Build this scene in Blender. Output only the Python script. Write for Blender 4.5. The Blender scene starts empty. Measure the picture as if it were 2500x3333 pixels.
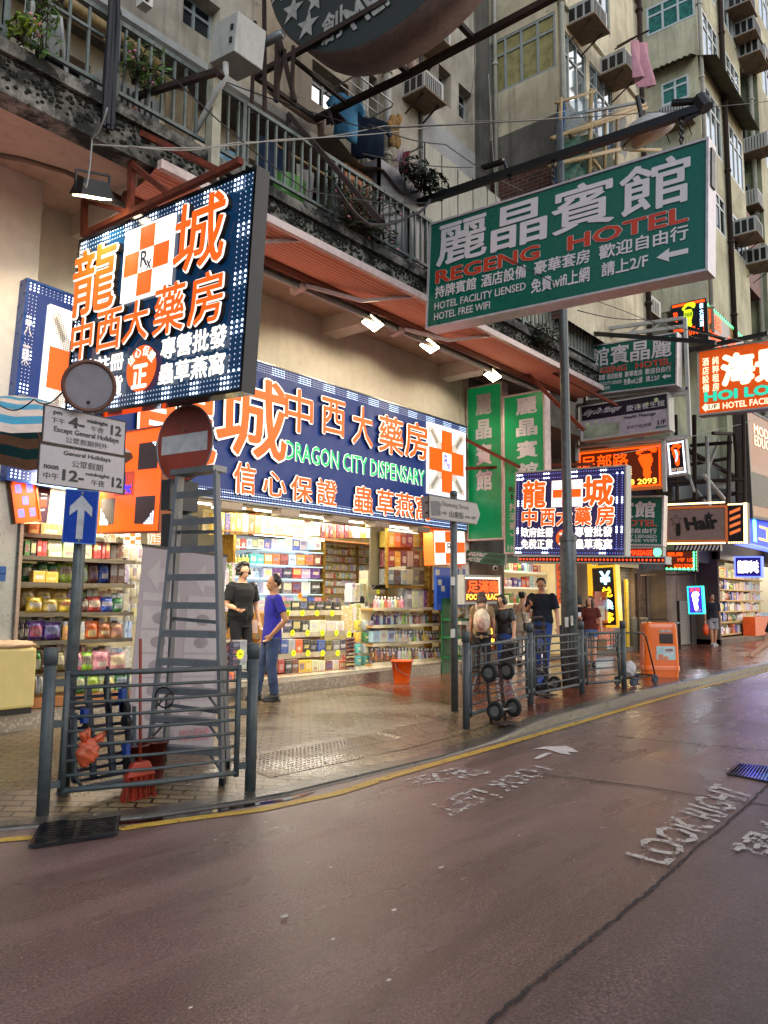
import bpy, bmesh, math, random
from mathutils import Vector as V, Matrix
random.seed(7)
R_ = math.radians
S = bpy.context.scene
C = S.collection
# ------------------------------------------------------------------ camera
PITCH, ROLL, YAW, FPX = R_(6.4), R_(0.4), R_(39.21), 2560.0
CAM = V((0, 0, 1.55))
_f = V((math.cos(YAW)*math.cos(PITCH), math.sin(YAW)*math.cos(PITCH), math.sin(PITCH)))
_r = V((math.sin(YAW), -math.cos(YAW), 0)); _u = _r.cross(_f)
_r, _u = _r*math.cos(ROLL)+_u*math.sin(ROLL), _u*math.cos(ROLL)-_r*math.sin(ROLL)
cd = bpy.data.cameras.new('camera'); cam = bpy.data.objects.new('camera', cd); C.objects.link(cam)
cd.sensor_fit = 'HORIZONTAL'; cd.sensor_width = 36; cd.lens = 36*FPX/2500; cd.clip_start = .05; cd.clip_end = 400
cam.matrix_world = Matrix(((_r.x, _u.x, -_f.x, CAM.x), (_r.y, _u.y, -_f.y, CAM.y), (_r.z, _u.z, -_f.z, CAM.z), (0, 0, 0, 1)))
S.camera = cam
# ------------------------------------------------------------------ world, sun, exposure
w = bpy.data.worlds.new('World'); S.world = w; w.use_nodes = True
nt = w.node_tree; bg = nt.nodes['Background']
sky = nt.nodes.new('ShaderNodeTexSky'); sky.sky_type = 'NISHITA'; sky.sun_disc = False
sky.sun_elevation = R_(28); sky.sun_rotation = R_(130); sky.air_density = 1.0; sky.dust_density = 1.5
nt.links.new(sky.outputs[0], bg.inputs[0]); bg.inputs[1].default_value = 0.125
sd = bpy.data.lights.new('sun', 'SUN'); sun = bpy.data.objects.new('sun', sd); C.objects.link(sun)
sd.energy = 1.1; sd.angle = R_(40); sd.color = (1, .97, .92)
sun.rotation_euler = (R_(62), 0, R_(-40))
S.view_settings.view_transform = 'Standard'; S.view_settings.look = 'None'; S.view_settings.gamma = 1
S.view_settings.exposure = 0.6
S.cycles.use_denoising = True; S.cycles.denoiser = 'OPENIMAGEDENOISE'
S.cycles.max_bounces = 6; S.cycles.diffuse_bounces = 3; S.cycles.glossy_bounces = 3; S.cycles.transmission_bounces = 4
S.cycles.transparent_max_bounces = 8; S.cycles.sample_clamp_indirect = 4.0; S.cycles.caustics_reflective = False
# ------------------------------------------------------------------ turning photo pixels into points of the place
def ray(x, y): return (_f*FPX + _r*(x-1250) - _u*(y-1666.5)).normalized()
def oZ(x, y, z=0): d = ray(x, y); return CAM + d*((z-CAM.z)/d.z)
def oY(x, y, Y): d = ray(x, y); return CAM + d*(Y/d.y)
def oX(x, y, X): d = ray(x, y); return CAM + d*(X/d.x)
def oD(x, y, D): d = ray(x, y); return CAM + d*(D/d.dot(_f))
# ------------------------------------------------------------------ mesh builder
class MB:
    def __init__(s): s.v = []; s.f = []
    def add(s, vs, fs):
        o = len(s.v); s.v += [tuple(p) for p in vs]; s.f += [tuple(i+o for i in f) for f in fs]; return s
    def hexa(s, p):  # 8 points: bottom loop 0-3, top loop 4-7
        return s.add(p, [(3,2,1,0),(4,5,6,7),(0,1,5,4),(1,2,6,5),(2,3,7,6),(3,0,4,7)])
    def box(s, a, b):
        x0,y0,z0 = a; x1,y1,z1 = b
        x0,x1 = min(x0,x1),max(x0,x1); y0,y1 = min(y0,y1),max(y0,y1); z0,z1 = min(z0,z1),max(z0,z1)
        return s.hexa([(x0,y0,z0),(x1,y0,z0),(x1,y1,z0),(x0,y1,z0),(x0,y0,z1),(x1,y0,z1),(x1,y1,z1),(x0,y1,z1)])
    def obox(s, c, ax, ay, az):  # centre and three half-axis vectors
        c = V(c); ax, ay, az = V(ax), V(ay), V(az)
        return s.hexa([c-ax-ay-az,c+ax-ay-az,c+ax+ay-az,c-ax+ay-az,c-ax-ay+az,c+ax-ay+az,c+ax+ay+az,c-ax+ay+az])
    def bar(s, a, b, w, h=None, up=(0,0,1)):
        a, b = V(a), V(b); d = b-a; L = d.length
        if L < 1e-6: return s
        d /= L; up = V(up)
        if abs(d.dot(up)) > .98: up = V((1,0,0))
        sx = d.cross(up).normalized(); sy = sx.cross(d)
        return s.obox((a+b)/2, sx*w/2, d*L/2, sy*(h or w)/2)
    def tube(s, pts, r, n=8, cap=True, sq=None):
        pts = [V(p) for p in pts]; m = len(pts)
        rs = r if isinstance(r, (list, tuple)) else [r]*m
        ref = None; vs = []
        for i, p in enumerate(pts):
            d = (pts[min(i+1,m-1)]-pts[max(i-1,0)])
            d = d.normalized() if d.length > 1e-9 else V((0,0,1))
            if ref is None:
                ref = V((0,0,1)) if abs(d.z) < .9 else V((1,0,0))
            a = (ref - d*ref.dot(d)); a = a.normalized() if a.length > 1e-6 else d.orthogonal().normalized()
            ref = a; b = d.cross(a)
            ri = rs[i]; ra, rb = ri if isinstance(ri, (tuple, list)) else (ri, ri)
            for k in range(n):
                t = 2*math.pi*k/n; vs.append(p + a*math.cos(t)*ra + b*math.sin(t)*rb)
        fs = [(i*n+k, i*n+(k+1)%n, (i+1)*n+(k+1)%n, (i+1)*n+k) for i in range(m-1) for k in range(n)]
        if cap: fs += [tuple(range(n-1,-1,-1)), tuple((m-1)*n+k for k in range(n))]
        return s.add(vs, fs)
    def lathe(s, c, prof, n=16, axis=(0,0,1), cap=True):  # prof: (radius, height)
        c = V(c); ax = V(axis).normalized(); a = ax.orthogonal().normalized(); b = ax.cross(a); vs = []
        for r, h in prof:
            for k in range(n):
                t = 2*math.pi*k/n; vs.append(c + ax*h + (a*math.cos(t)+b*math.sin(t))*r)
        m = len(prof)
        fs = [(i*n+k, i*n+(k+1)%n, (i+1)*n+(k+1)%n, (i+1)*n+k) for i in range(m-1) for k in range(n)]
        if cap: fs += [tuple(range(n-1,-1,-1)), tuple((m-1)*n+k for k in range(n))]
        return s.add(vs, fs)
    def ell(s, c, r, n=12, m=8, rot=None):
        c = V(c); vs = []; fs = []
        for i in range(m+1):
            t = math.pi*i/m
            for k in range(n):
                p = 2*math.pi*k/n
                q = V((r[0]*math.sin(t)*math.cos(p), r[1]*math.sin(t)*math.sin(p), r[2]*math.cos(t)))
                vs.append(c + (rot @ q if rot else q))
        for i in range(m):
            for k in range(n): fs.append((i*n+k, (i+1)*n+k, (i+1)*n+(k+1)%n, i*n+(k+1)%n))
        return s.add(vs, fs)
    def prism(s, poly, d):  # polygon of points, thickness vector
        d = V(d); n = len(poly); a = [V(p) for p in poly]
        return s.add(a + [p+d for p in a], [tuple(range(n-1,-1,-1)), tuple(range(n,2*n))] + [(i,(i+1)%n,n+(i+1)%n,n+i) for i in range(n)])
    def quad(s, a, b, c, d): return s.add([a,b,c,d], [(0,1,2,3)])
    def torus(s, c, R, r, axis=(0,0,1), n=16, m=6):
        c = V(c); ax = V(axis).normalized(); a = ax.orthogonal().normalized(); b = ax.cross(a)
        vs = []; fs = []
        for i in range(n):
            t = 2*math.pi*i/n; e = a*math.cos(t)+b*math.sin(t)
            for k in range(m):
                p = 2*math.pi*k/m; vs.append(c+e*(R+r*math.cos(p))+ax*r*math.sin(p))
        for i in range(n):
            for k in range(m): fs.append((i*m+k, ((i+1)%n)*m+k, ((i+1)%n)*m+(k+1)%m, i*m+(k+1)%m))
        return s.add(vs, fs)
    def mesh(s, name, off=V((0,0,0)), smooth=False):
        me = bpy.data.meshes.new(name)
        me.from_pydata([(p[0]-off.x, p[1]-off.y, p[2]-off.z) for p in s.v], [], s.f)
        bm = bmesh.new(); bm.from_mesh(me); bmesh.ops.recalc_face_normals(bm, faces=bm.faces[:]); bm.to_mesh(me); bm.free()
        if smooth: me.polygons.foreach_set('use_smooth', [True]*len(me.polygons))
        me.update(); return me
def wloc(o):
    p = V((0,0,0))
    while o: p += o.location; o = o.parent
    return p
def P(name, mb, m, parent=None, smooth=False, label=None, bev=0):
    """one mesh object; a child keeps world coordinates by being built relative to its (unrotated) parents"""
    off = wloc(parent) if parent else V((0,0,0))
    if parent is None and mb.v:
        xs = [p[0] for p in mb.v]; ys = [p[1] for p in mb.v]
        off = V(((min(xs)+max(xs))/2, (min(ys)+max(ys))/2, min(p[2] for p in mb.v)))
    o = bpy.data.objects.new(name, mb.mesh(name, off, smooth)); C.objects.link(o)
    if parent: o.parent = parent
    else: o.location = off
    o.data.materials.append(m)
    if bev:
        b = o.modifiers.new('bevel', 'BEVEL'); b.width = bev; b.segments = 2; b.limit_method = 'ANGLE'
    if label: o['label'] = label
    return o
def tag(o, label, cat, group=None, kind=None):
    if label: o['label'] = label
    if cat: o['category'] = cat
    if group: o['group'] = group
    if kind: o['kind'] = kind
    return o
def T(name, label, cat, loc, group=None):
    o = bpy.data.objects.new(name, None); C.objects.link(o); o.location = V(loc); o.empty_display_size = .1
    return tag(o, label, cat, group)
def struct(name, mb, m, smooth=False):
    o = P(name, mb, m, None, smooth); o['kind'] = 'structure'; return o
def dup(root, loc, label=None, rotz=0, group=None):
    r = root.copy(); C.objects.link(r); r.location = V(loc); r.rotation_euler = (0,0,rotz)
    if label: r['label'] = label
    if group: r['group'] = group
    for ch in list(root.children):
        c = ch.copy(); C.objects.link(c); c.parent = r
        for g in list(ch.children):
            d = g.copy(); C.objects.link(d); d.parent = c
    return r
# ------------------------------------------------------------------ materials
def hx(h):
    h = h.lstrip('#'); f = lambda c: c/12.92 if c <= .04045 else ((c+.055)/1.055)**2.4
    return tuple(f(int(h[i:i+2],16)/255) for i in (0,2,4))
def _new(name):
    m = bpy.data.materials.new(name); m.use_nodes = True
    return m, m.node_tree, m.node_tree.nodes['Principled BSDF']
def nd(nt, typ, **k):
    n = nt.nodes.new(typ)
    for a, v in k.items():
        if a.startswith('i_'): n.inputs[a[2:].replace('_',' ')].default_value = v
        else: setattr(n, a, v)
    return n
def coords(nt, world=False):
    if world: return nt.nodes.new('ShaderNodeNewGeometry').outputs['Position']
    return nt.nodes.new('ShaderNodeTexCoord').outputs['Object']
def mapv(nt, src, scale=(1,1,1), rot=(0,0,0)):
    m = nd(nt, 'ShaderNodeMapping'); m.inputs['Scale'].default_value = scale; m.inputs['Rotation'].default_value = rot
    nt.links.new(src, m.inputs[0]); return m.outputs[0]
def noise(nt, src, scale, detail=4, rough=.55, dist=0):
    n = nd(nt, 'ShaderNodeTexNoise', i_Scale=scale, i_Detail=detail, i_Roughness=rough, i_Distortion=dist)
    nt.links.new(src, n.inputs['Vector']); return n.outputs['Fac']
def ramp(nt, src, stops):
    r = nd(nt, 'ShaderNodeValToRGB'); e = r.color_ramp.elements
    while len(e) < len(stops): e.new(.5)
    for i, (p, c) in enumerate(stops):
        e[i].position = p; e[i].color = (*c, 1) if isinstance(c, (tuple, list)) else (c, c, c, 1)
    nt.links.new(src, r.inputs[0]); return r.outputs[0]
def mixc(nt, fac, a, b, mode='MIX'):
    m = nd(nt, 'ShaderNodeMix', data_type='RGBA', blend_type=mode)
    for sock, v in ((m.inputs[0], fac), (m.inputs[6], a), (m.inputs[7], b)):
        if hasattr(v, 'is_output'): nt.links.new(v, sock)
        elif isinstance(v, (int, float)): sock.default_value = v
        else: sock.default_value = (*v, 1)
    return m.outputs[2]
def bump(nt, src, bsdf, strength=.3, dist=.02):
    b = nd(nt, 'ShaderNodeBump', i_Strength=strength, i_Distance=dist)
    nt.links.new(src, b.inputs['Height']); nt.links.new(b.outputs[0], bsdf.inputs['Normal'])
MATS = {}
def M(name, c='#808080', r=.55, m=0, var=.18, sc=9, bp=0, e=None, es=1.0, spec=None, trans=0, dirt=0, coat=0):
    """plain paint / metal / plastic / cloth with uneven tone, roughness and optional grime; e = emitted colour of something lit"""
    if name in MATS: return MATS[name]
    mt, nt, b = _new(name); c = hx(c) if isinstance(c, str) else c
    src = coords(nt)
    n = noise(nt, src, sc, 5, .6)
    lo = tuple(x*(1-var) for x in c); hi = tuple(min(1, x*(1+var)) for x in c)
    col = ramp(nt, n, [(.3, lo), (.7, hi)])
    if dirt:
        g = noise(nt, mapv(nt, src, (5,5,.9)), 3, 6, .65)
        col = mixc(nt, ramp(nt, g, [(.52, 0.), (.75, dirt)]), col, (.02,.018,.015))
    nt.links.new(col, b.inputs['Base Color'])
    nt.links.new(ramp(nt, n, [(.25, max(0,r-.08)), (.75, min(1,r+.1))]), b.inputs['Roughness'])
    b.inputs['Metallic'].default_value = m
    if coat: b.inputs['Coat Weight'].default_value = coat
    if trans: b.inputs['Transmission Weight'].default_value = trans
    if bp: bump(nt, noise(nt, src, sc*3, 5, .6), b, bp)
    if e:
        b.inputs['Emission Color'].default_value = (*(hx(e) if isinstance(e, str) else e), 1); b.inputs['Emission Strength'].default_value = es
    MATS[name] = mt; return mt
def plaster(name, base, stain, dark=(.03,.03,.028), amt=.55, moss=0):
    """old rendered wall: blotches, vertical rain streaks, worn-off patches"""
    mt, nt, b = _new(name); p = coords(nt, True)
    big = noise(nt, p, .55, 6, .62, .4); fine = noise(nt, p, 7, 6, .65)
    strk = noise(nt, mapv(nt, p, (4.5,4.5,.28)), 1.6, 6, .6)
    col = mixc(nt, ramp(nt, big, [(.40, 0.), (.60, 1.)]), base, stain)
    col = mixc(nt, ramp(nt, strk, [(.5, 0.), (.78, amt)]), col, tuple(x*.35 for x in stain))
    spots = noise(nt, p, 2.3, 8, .72, .6)
    col = mixc(nt, ramp(nt, spots, [(.60, 0.), (.68, amt*.9)]), col, dark)
    col = mixc(nt, ramp(nt, fine, [(.35, .22), (.62, 0.)]), col, tuple(x*.6 for x in base))
    if moss:
        mm = noise(nt, p, 3.5, 9, .75, .3)
        col = mixc(nt, ramp(nt, mm, [(.43, moss), (.58, 0.)]), col, (.006,.008,.006))
    nt.links.new(col, b.inputs['Base Color']); b.inputs['Roughness'].default_value = .88
    bump(nt, fine, b, .35, .02); return mt
W_B1 = plaster('cream_plaster', hx('#c4bbaa'), hx('#8f8676'), amt=.75)
W_B2 = plaster('pale_cream_plaster', hx('#d2c9ae'), hx('#a59b84'), amt=.65)
W_B3 = plaster('olive_cream_plaster', hx('#cbc6a8'), hx('#a09a80'), amt=.6)
W_B4 = plaster('grey_green_plaster', hx('#94977a'), hx('#6d7460'), amt=.5)
W_WHITE = plaster('white_washed_plaster', hx('#b4b3ae'), hx('#9b9a94'), amt=.25)
W_SHOP = plaster('painted_shop_wall', hx('#ece4d8'), hx('#dfd4c6'), amt=.12)
W_SOFF = plaster('soffit_plaster', hx('#d0b6a4'), hx('#b99c8a'), amt=.35)
W_MOSS = plaster('mossy_concrete', hx('#8b8880'), hx('#5c5a54'), amt=.8, moss=1.0)
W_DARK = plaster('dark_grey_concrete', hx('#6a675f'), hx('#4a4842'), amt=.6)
def brickmat():
    mt, nt, b = _new('old_brickwork'); p = coords(nt, True)
    s = nd(nt, 'ShaderNodeSeparateXYZ'); nt.links.new(p, s.inputs[0])
    cb = nd(nt, 'ShaderNodeCombineXYZ'); nt.links.new(s.outputs[1], cb.inputs[0]); nt.links.new(s.outputs[2], cb.inputs[1])
    t = nd(nt, 'ShaderNodeTexBrick'); nt.links.new(cb.outputs[0], t.inputs[0])
    t.inputs['Color1'].default_value = (*hx('#5d3428'),1); t.inputs['Color2'].default_value = (*hx('#432820'),1); t.inputs['Mortar'].default_value = (*hx('#6d6257'),1)
    t.inputs['Scale'].default_value = 1; t.inputs['Brick Width'].default_value = .23; t.inputs['Row Height'].default_value = .085; t.inputs['Mortar Size'].default_value = .008
    col = mixc(nt, ramp(nt, noise(nt, p, 3, 6), [(.4,0.),(.7,.6)]), t.outputs[0], hx('#2c2622'))
    nt.links.new(col, b.inputs['Base Color']); b.inputs['Roughness'].default_value = .9
    bump(nt, t.outputs['Fac'], b, -.5, .02); return mt
W_BRICK = brickmat()
def roadmat(name, c1, c2, wet=.5):
    mt, nt, b = _new(name); p = coords(nt, True)
    big = noise(nt, p, .5, 5, .6, .5); lane = noise(nt, mapv(nt, p, (.12,1.6,1), (0,0,R_(3))), 1.3, 5, .6); fine = noise(nt, p, 70, 4, .8); mid = noise(nt, p, 9, 6, .7)
    col = mixc(nt, ramp(nt, big, [(.35,0.),(.65,1.)]), c1, c2)
    col = mixc(nt, ramp(nt, mid, [(.3,.6),(.6,0.)]), col, tuple(x*.45 for x in c1))
    col = mixc(nt, ramp(nt, fine, [(.45,.0),(.7,.8)]), col, tuple(min(1,x*3.2) for x in c2))
    col = mixc(nt, ramp(nt, lane, [(.42,.55),(.6,0.)]), col, tuple(x*.5 for x in c1))
    sp = nd(nt, 'ShaderNodeTexVoronoi', i_Scale=3.2); nt.links.new(p, sp.inputs['Vector'])
    col = mixc(nt, ramp(nt, sp.outputs['Distance'], [(.02,.75),(.055,0.)]), col, (.02,.018,.018))
    nt.links.new(col, b.inputs['Base Color'])
    mx = nd(nt, 'ShaderNodeMath', operation='ADD'); nt.links.new(big, mx.inputs[0]); nt.links.new(lane, mx.inputs[1])
    mh = nd(nt, 'ShaderNodeMath', operation='MULTIPLY'); nt.links.new(mx.outputs[0], mh.inputs[0]); mh.inputs[1].default_value = .5
    rr = ramp(nt, mh.outputs[0], [(.38, .52-.33*wet), (.62, .70-.24*wet)])
    nt.links.new(rr, b.inputs['Roughness']); b.inputs['Specular IOR Level'].default_value = .62
    ad = nd(nt, 'ShaderNodeMath', operation='ADD'); nt.links.new(fine, ad.inputs[0]); nt.links.new(mid, ad.inputs[1])
    bump(nt, ad.outputs[0], b, .4, .007); return mt
ROAD = roadmat('wet_asphalt', hx('#574440'), hx('#69534d'), 1.1)
ROAD2 = roadmat('rough_dark_asphalt', hx('#4c3c39'), hx('#594742'), .8)
PUDDLE = M('standing_water', '#0d0d0f', r=.03, var=0, spec=1)
def pavemat(name, c1, c2, mort, bw=.2, rh=.1, rot=45, r0=.15, r1=.55):
    mt, nt, b = _new(name); p = coords(nt, True)
    t = nd(nt, 'ShaderNodeTexBrick'); nt.links.new(mapv(nt, p, (1,1,1), (0,0,R_(rot))), t.inputs[0])
    t.inputs['Color1'].default_value = (*c1,1); t.inputs['Color2'].default_value = (*c2,1); t.inputs['Mortar'].default_value = (*mort,1)
    t.inputs['Scale'].default_value = 1; t.inputs['Brick Width'].default_value = bw; t.inputs['Row Height'].default_value = rh
    t.inputs['Mortar Size'].default_value = .011; t.inputs['Mortar Smooth'].default_value = .1; t.inputs['Bias'].default_value = -.1
    big = noise(nt, p, .9, 6, .65, .4); mid = noise(nt, p, 11, 6, .7)
    col = mixc(nt, ramp(nt, big, [(.38,.55),(.62,0.)]), t.outputs[0], tuple(x*.4 for x in c2))
    col = mixc(nt, ramp(nt, mid, [(.35,.4),(.6,0.)]), col, tuple(x*.4 for x in c1))
    nt.links.new(col, b.inputs['Base Color'])
    nt.links.new(ramp(nt, big, [(.36,r0),(.66,r1)]), b.inputs['Roughness']); b.inputs['Specular IOR Level'].default_value = .6
    inv = nd(nt, 'ShaderNodeMath', operation='MULTIPLY_ADD'); nt.links.new(t.outputs['Fac'], inv.inputs[0]); inv.inputs[1].default_value = -2.2; nt.links.new(mid, inv.inputs[2])
    bump(nt, inv.outputs[0], b, .4, .008); return mt
PAVE_B = pavemat('wet_buff_pavers', hx('#806d4c'), hx('#65553b'), hx('#0c0906'), r0=.2, r1=.5)
PAVE_R = pavemat('wet_red_pavers', hx('#8e5238'), hx('#6d3c2a'), hx('#160c08'), r0=.07, r1=.34)
PAVE_Y = pavemat('tactile_buff', hx('#806a4c'), hx('#6b583e'), hx('#2c251b'), bw=.4, rh=.4, rot=3, r0=.18)
KERB = M('kerb_stone', '#48443d', r=.3, var=.3, sc=5, bp=.3, dirt=.6)
STEEL = M('galvanised_dark_steel', '#3f4648', r=.55, m=.12, var=.3, sc=14, dirt=.35)
POLE = M('weathered_pole_paint', '#565b5c', r=.45, m=.4, var=.3, sc=10, dirt=.5)
ALU = M('aluminium', '#8a8c8e', r=.36, m=.85, var=.15, sc=20)
RUST = M('rusty_steel', '#6a2c18', r=.85, m=.15, var=.5, sc=12, bp=.4, dirt=.5)
DRUST = M('dark_rusty_steel', '#33251f', r=.8, m=.2, var=.5, sc=12, bp=.3, dirt=.4)
BLACK = M('black_paint', '#121214', r=.45, var=.3)
RUBBER = M('black_rubber', '#0c0c0d', r=.7, var=.2)
WHITE = M('white_paint', '#c9c7c2', r=.5, var=.06, dirt=.25)
GREYP = M('pale_grey_paint', '#a9aaa6', r=.5, var=.1, dirt=.3)
RAILP = M('pale_green_grey_railing', '#67706c', r=.6, m=.1, var=.3, dirt=.85)
WOOD = M('shelf_wood', '#9a6234', r=.4, var=.3, sc=6)
BAMBOO = M('bamboo', '#a08a62', r=.6, var=.3, sc=15)
GLASSD = M('dark_window_glass', '#10181c', r=.08, var=.5, sc=.6)
GLASSB = M('sky_lit_window_glass', '#b9c6ca', r=.05, m=.85, var=.3, sc=.5)
GLASSG = M('green_curtained_glass', '#2f6a5c', r=.12, var=.55, sc=7)
GLASSY = M('frosted_louvre_glass', '#8b8458', r=.3, var=.35, sc=5)
WFRAME = M('window_frame_paint', '#8d9696', r=.5, var=.15, dirt=.4)
WFRAMEW = M('white_window_frame', '#c2c8c6', r=.45, var=.08, dirt=.3)
WIREM = M('black_cable', '#15151a', r=.6, var=.1)
WIREL = M('pale_cable', '#8d8b84', r=.6, var=.2)
def glassm(name, tint=(1,1,1), a=.12, r=.02):
    mt, nt, b = _new(name); tr = nd(nt, 'ShaderNodeBsdfTransparent'); tr.inputs[0].default_value = (*tint,1)
    gl = nd(nt, 'ShaderNodeBsdfGlossy'); gl.inputs['Roughness'].default_value = r
    mx = nd(nt, 'ShaderNodeMixShader'); mx.inputs[0].default_value = a
    nt.links.new(tr.outputs[0], mx.inputs[1]); nt.links.new(gl.outputs[0], mx.inputs[2])
    nt.links.new(mx.outputs[0], nt.nodes['Material Output'].inputs[0]); return mt
CLEAR = glassm('clear_glass', (.93,.96,.95), .1)
def worn(name, c, thr, sc=9):
    """road paint worn through to the asphalt"""
    mt, nt, b = _new(name); p = coords(nt, True)
    n = noise(nt, p, sc, 8, .75, .1); n2 = noise(nt, p, 40, 4, .6)
    nt.links.new(mixc(nt, ramp(nt, n2, [(.3,0.),(.7,1.)]), tuple(x*.6 for x in c), c), b.inputs['Base Color']); b.inputs['Roughness'].default_value = .55
    nt.links.new(ramp(nt, n, [(thr-.02,0.),(thr+.02,1.)]), b.inputs['Alpha']); return mt
# emitted sign colours
def E(name, c, s=1.0, base=None):
    c = hx(c) if isinstance(c, str) else c
    return M(name, base or tuple(x*.6 for x in c), r=.5, var=.08, e=c, es=s)
E_OR = E('lit_orange_letter', '#ff6010', .60)
E_WH = E('lit_white_letter', '#fff6ea', .95)
E_LED = E('white_led', '#dfeaff', 2.6)
E_LEDD = E('dim_led', '#c8d4ea', .55)
E_GR = E('lit_green_letter', '#19c06a', .7)
E_BLUE = M('lit_blue_sign_face', '#042258', r=.5, var=.06, e='#083a90', es=.25)
E_NAVY = M('dark_teal_sign_face', '#0a2c4c', r=.12, var=.06, e='#0b3a5e', es=.25)
E_ORLED = E('orange_led', '#ff4a08', 1.5)
E_TUBE = E('white_tube_light', '#fff4dc', 9.0)
E_FLOOD = E('floodlight_glass', '#ffe9b8', 22.0)
SGREEN = M('green_sign_face', '#0c5c4c', r=.3, var=.05)
SWHITE = M('white_vinyl_letter', '#cfc8cb', r=.4, var=.05)
SRED = M('red_vinyl_letter', '#b83a1e', r=.4, var=.08)
SBLACK = M('black_vinyl_letter', '#17171a', r=.5, var=.1)
# ------------------------------------------------------------------ lettering
_tc = {}
def glyphs(s, off, ext=0):
    k = (s, off, ext)
    if k in _tc: return _tc[k]
    cu = bpy.data.curves.new('lettering', 'FONT'); cu.body = s; cu.size = 1; cu.offset = off; cu.extrude = ext; cu.resolution_u = 2
    o = bpy.data.objects.new('lettering', cu); C.objects.link(o)
    dg = bpy.context.evaluated_depsgraph_get(); dg.update()
    me = bpy.data.meshes.new_from_object(o.evaluated_get(dg))
    vs = [tuple(v.co) for v in me.vertices]; fs = [tuple(p.vertices) for p in me.polygons]
    bpy.data.objects.remove(o); bpy.data.curves.remove(cu); bpy.data.meshes.remove(me)
    _tc[k] = (vs, fs); return _tc[k]
class Panel:
    """a flat sign: O top-left corner, U to the right, W down, N towards the viewer; w x h metres"""
    def __init__(s, O, U, W, w, h, N=None):
        s.O, s.U, s.W, s.w, s.h = V(O), V(U).normalized(), V(W).normalized(), w, h
        s.N = (N or s.W.cross(s.U)).normalized()
    def pt(s, u, v, n=0): return s.O + s.U*(u*s.w) + s.W*(v*s.h) + s.N*n
    def box(s, mb, u0, v0, u1, v1, n0, n1):
        a = [s.pt(u,v,n0) for u,v in ((u0,v0),(u1,v0),(u1,v1),(u0,v1))]; b = [s.pt(u,v,n1) for u,v in ((u0,v0),(u1,v0),(u1,v1),(u0,v1))]
        return mb.hexa(a+b)
    def text(s, mb, t, u0, v0, u1, v1, n=.004, bold=.012, ext=0, grow=0, shear=0, rot=0):
        vs, fs = glyphs(t, 0, ext)
        if not vs: return mb
        x0 = min(p[0] for p in vs)-bold; x1 = max(p[0] for p in vs)+bold; y0 = min(p[1] for p in vs)-bold; y1 = max(p[1] for p in vs)+bold
        R = bold+grow; K = 1 if R < .004 else 8 if R < .045 else 12   # strokes are thickened by laying shifted copies a hair apart
        for k in range(K):
            dx, dy = (R*math.cos(2*math.pi*k/K), R*math.sin(2*math.pi*k/K)) if K > 1 else (0, 0); out = []
            for p in vs:
                a = (p[0]+dx-x0)/max(1e-6,x1-x0); b = (y1-p[1]-dy)/max(1e-6,y1-y0)
                if rot:
                    a, b = a-.5, b-.5; a, b = a*math.cos(rot)-b*math.sin(rot)+.5, a*math.sin(rot)+b*math.cos(rot)+.5
                a += shear*(.5-b)
                out.append(s.pt(u0+(u1-u0)*a, v0+(v1-v0)*b, n+p[2]+k*.00025))
            mb.add(out, fs)
        return mb
    def uv(s, x, y): d = ray(x, y); p = CAM+d*((s.O-CAM).dot(s.N)/d.dot(s.N))-s.O; return p.dot(s.U)/s.w, p.dot(s.W)/s.h
    def tb(s, t, xl, yt, xr, yb, *k): xm, ym = (xl+xr)/2, (yt+yb)/2; return (t, s.uv(xl,ym)[0], s.uv(xm,yt)[1], s.uv(xr,ym)[0], s.uv(xm,yb)[1], *k)
    def dot(s, mb, u, v, r, n=.01, k=6, ry=None):
        c = s.pt(u, v, n); return mb.add([c + s.U*r*math.cos(2*math.pi*i/k) + s.W*(ry or r)*math.sin(2*math.pi*i/k) for i in range(k)], [tuple(range(k))])
    def poly(s, mb, pts, n=.004): return mb.add([s.pt(u,v,n) for u,v in pts], [tuple(range(len(pts)))])
    def frame(s, mb, t, n0, n1):
        tu, tv = t/s.w, t/s.h
        s.box(mb,-tu,-tv,1+tu,0,n0,n1); s.box(mb,-tu,1,1+tu,1+tv,n0,n1); s.box(mb,-tu,0,0,1,n0,n1); s.box(mb,1,0,1+tu,1,n0,n1); return mb
def panel_px(axis, val, TL, TR, BL, BR):
    f = oX if axis == 'X' else oY
    a, b, c, d = f(*TL, val), f(*TR, val), f(*BL, val), f(*BR, val)
    U = ((b-a)+(d-c)).normalized(); N = V((-1,0,0)) if axis == 'X' else V((0,-1,0))
    W = -(N.cross(U)).normalized()
    if W.z > 0: W = -W
    w = ((b-a).length+(d-c).length)/2; h = ((c-a).dot(W)+(d-b).dot(W))/2
    ctr = (a+b+c+d)/4
    return Panel(ctr-U*w/2-W*h/2, U, W, w, h, N)
def leds(p, root, nu, nv, band=2, r=.012, every=5, lit=2, bright=E_LED, dim=E_LEDD, m0=.012, m1=.012):
    """border of LEDs: groups of bright ones among dim ones"""
    A, B = MB(), MB()
    def put(i, j, u, v, along):
        (p.dot(A, u, v, r*.85, .012) if (along//lit) % every < 1 else p.dot(B, u, v, r*.5, .012))
    for b in range(band):
        for i in range(nu):
            u = (i+.5)/nu
            for v in (m1*(1+2*b)+0, 1-m1*(1+2*b)): put(i, b, u, v, i)
        for j in range(band, nv-band):
            v = (j+.5)/nv
            for u in (m0*(1+2*b), 1-m0*(1+2*b)): put(j, b, u, v, j)
    P('led_border', A, bright, root); P('dim_led_border', B, dim, root)
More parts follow.
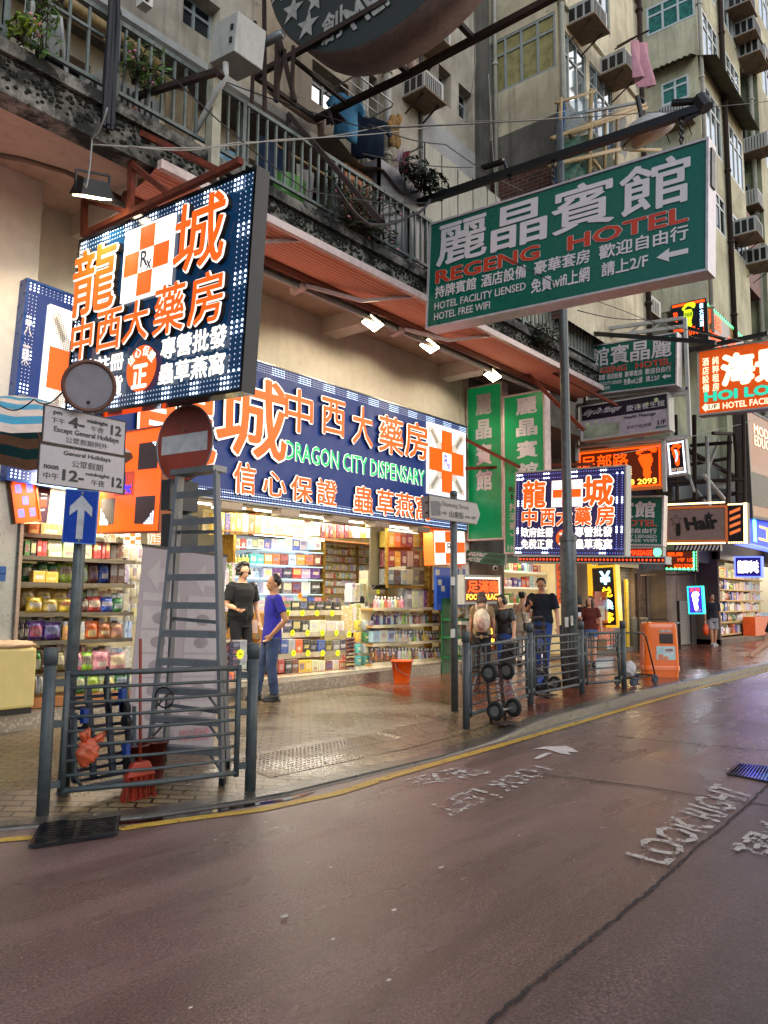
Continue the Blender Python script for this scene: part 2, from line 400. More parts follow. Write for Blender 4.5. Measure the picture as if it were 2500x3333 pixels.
# ================================================================== GROUND
def wall(mb, O, U, W_, H_, holes, N, depth=.22):
    """wall rectangle from O along U (width) and up (height) with openings (u0,v0,u1,v1) that have real reveals; N outward"""
    O, U, N = V(O), V(U), V(N); up = V((0,0,1))
    us = sorted({0, W_, *[min(max(h[i],0),W_) for h in holes for i in (0,2)]}); vs = sorted({0, H_, *[min(max(h[i],0),H_) for h in holes for i in (1,3)]})
    pt = lambda u, v, n=0: O+U*u+up*v+N*n
    for i in range(len(us)-1):
        for j in range(len(vs)-1):
            a, b, c, d = us[i], us[i+1], vs[j], vs[j+1]
            if b-a < 1e-5 or d-c < 1e-5: continue
            if any(h[0]-1e-6 <= a and b <= h[2]+1e-6 and h[1]-1e-6 <= c and d <= h[3]+1e-6 for h in holes): continue
            mb.quad(pt(a,c), pt(b,c), pt(b,d), pt(a,d))
    for a, c, b, d in holes:
        mb.quad(pt(a,c), pt(b,c), pt(b,c,-depth), pt(a,c,-depth)); mb.quad(pt(a,d), pt(b,d), pt(b,d,-depth), pt(a,d,-depth))
        mb.quad(pt(a,c), pt(a,d), pt(a,d,-depth), pt(a,c,-depth)); mb.quad(pt(b,c), pt(b,d), pt(b,d,-depth), pt(b,c,-depth))
    return mb
KB = [(-30,5.9)] + [(p.x, p.y) for p in (oZ(x, y, 0) for x, y in ((0,2701),(142,2689),(500,2659),(900,2596),(1100,2547),(1421,2471),(1733,2378),(1910,2328),(2113,2265),(2500,2176)))] + [(60,6.2)]
def kerbY(X):
    for (a, b), (c, d) in zip(KB, KB[1:]):
        if a <= X <= c: t = (X-a)/(c-a); return b+(d-b)*t
    return KB[-1][1]
KH = .12
def kh(X):  # height of the kerb top: dropped at the crossing
    t = min(1, max(0, (X-7.4)/1.8)); t = t*t*(3-2*t); return .025+(KH-.025)*t
def pz(X, Y):
    d = Y-kerbY(X); t = min(1, max(0, d/1.1)); t = t*t*(3-2*t); return kh(X)+(KH-kh(X))*t
mb = MB(); mb.quad((-80,-60,0),(140,-60,0),(140,60,0),(-80,60,0)); struct('road', mb, ROAD)
# the patched strip of rougher asphalt on the near side of the long crack
crk = [oZ(1100+x*.844, 2100+y*.844) for x, y in ((560,1490),(640,1410),(760,1310),(850,1240),(950,1160),(1060,1070),(1180,970),(1280,880),(1380,785),(1470,715),(1550,645),(1585,615),(1700,500))]
crk = [crk[0]+(crk[0]-crk[1])*14] + crk
mb = MB(); z = .004
pl = [(p.x, p.y, z) for p in crk]; far = (pl[-1][0]+6, -60, z)
mb.add(pl+[(pl[-1][0]+1,-60,z),(pl[0][0],-60,z)], [tuple(range(len(pl)+2))]); struct('road_patch', mb, ROAD2)
CRACKM = M('crack_dirt', '#2e2623', r=.9, var=.3)
def ribbon(pts, w, z, jit=.3, n=6):
    mb = MB(); q = []
    for a, b in zip(pts, pts[1:]):
        for k in range(n): q.append(a.lerp(b, k/n))
    q.append(pts[-1]); L = []
    for i, p in enumerate(q):
        d = (q[min(i+1,len(q)-1)]-q[max(i-1,0)]).normalized(); s = V((-d.y, d.x, 0)); j = random.uniform(-1,1)*w*jit
        L.append((p+s*(j+w*random.uniform(.25,.8)), p+s*(j-w*random.uniform(.25,.8))))
    for (a, b), (c, d) in zip(L, L[1:]): mb.quad((a.x,a.y,z),(b.x,b.y,z),(d.x,d.y,z),(c.x,c.y,z))
    return mb
struct('road_crack', ribbon(crk, .016, .009, .45, 14), CRACKM)
for pts in (((690,490),(900,515),(1150,545),(1400,585),(1659,622),(1800,640)), ((1070,352),(1250,372),(1450,390),(1659,410),(1800,420))):
    struct('road_joint', ribbon([oZ(1100+x*.844, 2100+y*.844) for x, y in pts], .022, .0085, .4), CRACKM)
# pavement: buff pavers on the crossing side, red pavers beyond, kerb stones between them and the road
def pave(X0, X1, e0, e1, m, name, n=40):
    mb = MB(); ds = [.16,.35,.55,.8,1.1,1.5,2.2,3.0,3.9,5.2]; g = []
    for i in range(n+1):
        row = []
        for k, d in enumerate(ds):
            f = d/5.2; X = (X0+(X1-X0)*i/n); s = e0*(1-i/n)+e1*i/n
            X += s*d; Y = kerbY(X)+d; row.append((X, Y, pz(X, Y)))
        g.append(row)
    for i in range(n):
        for k in range(len(ds)-1): mb.quad(g[i][k], g[i+1][k], g[i+1][k+1], g[i][k+1])
    return struct(name, mb, m, True)
pave(-20, 8.5, 0, .42, PAVE_B, 'pavement_of_buff_pavers', 90)
pave(8.5, 58, .42, 0, PAVE_R, 'pavement_of_red_pavers', 120)
mb = MB(); n = 200; xs = [-20+i*78/n for i in range(n+1)]
for a, b in zip(xs, xs[1:]):
    for (X0, X1) in ((a, b),):
        y0, y1 = kerbY(X0), kerbY(X1); h0, h1 = kh(X0), kh(X1)
        P0 = [(X0,y0-.03,-.02),(X0,y0-.02,h0-.012),(X0,y0,h0),(X0,y0+.165,pz(X0,y0+.16)+.002),(X0,y0+.165,-.02)]
        P1 = [(X1,y1-.03,-.02),(X1,y1-.02,h1-.012),(X1,y1,h1),(X1,y1+.165,pz(X1,y1+.16)+.002),(X1,y1+.165,-.02)]
        for k in range(4): mb.quad(P0[k], P1[k], P1[k+1], P0[k+1])
struct('kerb', mb, KERB)
def offs(pts, w, z, m, name):
    mb = MB(); q = []
    for a, b in zip(pts, pts[1:]):
        for k in range(5): q.append(a.lerp(b, k/5))
    q.append(pts[-1])
    for a, b in zip(q, q[1:]):
        mb.quad((a.x,a.y-w/2,z),(b.x,b.y-w/2,z),(b.x,b.y+w/2,z),(a.x,a.y+w/2,z))
    return struct(name, mb, m)
YEL = worn('worn_yellow_paint', hx('#c9a23c'), .41)
offs([oZ(x,y) for x,y in ((384,2701),(595,2670),(838,2639),(1097,2584),(1294,2522),(1623,2429),(1927,2340),(2113,2286),(2300,2234),(2500,2183),(2700,2135))], .11, .0055, YEL, 'yellow_line_marking')
offs([oZ(-200,2752), oZ(0,2737), oZ(117,2727)], .11, .0055, YEL, 'yellow_line_marking')
def gtext(t, TL, TR, BL, BR, m, z=.008, bold=.02):
    q = [oZ(*p) for p in (TL, TR, BL, BR)]; vs, fs = glyphs(t, bold); mb = MB()
    x0 = min(p[0] for p in vs); x1 = max(p[0] for p in vs); y0 = min(p[1] for p in vs); y1 = max(p[1] for p in vs)
    o = []
    for p in vs:
        a = (p[0]-x0)/(x1-x0); b = (y1-p[1])/(y1-y0)
        r = (q[0]*(1-a)+q[1]*a)*(1-b)+(q[2]*(1-a)+q[3]*a)*b; o.append((r.x, r.y, z))
    return struct('road_lettering_marking', mb.add(o, fs), m)
zz = lambda x, y: (1100+x*.844, 2100+y*.844)
WP1 = worn('worn_white_paint', hx('#c4bcb4'), .475, 13); WP2 = worn('badly_worn_white_paint', hx('#d8d2cc'), .515, 14)
gtext('LOOK RIGHT', zz(1100,812), zz(1455,535), zz(1275,858), zz(1605,578), WP1, .0125)
gtext('望右', zz(1500,790), zz(1665,655), zz(1720,850), zz(1850,700), WP1, .0125)
gtext('LOOK LEFT', zz(845,485), zz(440,662), zz(745,462), zz(330,628), WP2, .0065)
gtext('望左', zz(615,492), zz(320,552), zz(480,468), zz(250,520), WP2, .0065)
mb = MB(); mb.add([(p.x,p.y,.0065) for p in (oZ(*zz(x,y)) for x,y in ((755,402),(800,393),(880,391),(905,400),(930,416),(885,413),(900,425),(860,420),(825,410),(805,403)))], [tuple(range(10))])
mb.add([(p.x,p.y,.0065) for p in (oZ(*zz(x,y)) for x,y in ((825,418),(800,430),(770,442),(755,440),(775,428),(800,418)))], [tuple(range(6))])
struct('road_arrow_marking', mb, worn('lightly_worn_white_paint', hx('#d8d2cc'), .3, 6))
# tactile strip with raised blisters at the dropped kerb, and a slanting row of pale setts
mb = MB(); md = MB()
for i in range(84):
    X = 4.75+i*.05*1.0
    if i in (40, 41): continue
    for j in range(11):
        Y = kerbY(X)+.42+j*.052; z = pz(X, Y)
        md.lathe((X,Y,z+.003), [(.015,0),(.011,.003)], 6)
for i in range(40):
    a = 4.72+i*4.25/40; b = 4.72+(i+1)*4.25/40
    P0 = [(a, kerbY(a)+d, pz(a, kerbY(a)+d)+.004) for d in (.38,.7,1.0)]; P1 = [(b, kerbY(b)+d, pz(b, kerbY(b)+d)+.004) for d in (.38,.7,1.0)]
    for k in range(2): mb.quad(P0[k],P1[k],P1[k+1],P0[k+1])
struct('pavement_tactile_strip', mb, PAVE_Y); md_o = struct('pavement_tactile_blisters', md, PAVE_Y)
# puddles by the kerb and scraps of litter
for k, (x, y, sx, sy) in enumerate(((1905,2365,1.5,.10),(2330,2205,2.6,.13),(700,2650,.8,.06))):
    c = oZ(x, y); mb = MB(); q = []
    for i in range(26):
        t = 2*math.pi*i/26; r = 1+.22*math.sin(3*t+k)+.12*math.sin(7*t); X = c.x+sx*r*math.cos(t)
        q.append((X, kerbY(X)-.05-sy*.9+sy*r*math.sin(t)*.9+(0), .0045))
    mb.add(q, [tuple(range(26))]); struct('water_puddle', mb, PUDDLE)
LIT = M('pale_litter', '#b9b3aa', r=.6)
for x, y, s in ((1075,2830,.03),(925,2990,.06),(1085,3065,.025),(1283,2970,.04),(1436,2830,.05),(1630,2600,.05),(1690,2725,.03),(700,2740,.03),(1060,2480,.07),(612,2555,.06),(1960,2700,.03),(620,3290,.02),(1265,3200,.03)):
    s *= .55; p = oZ(x, y, pz(*oZ(x,y,.05).xy) if y < 2590 else 0); mb = MB(); a = random.uniform(0,3)
    z0 = p.z+(.012 if y > 2590 else .006)
    q = [(p.x+s*(.6+.4*random.random())*math.cos(a+t), p.y+.6*s*(.6+.4*random.random())*math.sin(a+t), z0+random.random()*.008) for t in (0,1.2,2.4,3.4,4.6,5.5)]
    tag(P('litter_scrap', mb.prism([(a_,b_,z0) for a_,b_,c_ in q], (0,0,.001)), LIT), 'flat scrap of pale litter trodden onto the wet ground', 'litter', 'scraps of pale litter on the ground')
# ================================================================== BUILDINGS
FY = 9.2      # shop front and side walls of the pharmacy building
SY = 7.0      # edge of its balcony slab
UY = 8.6      # face of its upper floors
SZ0, SZ1 = oY(1394,987,SY).z-.02, 6.62
bld1 = T('corner_tenement', 'cream stained tenement with balcony, above the blue pharmacy front', 'building', (8,FY,0))
BX1 = 13.95
b1z = oY(773,277,UY).z
def holeY(Y, xl, yt, yb, xr, O):
    a, b, c = oY(xl,yt,Y), oY(xl,yb,Y), oY(xr,yt,Y); return (a.x-O[0], b.z-O[1], c.x-O[0], a.z-O[1])
O1 = (-3.0, b1z)
h1 = [holeY(UY,1017,190,325,1136,O1), holeY(UY,1180,217,380,1228,O1), holeY(UY,1428,206,322,1468,O1), holeY(UY,1493,268,376,1538,O1), holeY(UY,600,-60,75,720,O1), holeY(UY,1330,-420,-300,1400,O1), holeY(UY,1500,-330,-200,1545,O1)]
mb = wall(MB(), (O1[0],UY,O1[1]), (1,0,0), BX1-O1[0], 13, h1, (0,-1,0), .3)
P('upper_wall', mb, W_B1, bld1)
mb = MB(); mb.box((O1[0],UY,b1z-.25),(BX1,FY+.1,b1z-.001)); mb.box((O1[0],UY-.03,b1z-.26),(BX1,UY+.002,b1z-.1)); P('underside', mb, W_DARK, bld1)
mb = MB(); mb.quad((O1[0],UY-.012,b1z-.1),(BX1,UY-.012,b1z-.1),(BX1,UY-.012,b1z+.02),(O1[0],UY-.012,b1z+.02)); P('drip_edge', mb, GREYP, bld1)
def window(par, axis, val, x0, z0, x1, z1, gm, fm, mull=2, trans=.28, inset=.2, name='window', t=.045):
    """frame with mullions and a pane; axis Y: wall facing -Y at Y=val; axis X: wall facing -X"""
    def q(u, n, z): return (u, val+n, z) if axis == 'Y' else (val+n, u, z)
    f = MB()
    def bx(u0, za, u1, zb, n0, n1): f.box(q(u0,n0,za), q(u1,n1,zb))
    bx(x0,z0,x1,z0+t,inset-.03,inset+.03); bx(x0,z1-t,x1,z1,inset-.03,inset+.03)
    for i in range(mull+1):
        u = x0+(x1-x0-t)*i/mull; bx(u,z0+t,u+t,z1-t,inset-.028,inset+.028)
    if trans: bx(x0+t,z1-(z1-z0)*trans-t/2,x1-t,z1-(z1-z0)*trans+t/2,inset-.022,inset+.022)
    fo = P(name, f, fm, par)
    g = MB(); g.box(q(x0+.01,inset+.002,z0+.01), q(x1-.01,inset+.012,z1-.01)); P('pane', g, gm, fo); return fo
for k, h in enumerate(h1):
    window(bld1, 'Y', UY, O1[0]+h[0], O1[1]+h[1], O1[0]+h[2], O1[1]+h[3], (GLASSB if k == 0 else GLASSB if k == 1 else GLASSD), WFRAME, 2 if k in (0,4) else 1, .3 if k != 2 else 0, .22)
# pier between the two blocks and its pale lower patch
mb = MB(); mb.box((13.55,UY-.12,b1z),(BX1+.02,UY-.003,24)); P('pier', mb, W_DARK, bld1)
a, c = oY(1365,354,UY), oY(1540,760,UY)
mb = MB(); zt = a.z; mb.box((a.x,UY-.006,b1z-.3),(13.55,UY-.004,zt)); P('repainted_patch', mb, W_WHITE, bld1)
mb = MB(); mb.box((a.x-.02,UY-.05,b1z-.26),(a.x+.05,UY-.002,22)); P('wall_corner', mb, W_DARK, bld1)
# balcony recess: back wall with doors and windows behind the railing
O2 = (-3.0, SZ1)
h2 = [(x-O2[0], .1+dz, x+wd-O2[0], ht) for x, wd, dz, ht in ((3.1,.8,.5,1.5),(4.3,.75,0,1.95),(5.6,1.3,.5,1.7),(7.4,.8,0,1.95),(8.6,1.5,.5,1.7),(10.6,.8,0,1.95),(11.9,1.2,.6,1.7))]
mb = wall(MB(), (O2[0],FY,O2[1]), (1,0,0), BX1-O2[0], b1z-SZ1+.2, h2, (0,-1,0), .25); P('balcony_wall', mb, W_B1, bld1)
for k, h in enumerate(h2):
    window(bld1, 'Y', FY, O2[0]+h[0], O2[1]+h[1], O2[0]+h[2], O2[1]+h[3], GLASSD, WFRAME, 1 if h[2]-h[0] < 1 else 3, .3 if h[1] > .3 else 0, .2, 'window' if h[1] > .3 else 'door')
# verandah slab, soffit and shop wall
SX1 = oY(1915,1256,SY).x+.9
mb = MB(); mb.box((-3,SY,SZ0),(SX1,SY+.25,SZ1)); P('slab_edge', mb, W_MOSS, bld1)
mb = MB(); mb.box((-3,SY+.25,6.42),(SX1,FY,SZ1-.03)); P('balcony_slab', mb, W_SOFF, bld1)
mb = MB(); mb.box((-3,SY-.06,SZ1-.1),(SX1,SY-.002,SZ1+.03)); P('slab_coping', mb, W_MOSS, bld1)
for X in (oY(1052,1030,FY).x, oY(1430,1195,FY).x, 4.9):
    mb = MB(); mb.box((X,7.75,6.14),(X+.35,FY,6.42)); P('soffit_beam', mb, W_SHOP, bld1)
SHX0, SHX1 = 4.27, 14.02   # shop opening
LZ = 2.98                  # underside of the sign band
mb = MB(); mb.box((SHX0,FY,LZ),(SHX1,FY+.25,6.42)); P('shop_wall', mb, W_SHOP, bld1)
mb = MB(); mb.box((13.82,FY-.03,.1),(14.12,FY+.3,6.4)); P('end_pier', mb, W_SHOP, bld1)
mb = MB(); mb.box((-3,FY+.06,.1),(SHX0-.003,FY+.3,6.42)); P('lobby_wall', mb, W_WHITE, bld1)
mb = MB(); mb.box((3.1,8.7,LZ-.1),(4.26,FY+.06,6.42)); P('corner_pillar', mb, W_SHOP, bld1)
# shop room
FZ = .31
mb = MB(); mb.box((3.6,8.62,.08),(3.64,8.64,.1))
base = [(-3,8.36),(3.9,8.52),(8.3,8.84),(11.2,9.0),(14.0,9.2),(14.1,9.21)]
mb = MB()
for (a, b), (c, d) in zip(base, base[1:]):
    mb.hexa([(a,b,.1),(c,d,.1),(c,14,.1),(a,14,.1),(a,b,FZ-.01),(c,d,FZ-.01),(c,14,FZ-.01),(a,14,FZ-.01)])
def tread(name, c, metal=.7):
    mt, nt, b = _new(name); p = coords(nt, True)
    ch = nd(nt, 'ShaderNodeTexVoronoi', i_Scale=22, feature='F1', distance='CHEBYCHEV'); nt.links.new(mapv(nt, p, (1,1,1), (.3,.2,R_(45))), ch.inputs['Vector'])
    nt.links.new(mixc(nt, ramp(nt, ch.outputs['Distance'], [(.25,1.),(.4,0.)]), tuple(x*.65 for x in c), c), b.inputs['Base Color'])
    b.inputs['Metallic'].default_value = metal; b.inputs['Roughness'].default_value = .38; bump(nt, ch.outputs['Distance'], b, -.5, .01); return mt
P('tread_plate_plinth', mb, tread('tread_plate', hx('#a39c92')), bld1)
mb = MB(); mb.box((SHX0,FY+.1,FZ-.008),(15.7,14,FZ)); P('shop_floor', mb, M('shop_floor_tiles', '#b9ad98', r=.25), bld1)
mb = MB(); mb.box((3.6,13.9,FZ),(15.75,14,LZ+.4)); mb.box((3.55,FY+.3,FZ),(3.62,13.9,LZ+.4)); mb.box((15.7,FY+.31,FZ),(15.75,13.9,LZ+.4)); mb.box((14.12,FY+.2,FZ),(15.7,FY+.3,LZ+.4)); mb.box((3.62,FY+.301,LZ+.22),(15.7,13.9,LZ+.4))
P('shop_inner_walls', mb, M('shop_inner_wall', '#d8ccb2', r=.5, var=.06), bld1)
# ------------------------------------------------------------------ second block: brick and plaster side wall, bay windows, front with air conditioners
B2X, B2Y = 14.0, oX(1822,500,14.0).y
bld2 = T('bay_window_tenement', 'pale cream tenement with enclosed bay windows, beyond the pharmacy building', 'building', (16,8,0))
B2E = oY(2085,300,B2Y).x
B2B = 7.2
def rx(X, xl, yt, yb, xr): # rectangle on a wall facing -X given by its left edge and right edge x
    a, b, c = oX(xl,yt,X), oX(xl,yb,X), oX(xr,yt,X); return (c.y, b.z, a.y, a.z)
hb = [rx(B2X,1590,145,318,1808), rx(B2X,1640,-330,-120,1800)]
def wallX(X, Y0, Y1, Z0, Z1, rects, depth=.2): # wall facing -X
    return wall(MB(), (X,Y0,Z0), (0,1,0), Y1-Y0, Z1-Z0, [(a-Y0,b-Z0,c-Y0,d-Z0) for a,b,c,d in rects], (-1,0,0), depth)
zb = oX(1573,590,B2X).z; 
P('side_wall', wallX(B2X, B2Y, 9.1, zb, 24, hb), W_B2, bld2)
for a in hb: window(bld2, 'X', B2X, a[0], a[1], a[2], a[3], GLASSY, WFRAME, 4, .3, .04, 'bay_window', .05)
mb = MB(); zbr = oX(1573,535,B2X).z; ztr = oX(1573,470,B2X).z; mb.box((B2X+.002,B2Y+.06,B2B),(B2X+.2,9.1,zb)); P('brick_side_wall', mb, W_BRICK, bld2)
mb = MB(); mb.box((B2X-.012,B2Y+.05,zb),(B2X-.003,9.1,ztr)); P('bare_render_band', mb, W_DARK, bld2)
fh = []; z0b = 9.2
for k, (zz0, zz1) in enumerate(((9.3,11.0),(12.0,13.6),(14.9,16.5),(17.6,19.2),(20.2,21.6))):
    for u in (.12, 1.55): fh.append((B2X+u, zz0, B2X+u+1.25, zz1))
fh = [h for h in fh if h[2] < B2E-.02]
P('front_wall', wall(MB(), (B2X,B2Y,B2B), (1,0,0), B2E-B2X, 24-B2B, [(a-B2X,b-B2B,c-B2X,d-B2B) for a,b,c,d in fh], (0,-1,0), .15), W_B2, bld2)
for a in fh: window(bld2, 'Y', B2Y, a[0], a[1], a[2], a[3], GLASSB if random.random() < .6 else GLASSD, WFRAME, 3, .3, .05)
for z in (11.25, 14.1, 16.9):
    mb = MB(); mb.box((B2X-.06,B2Y-.07,z),(B2E+.04,B2Y-.002,z+.1)); P('sill_band', mb, W_B2, bld2)
mb = MB(); mb.box((13.9,9.4,5.2),(25,9.5,12)); P('rear_wall', mb, W_DARK, bld2)
mb = MB(); mb.box((B2X+.21,B2Y+.25,B2B),(B2E,9.1,B2B+.25)); mb.box((B2E-.2,B2Y+.16,B2B+.25),(B2E,9.1,24)); P('far_side_wall', mb, W_B2, bld2)
# ------------------------------------------------------------------ third block
B3X = 25.0; B3Y = oX(2282,500,B3X).y
bld3 = T('olive_corner_tenement', 'olive cream corner tenement with corrugated canopies, beyond the bay windows', 'building', (28,9,0))
B3E = oY(2425,600,B3Y).x; B3B = oX(2302,985,B3X).z
r3 = [rx(B3X,2152,285,345,2243), rx(B3X,2103,30,122,2262), rx(B3X,2020,60,160,2085), rx(B3X,2130,-330,-210,2250)]
r3[0] = (r3[0][0], oX(2152,350,B3X).z, r3[0][2], oX(2152,275,B3X).z)
P('side_wall', wallX(B3X, B3Y, 11.5, B3B, 40, r3), W_B3, bld3)
for a in r3: window(bld3, 'X', B3X, a[0], a[1], a[2], a[3], GLASSG, WFRAMEW, 3 if a[2]-a[0] > 1.6 else 2, .33, .02, 'window', .07)
f3 = []
for yt, yb in ((230,420),(-30,140),(-300,-130),(560,690)):
    za, zb_ = oX(2290,yt,B3X).z, oX(2290,yb,B3X).z
    for f0, f1 in ((.03,.46),(.54,.97)): f3.append((B3X+(B3E-B3X)*f0, zb_, B3X+(B3E-B3X)*f1, za))
P('front_wall', wall(MB(), (B3X,B3Y,B3B), (1,0,0), B3E-B3X, 40-B3B, [(a-B3X,b-B3B,c-B3X,d-B3B) for a,b,c,d in f3], (0,-1,0), .12), W_B3, bld3)
for k, a in enumerate(f3): window(bld3, 'Y', B3Y, a[0], a[1], a[2], a[3], GLASSB if k < 6 else GLASSD, WFRAMEW, 4, .3, .03, 'window', .07)
mb = MB(); mb.box((B3X+.25,B3Y+.2,B3B-.02),(B3E-.002,11.5,B3B+.25)); P('overhang_underside', mb, W_B3, bld3)
# corrugated canopy round the corner
def corru(mb, A, B, out, drop, n=60, thick=.02):
    A, B, out = V(A), V(B), V(out); d = (B-A)
    for i in range(n):
        for s, t in ((i/n, (i+1)/n),):
            ha = .05 if i % 2 else 0; hb_ = .0 if i % 2 else .05
            p = A+d*s; q = A+d*t
            mb.quad(p+V((0,0,ha)), q+V((0,0,hb_)), q+out+V((0,0,hb_-drop)), p+out+V((0,0,ha-drop)))
zc = oX(2280,175,B3X).z
TIN = M('corrugated_iron', '#5d5a46', r=.7, m=.3, var=.4, sc=3, dirt=.6)
mb = MB(); corru(mb, (B3X,B3Y-.0,zc), (B3E,B3Y,zc), (0,-.6,0), .25, 80); P('canopy', mb, TIN, bld3)
mb = MB(); corru(mb, (B3X,B3Y,zc), (B3X,11,zc), (-.45,0,0), .2, 40); P('canopy', mb, TIN, bld3)
# low part of block 3, above the LED signs
mb = MB(); mb.box((B3X,B3Y+1.3,2.9),(B3E,11.5,B3B-.03)); P('lower_wall', mb, W_B4, bld3)
# fourth block at the far end of the row, and the farther ones that close the street
bld4 = T('grey_green_tenement', 'grey green tenement with jutting air conditioner hoods at the street end', 'building', (40,10,0))
B4X, B4Y = B3E+4.2, 7.6
f4 = []
for yt, yb in ((30,130),(320,450),(590,690),(760,860)):
    a = oX(2460,yt,B4X); b = oX(2460,yb,B4X); f4.append((B4Y+.5, b.z, B4Y+1.9, a.z))
P('side_wall', wallX(B4X, B4Y, 13, 3.2, 60, f4), W_B4, bld4)
for a in f4: window(bld4, 'X', B4X, a[0], a[1], a[2], a[3], GLASSD, WFRAME, 2, .3, .05, 'window', .08)
g4 = []
for k in range(13):
    z = 6+k*3.6
    for u in range(6): g4.append((B4X+1+u*4, z, B4X+3.6+u*4, z+1.9))
P('front_wall', wall(MB(), (B4X,B4Y,3.2), (1,0,0), 26, 56.8, [(a-B4X,b-3.2,c-B4X,d-3.2) for a,b,c,d in g4], (0,-1,0), .15), W_B3, bld4)
for a in g4: window(bld4, 'Y', B4Y, a[0], a[1], a[2], a[3], GLASSB, WFRAMEW, 3, .3, .05, 'window', .1)
bld5 = T('brown_tenement', 'brown red tenement strip seen between the farther blocks', 'building', (B3E+2,11,0))
mb = MB(); mb.box((B3E,B3Y+1.0,3.0),(B4X-.01,B3Y+1.3,60)); P('recess_wall', mb, W_B4, bld5)
mb = MB(); a = oY(2440,920,B3Y+.4); mb.box((B3E+.3,B3Y+.5,a.z),(B4X-.4,B3Y+.99,a.z+3.2)); P('red_panel', mb, M('brown_red_cladding', '#5a2018', r=.6, dirt=.4), bld5)
# ================================================================== BALCONY, AWNING, FRAMES, WIRES
rl = T('balcony_railing', 'pale grey green balcony railing of flat bars above the mossy slab edge', 'railing', (8,SY,SZ1))
RT, RB = 7.6, 6.82
mb = MB(); mb.box((-3,SY+.03,RT-.03),(SX1,SY+.09,RT+.02)); P('top_rail', mb, RAILP, rl)
mb = MB(); mb.box((-3,SY+.04,RB-.02),(SX1,SY+.08,RB+.02)); P('bottom_rail', mb, RAILP, rl)
mb = MB(); mb.box((-3,SY+.04,RT-.28),(4.0,SY+.08,RT-.25)); P('middle_rail', mb, RAILP, rl)
mb = MB(); x = -2.9; k = 0
while x < SX1:
    mb.box((x,SY+.045,RB+.02),(x+.025,SY+.075,RT-.03)); x += .21 if x < 4.2 else .155
P('baluster', mb, RAILP, rl)['kind'] = 'stuff'
for x in (-1.2,.6,2.98,4.12,5.85,7.5,9.2,11,12.7,14.4,16): P('rail_post', MB().box((x,SY+.025,SZ1+.03),(x+.055,SY+.095,RT-.03)), RAILP, rl)
def ac_unit(loc, w, d, h, label, yaw=0, hood=True):
    """window air conditioner: box, grille of louvres, front frame, tray; origin at its back bottom centre, nose along -Y (yaw 0)"""
    t = T('air_conditioner', label, 'air conditioner', loc, 'window air conditioners on the old walls'); t.rotation_euler = (0,0,0)
    c, s = math.cos(yaw), math.sin(yaw)
    tr = lambda p: (loc[0]+p[0]*c-p[1]*s, loc[1]+p[0]*s+p[1]*c, loc[2]+p[2])
    def B(a, b):
        x0,y0,z0 = a; x1,y1,z1 = b
        return [tr(p) for p in ((x0,y0,z0),(x1,y0,z0),(x1,y1,z0),(x0,y1,z0),(x0,y0,z1),(x1,y0,z1),(x1,y1,z1),(x0,y1,z1))]
    P('casing', MB().hexa(B((-w/2,-d,.04),(w/2,.1,h))), GREYP, t)
    g = MB()
    for i in range(9): g.hexa(B((-w/2+.03+i*(w-.08)/9,-d-.012,.09),(-w/2+.03+i*(w-.08)/9+.022,-d-.001,h-.05)))
    P('front_grille', g, BLACK, t)
    g = MB()
    for sx in (-1,1):
        for i in range(3): g.hexa(B((sx*w/2-.006,-d+.06+i*d*.3,.1),(sx*w/2+.006,-d+.06+i*d*.3+d*.22,h-.08)))
    P('side_vent', g, BLACK, t)
    P('drip_tray', MB().hexa(B((-w/2-.04,-d-.05,0),(w/2+.04,.02,.035))), M('rusty_drip_tray', '#7d6a55', r=.8, var=.3, dirt=.6), t)
    g = MB()
    for sx in (-1,1): g.bar(tr((sx*w*.4,-d*.85,0)), tr((sx*w*.4,0,-d*.5)), .025)
    P('bracket', g, DRUST, t); return t
def acY(Y, x, yb, w, d, h, label): p = oY(x, yb, Y); return ac_unit((p.x, p.y, p.z), w, d, h, label)
acY(UY, 1345, 350, .62, .5, .42, 'grey window air conditioner beside the white drainpipes, above the hanging plaid cloth')
acY(UY, 1370, 170, .62, .5, .4, 'air conditioner half hidden under the round star sign')
for i, (x, y, l) in enumerate(((1870,120,'white air conditioner high on the cream wall right of the frosted bay window'),(1975,275,'white air conditioner over the netted scaffold'),(1905,-100,'white air conditioner at the top edge of the bay window block'))):
    p = oY(x, y, B2Y); ac_unit((p.x, p.y, p.z), .7, .6, .46, l)
for x, y, l in ((2400,150,'air conditioner on a brown hood high on the olive corner block'),(2415,215,'air conditioner beside the open casement on the olive block'),(2400,790,'white air conditioner beside the big green hotel sign'),(2440,880,'white air conditioner below the brown red cladding'),(2380,60,'air conditioner near the top of the olive block front')):
    p = oY(x, y, B3Y); ac_unit((p.x, p.y, p.z), 1.0, .75, .62, l)
for x, y, l in ((2035,990,'air conditioner in the gap under the big green hotel sign'),(2105,1050,'low air conditioner behind the stacked hotel signs')):
    p = oX(x, y, 22.5); ac_unit((p.x, p.y, p.z), .8, .65, .55, l, -math.pi/2)
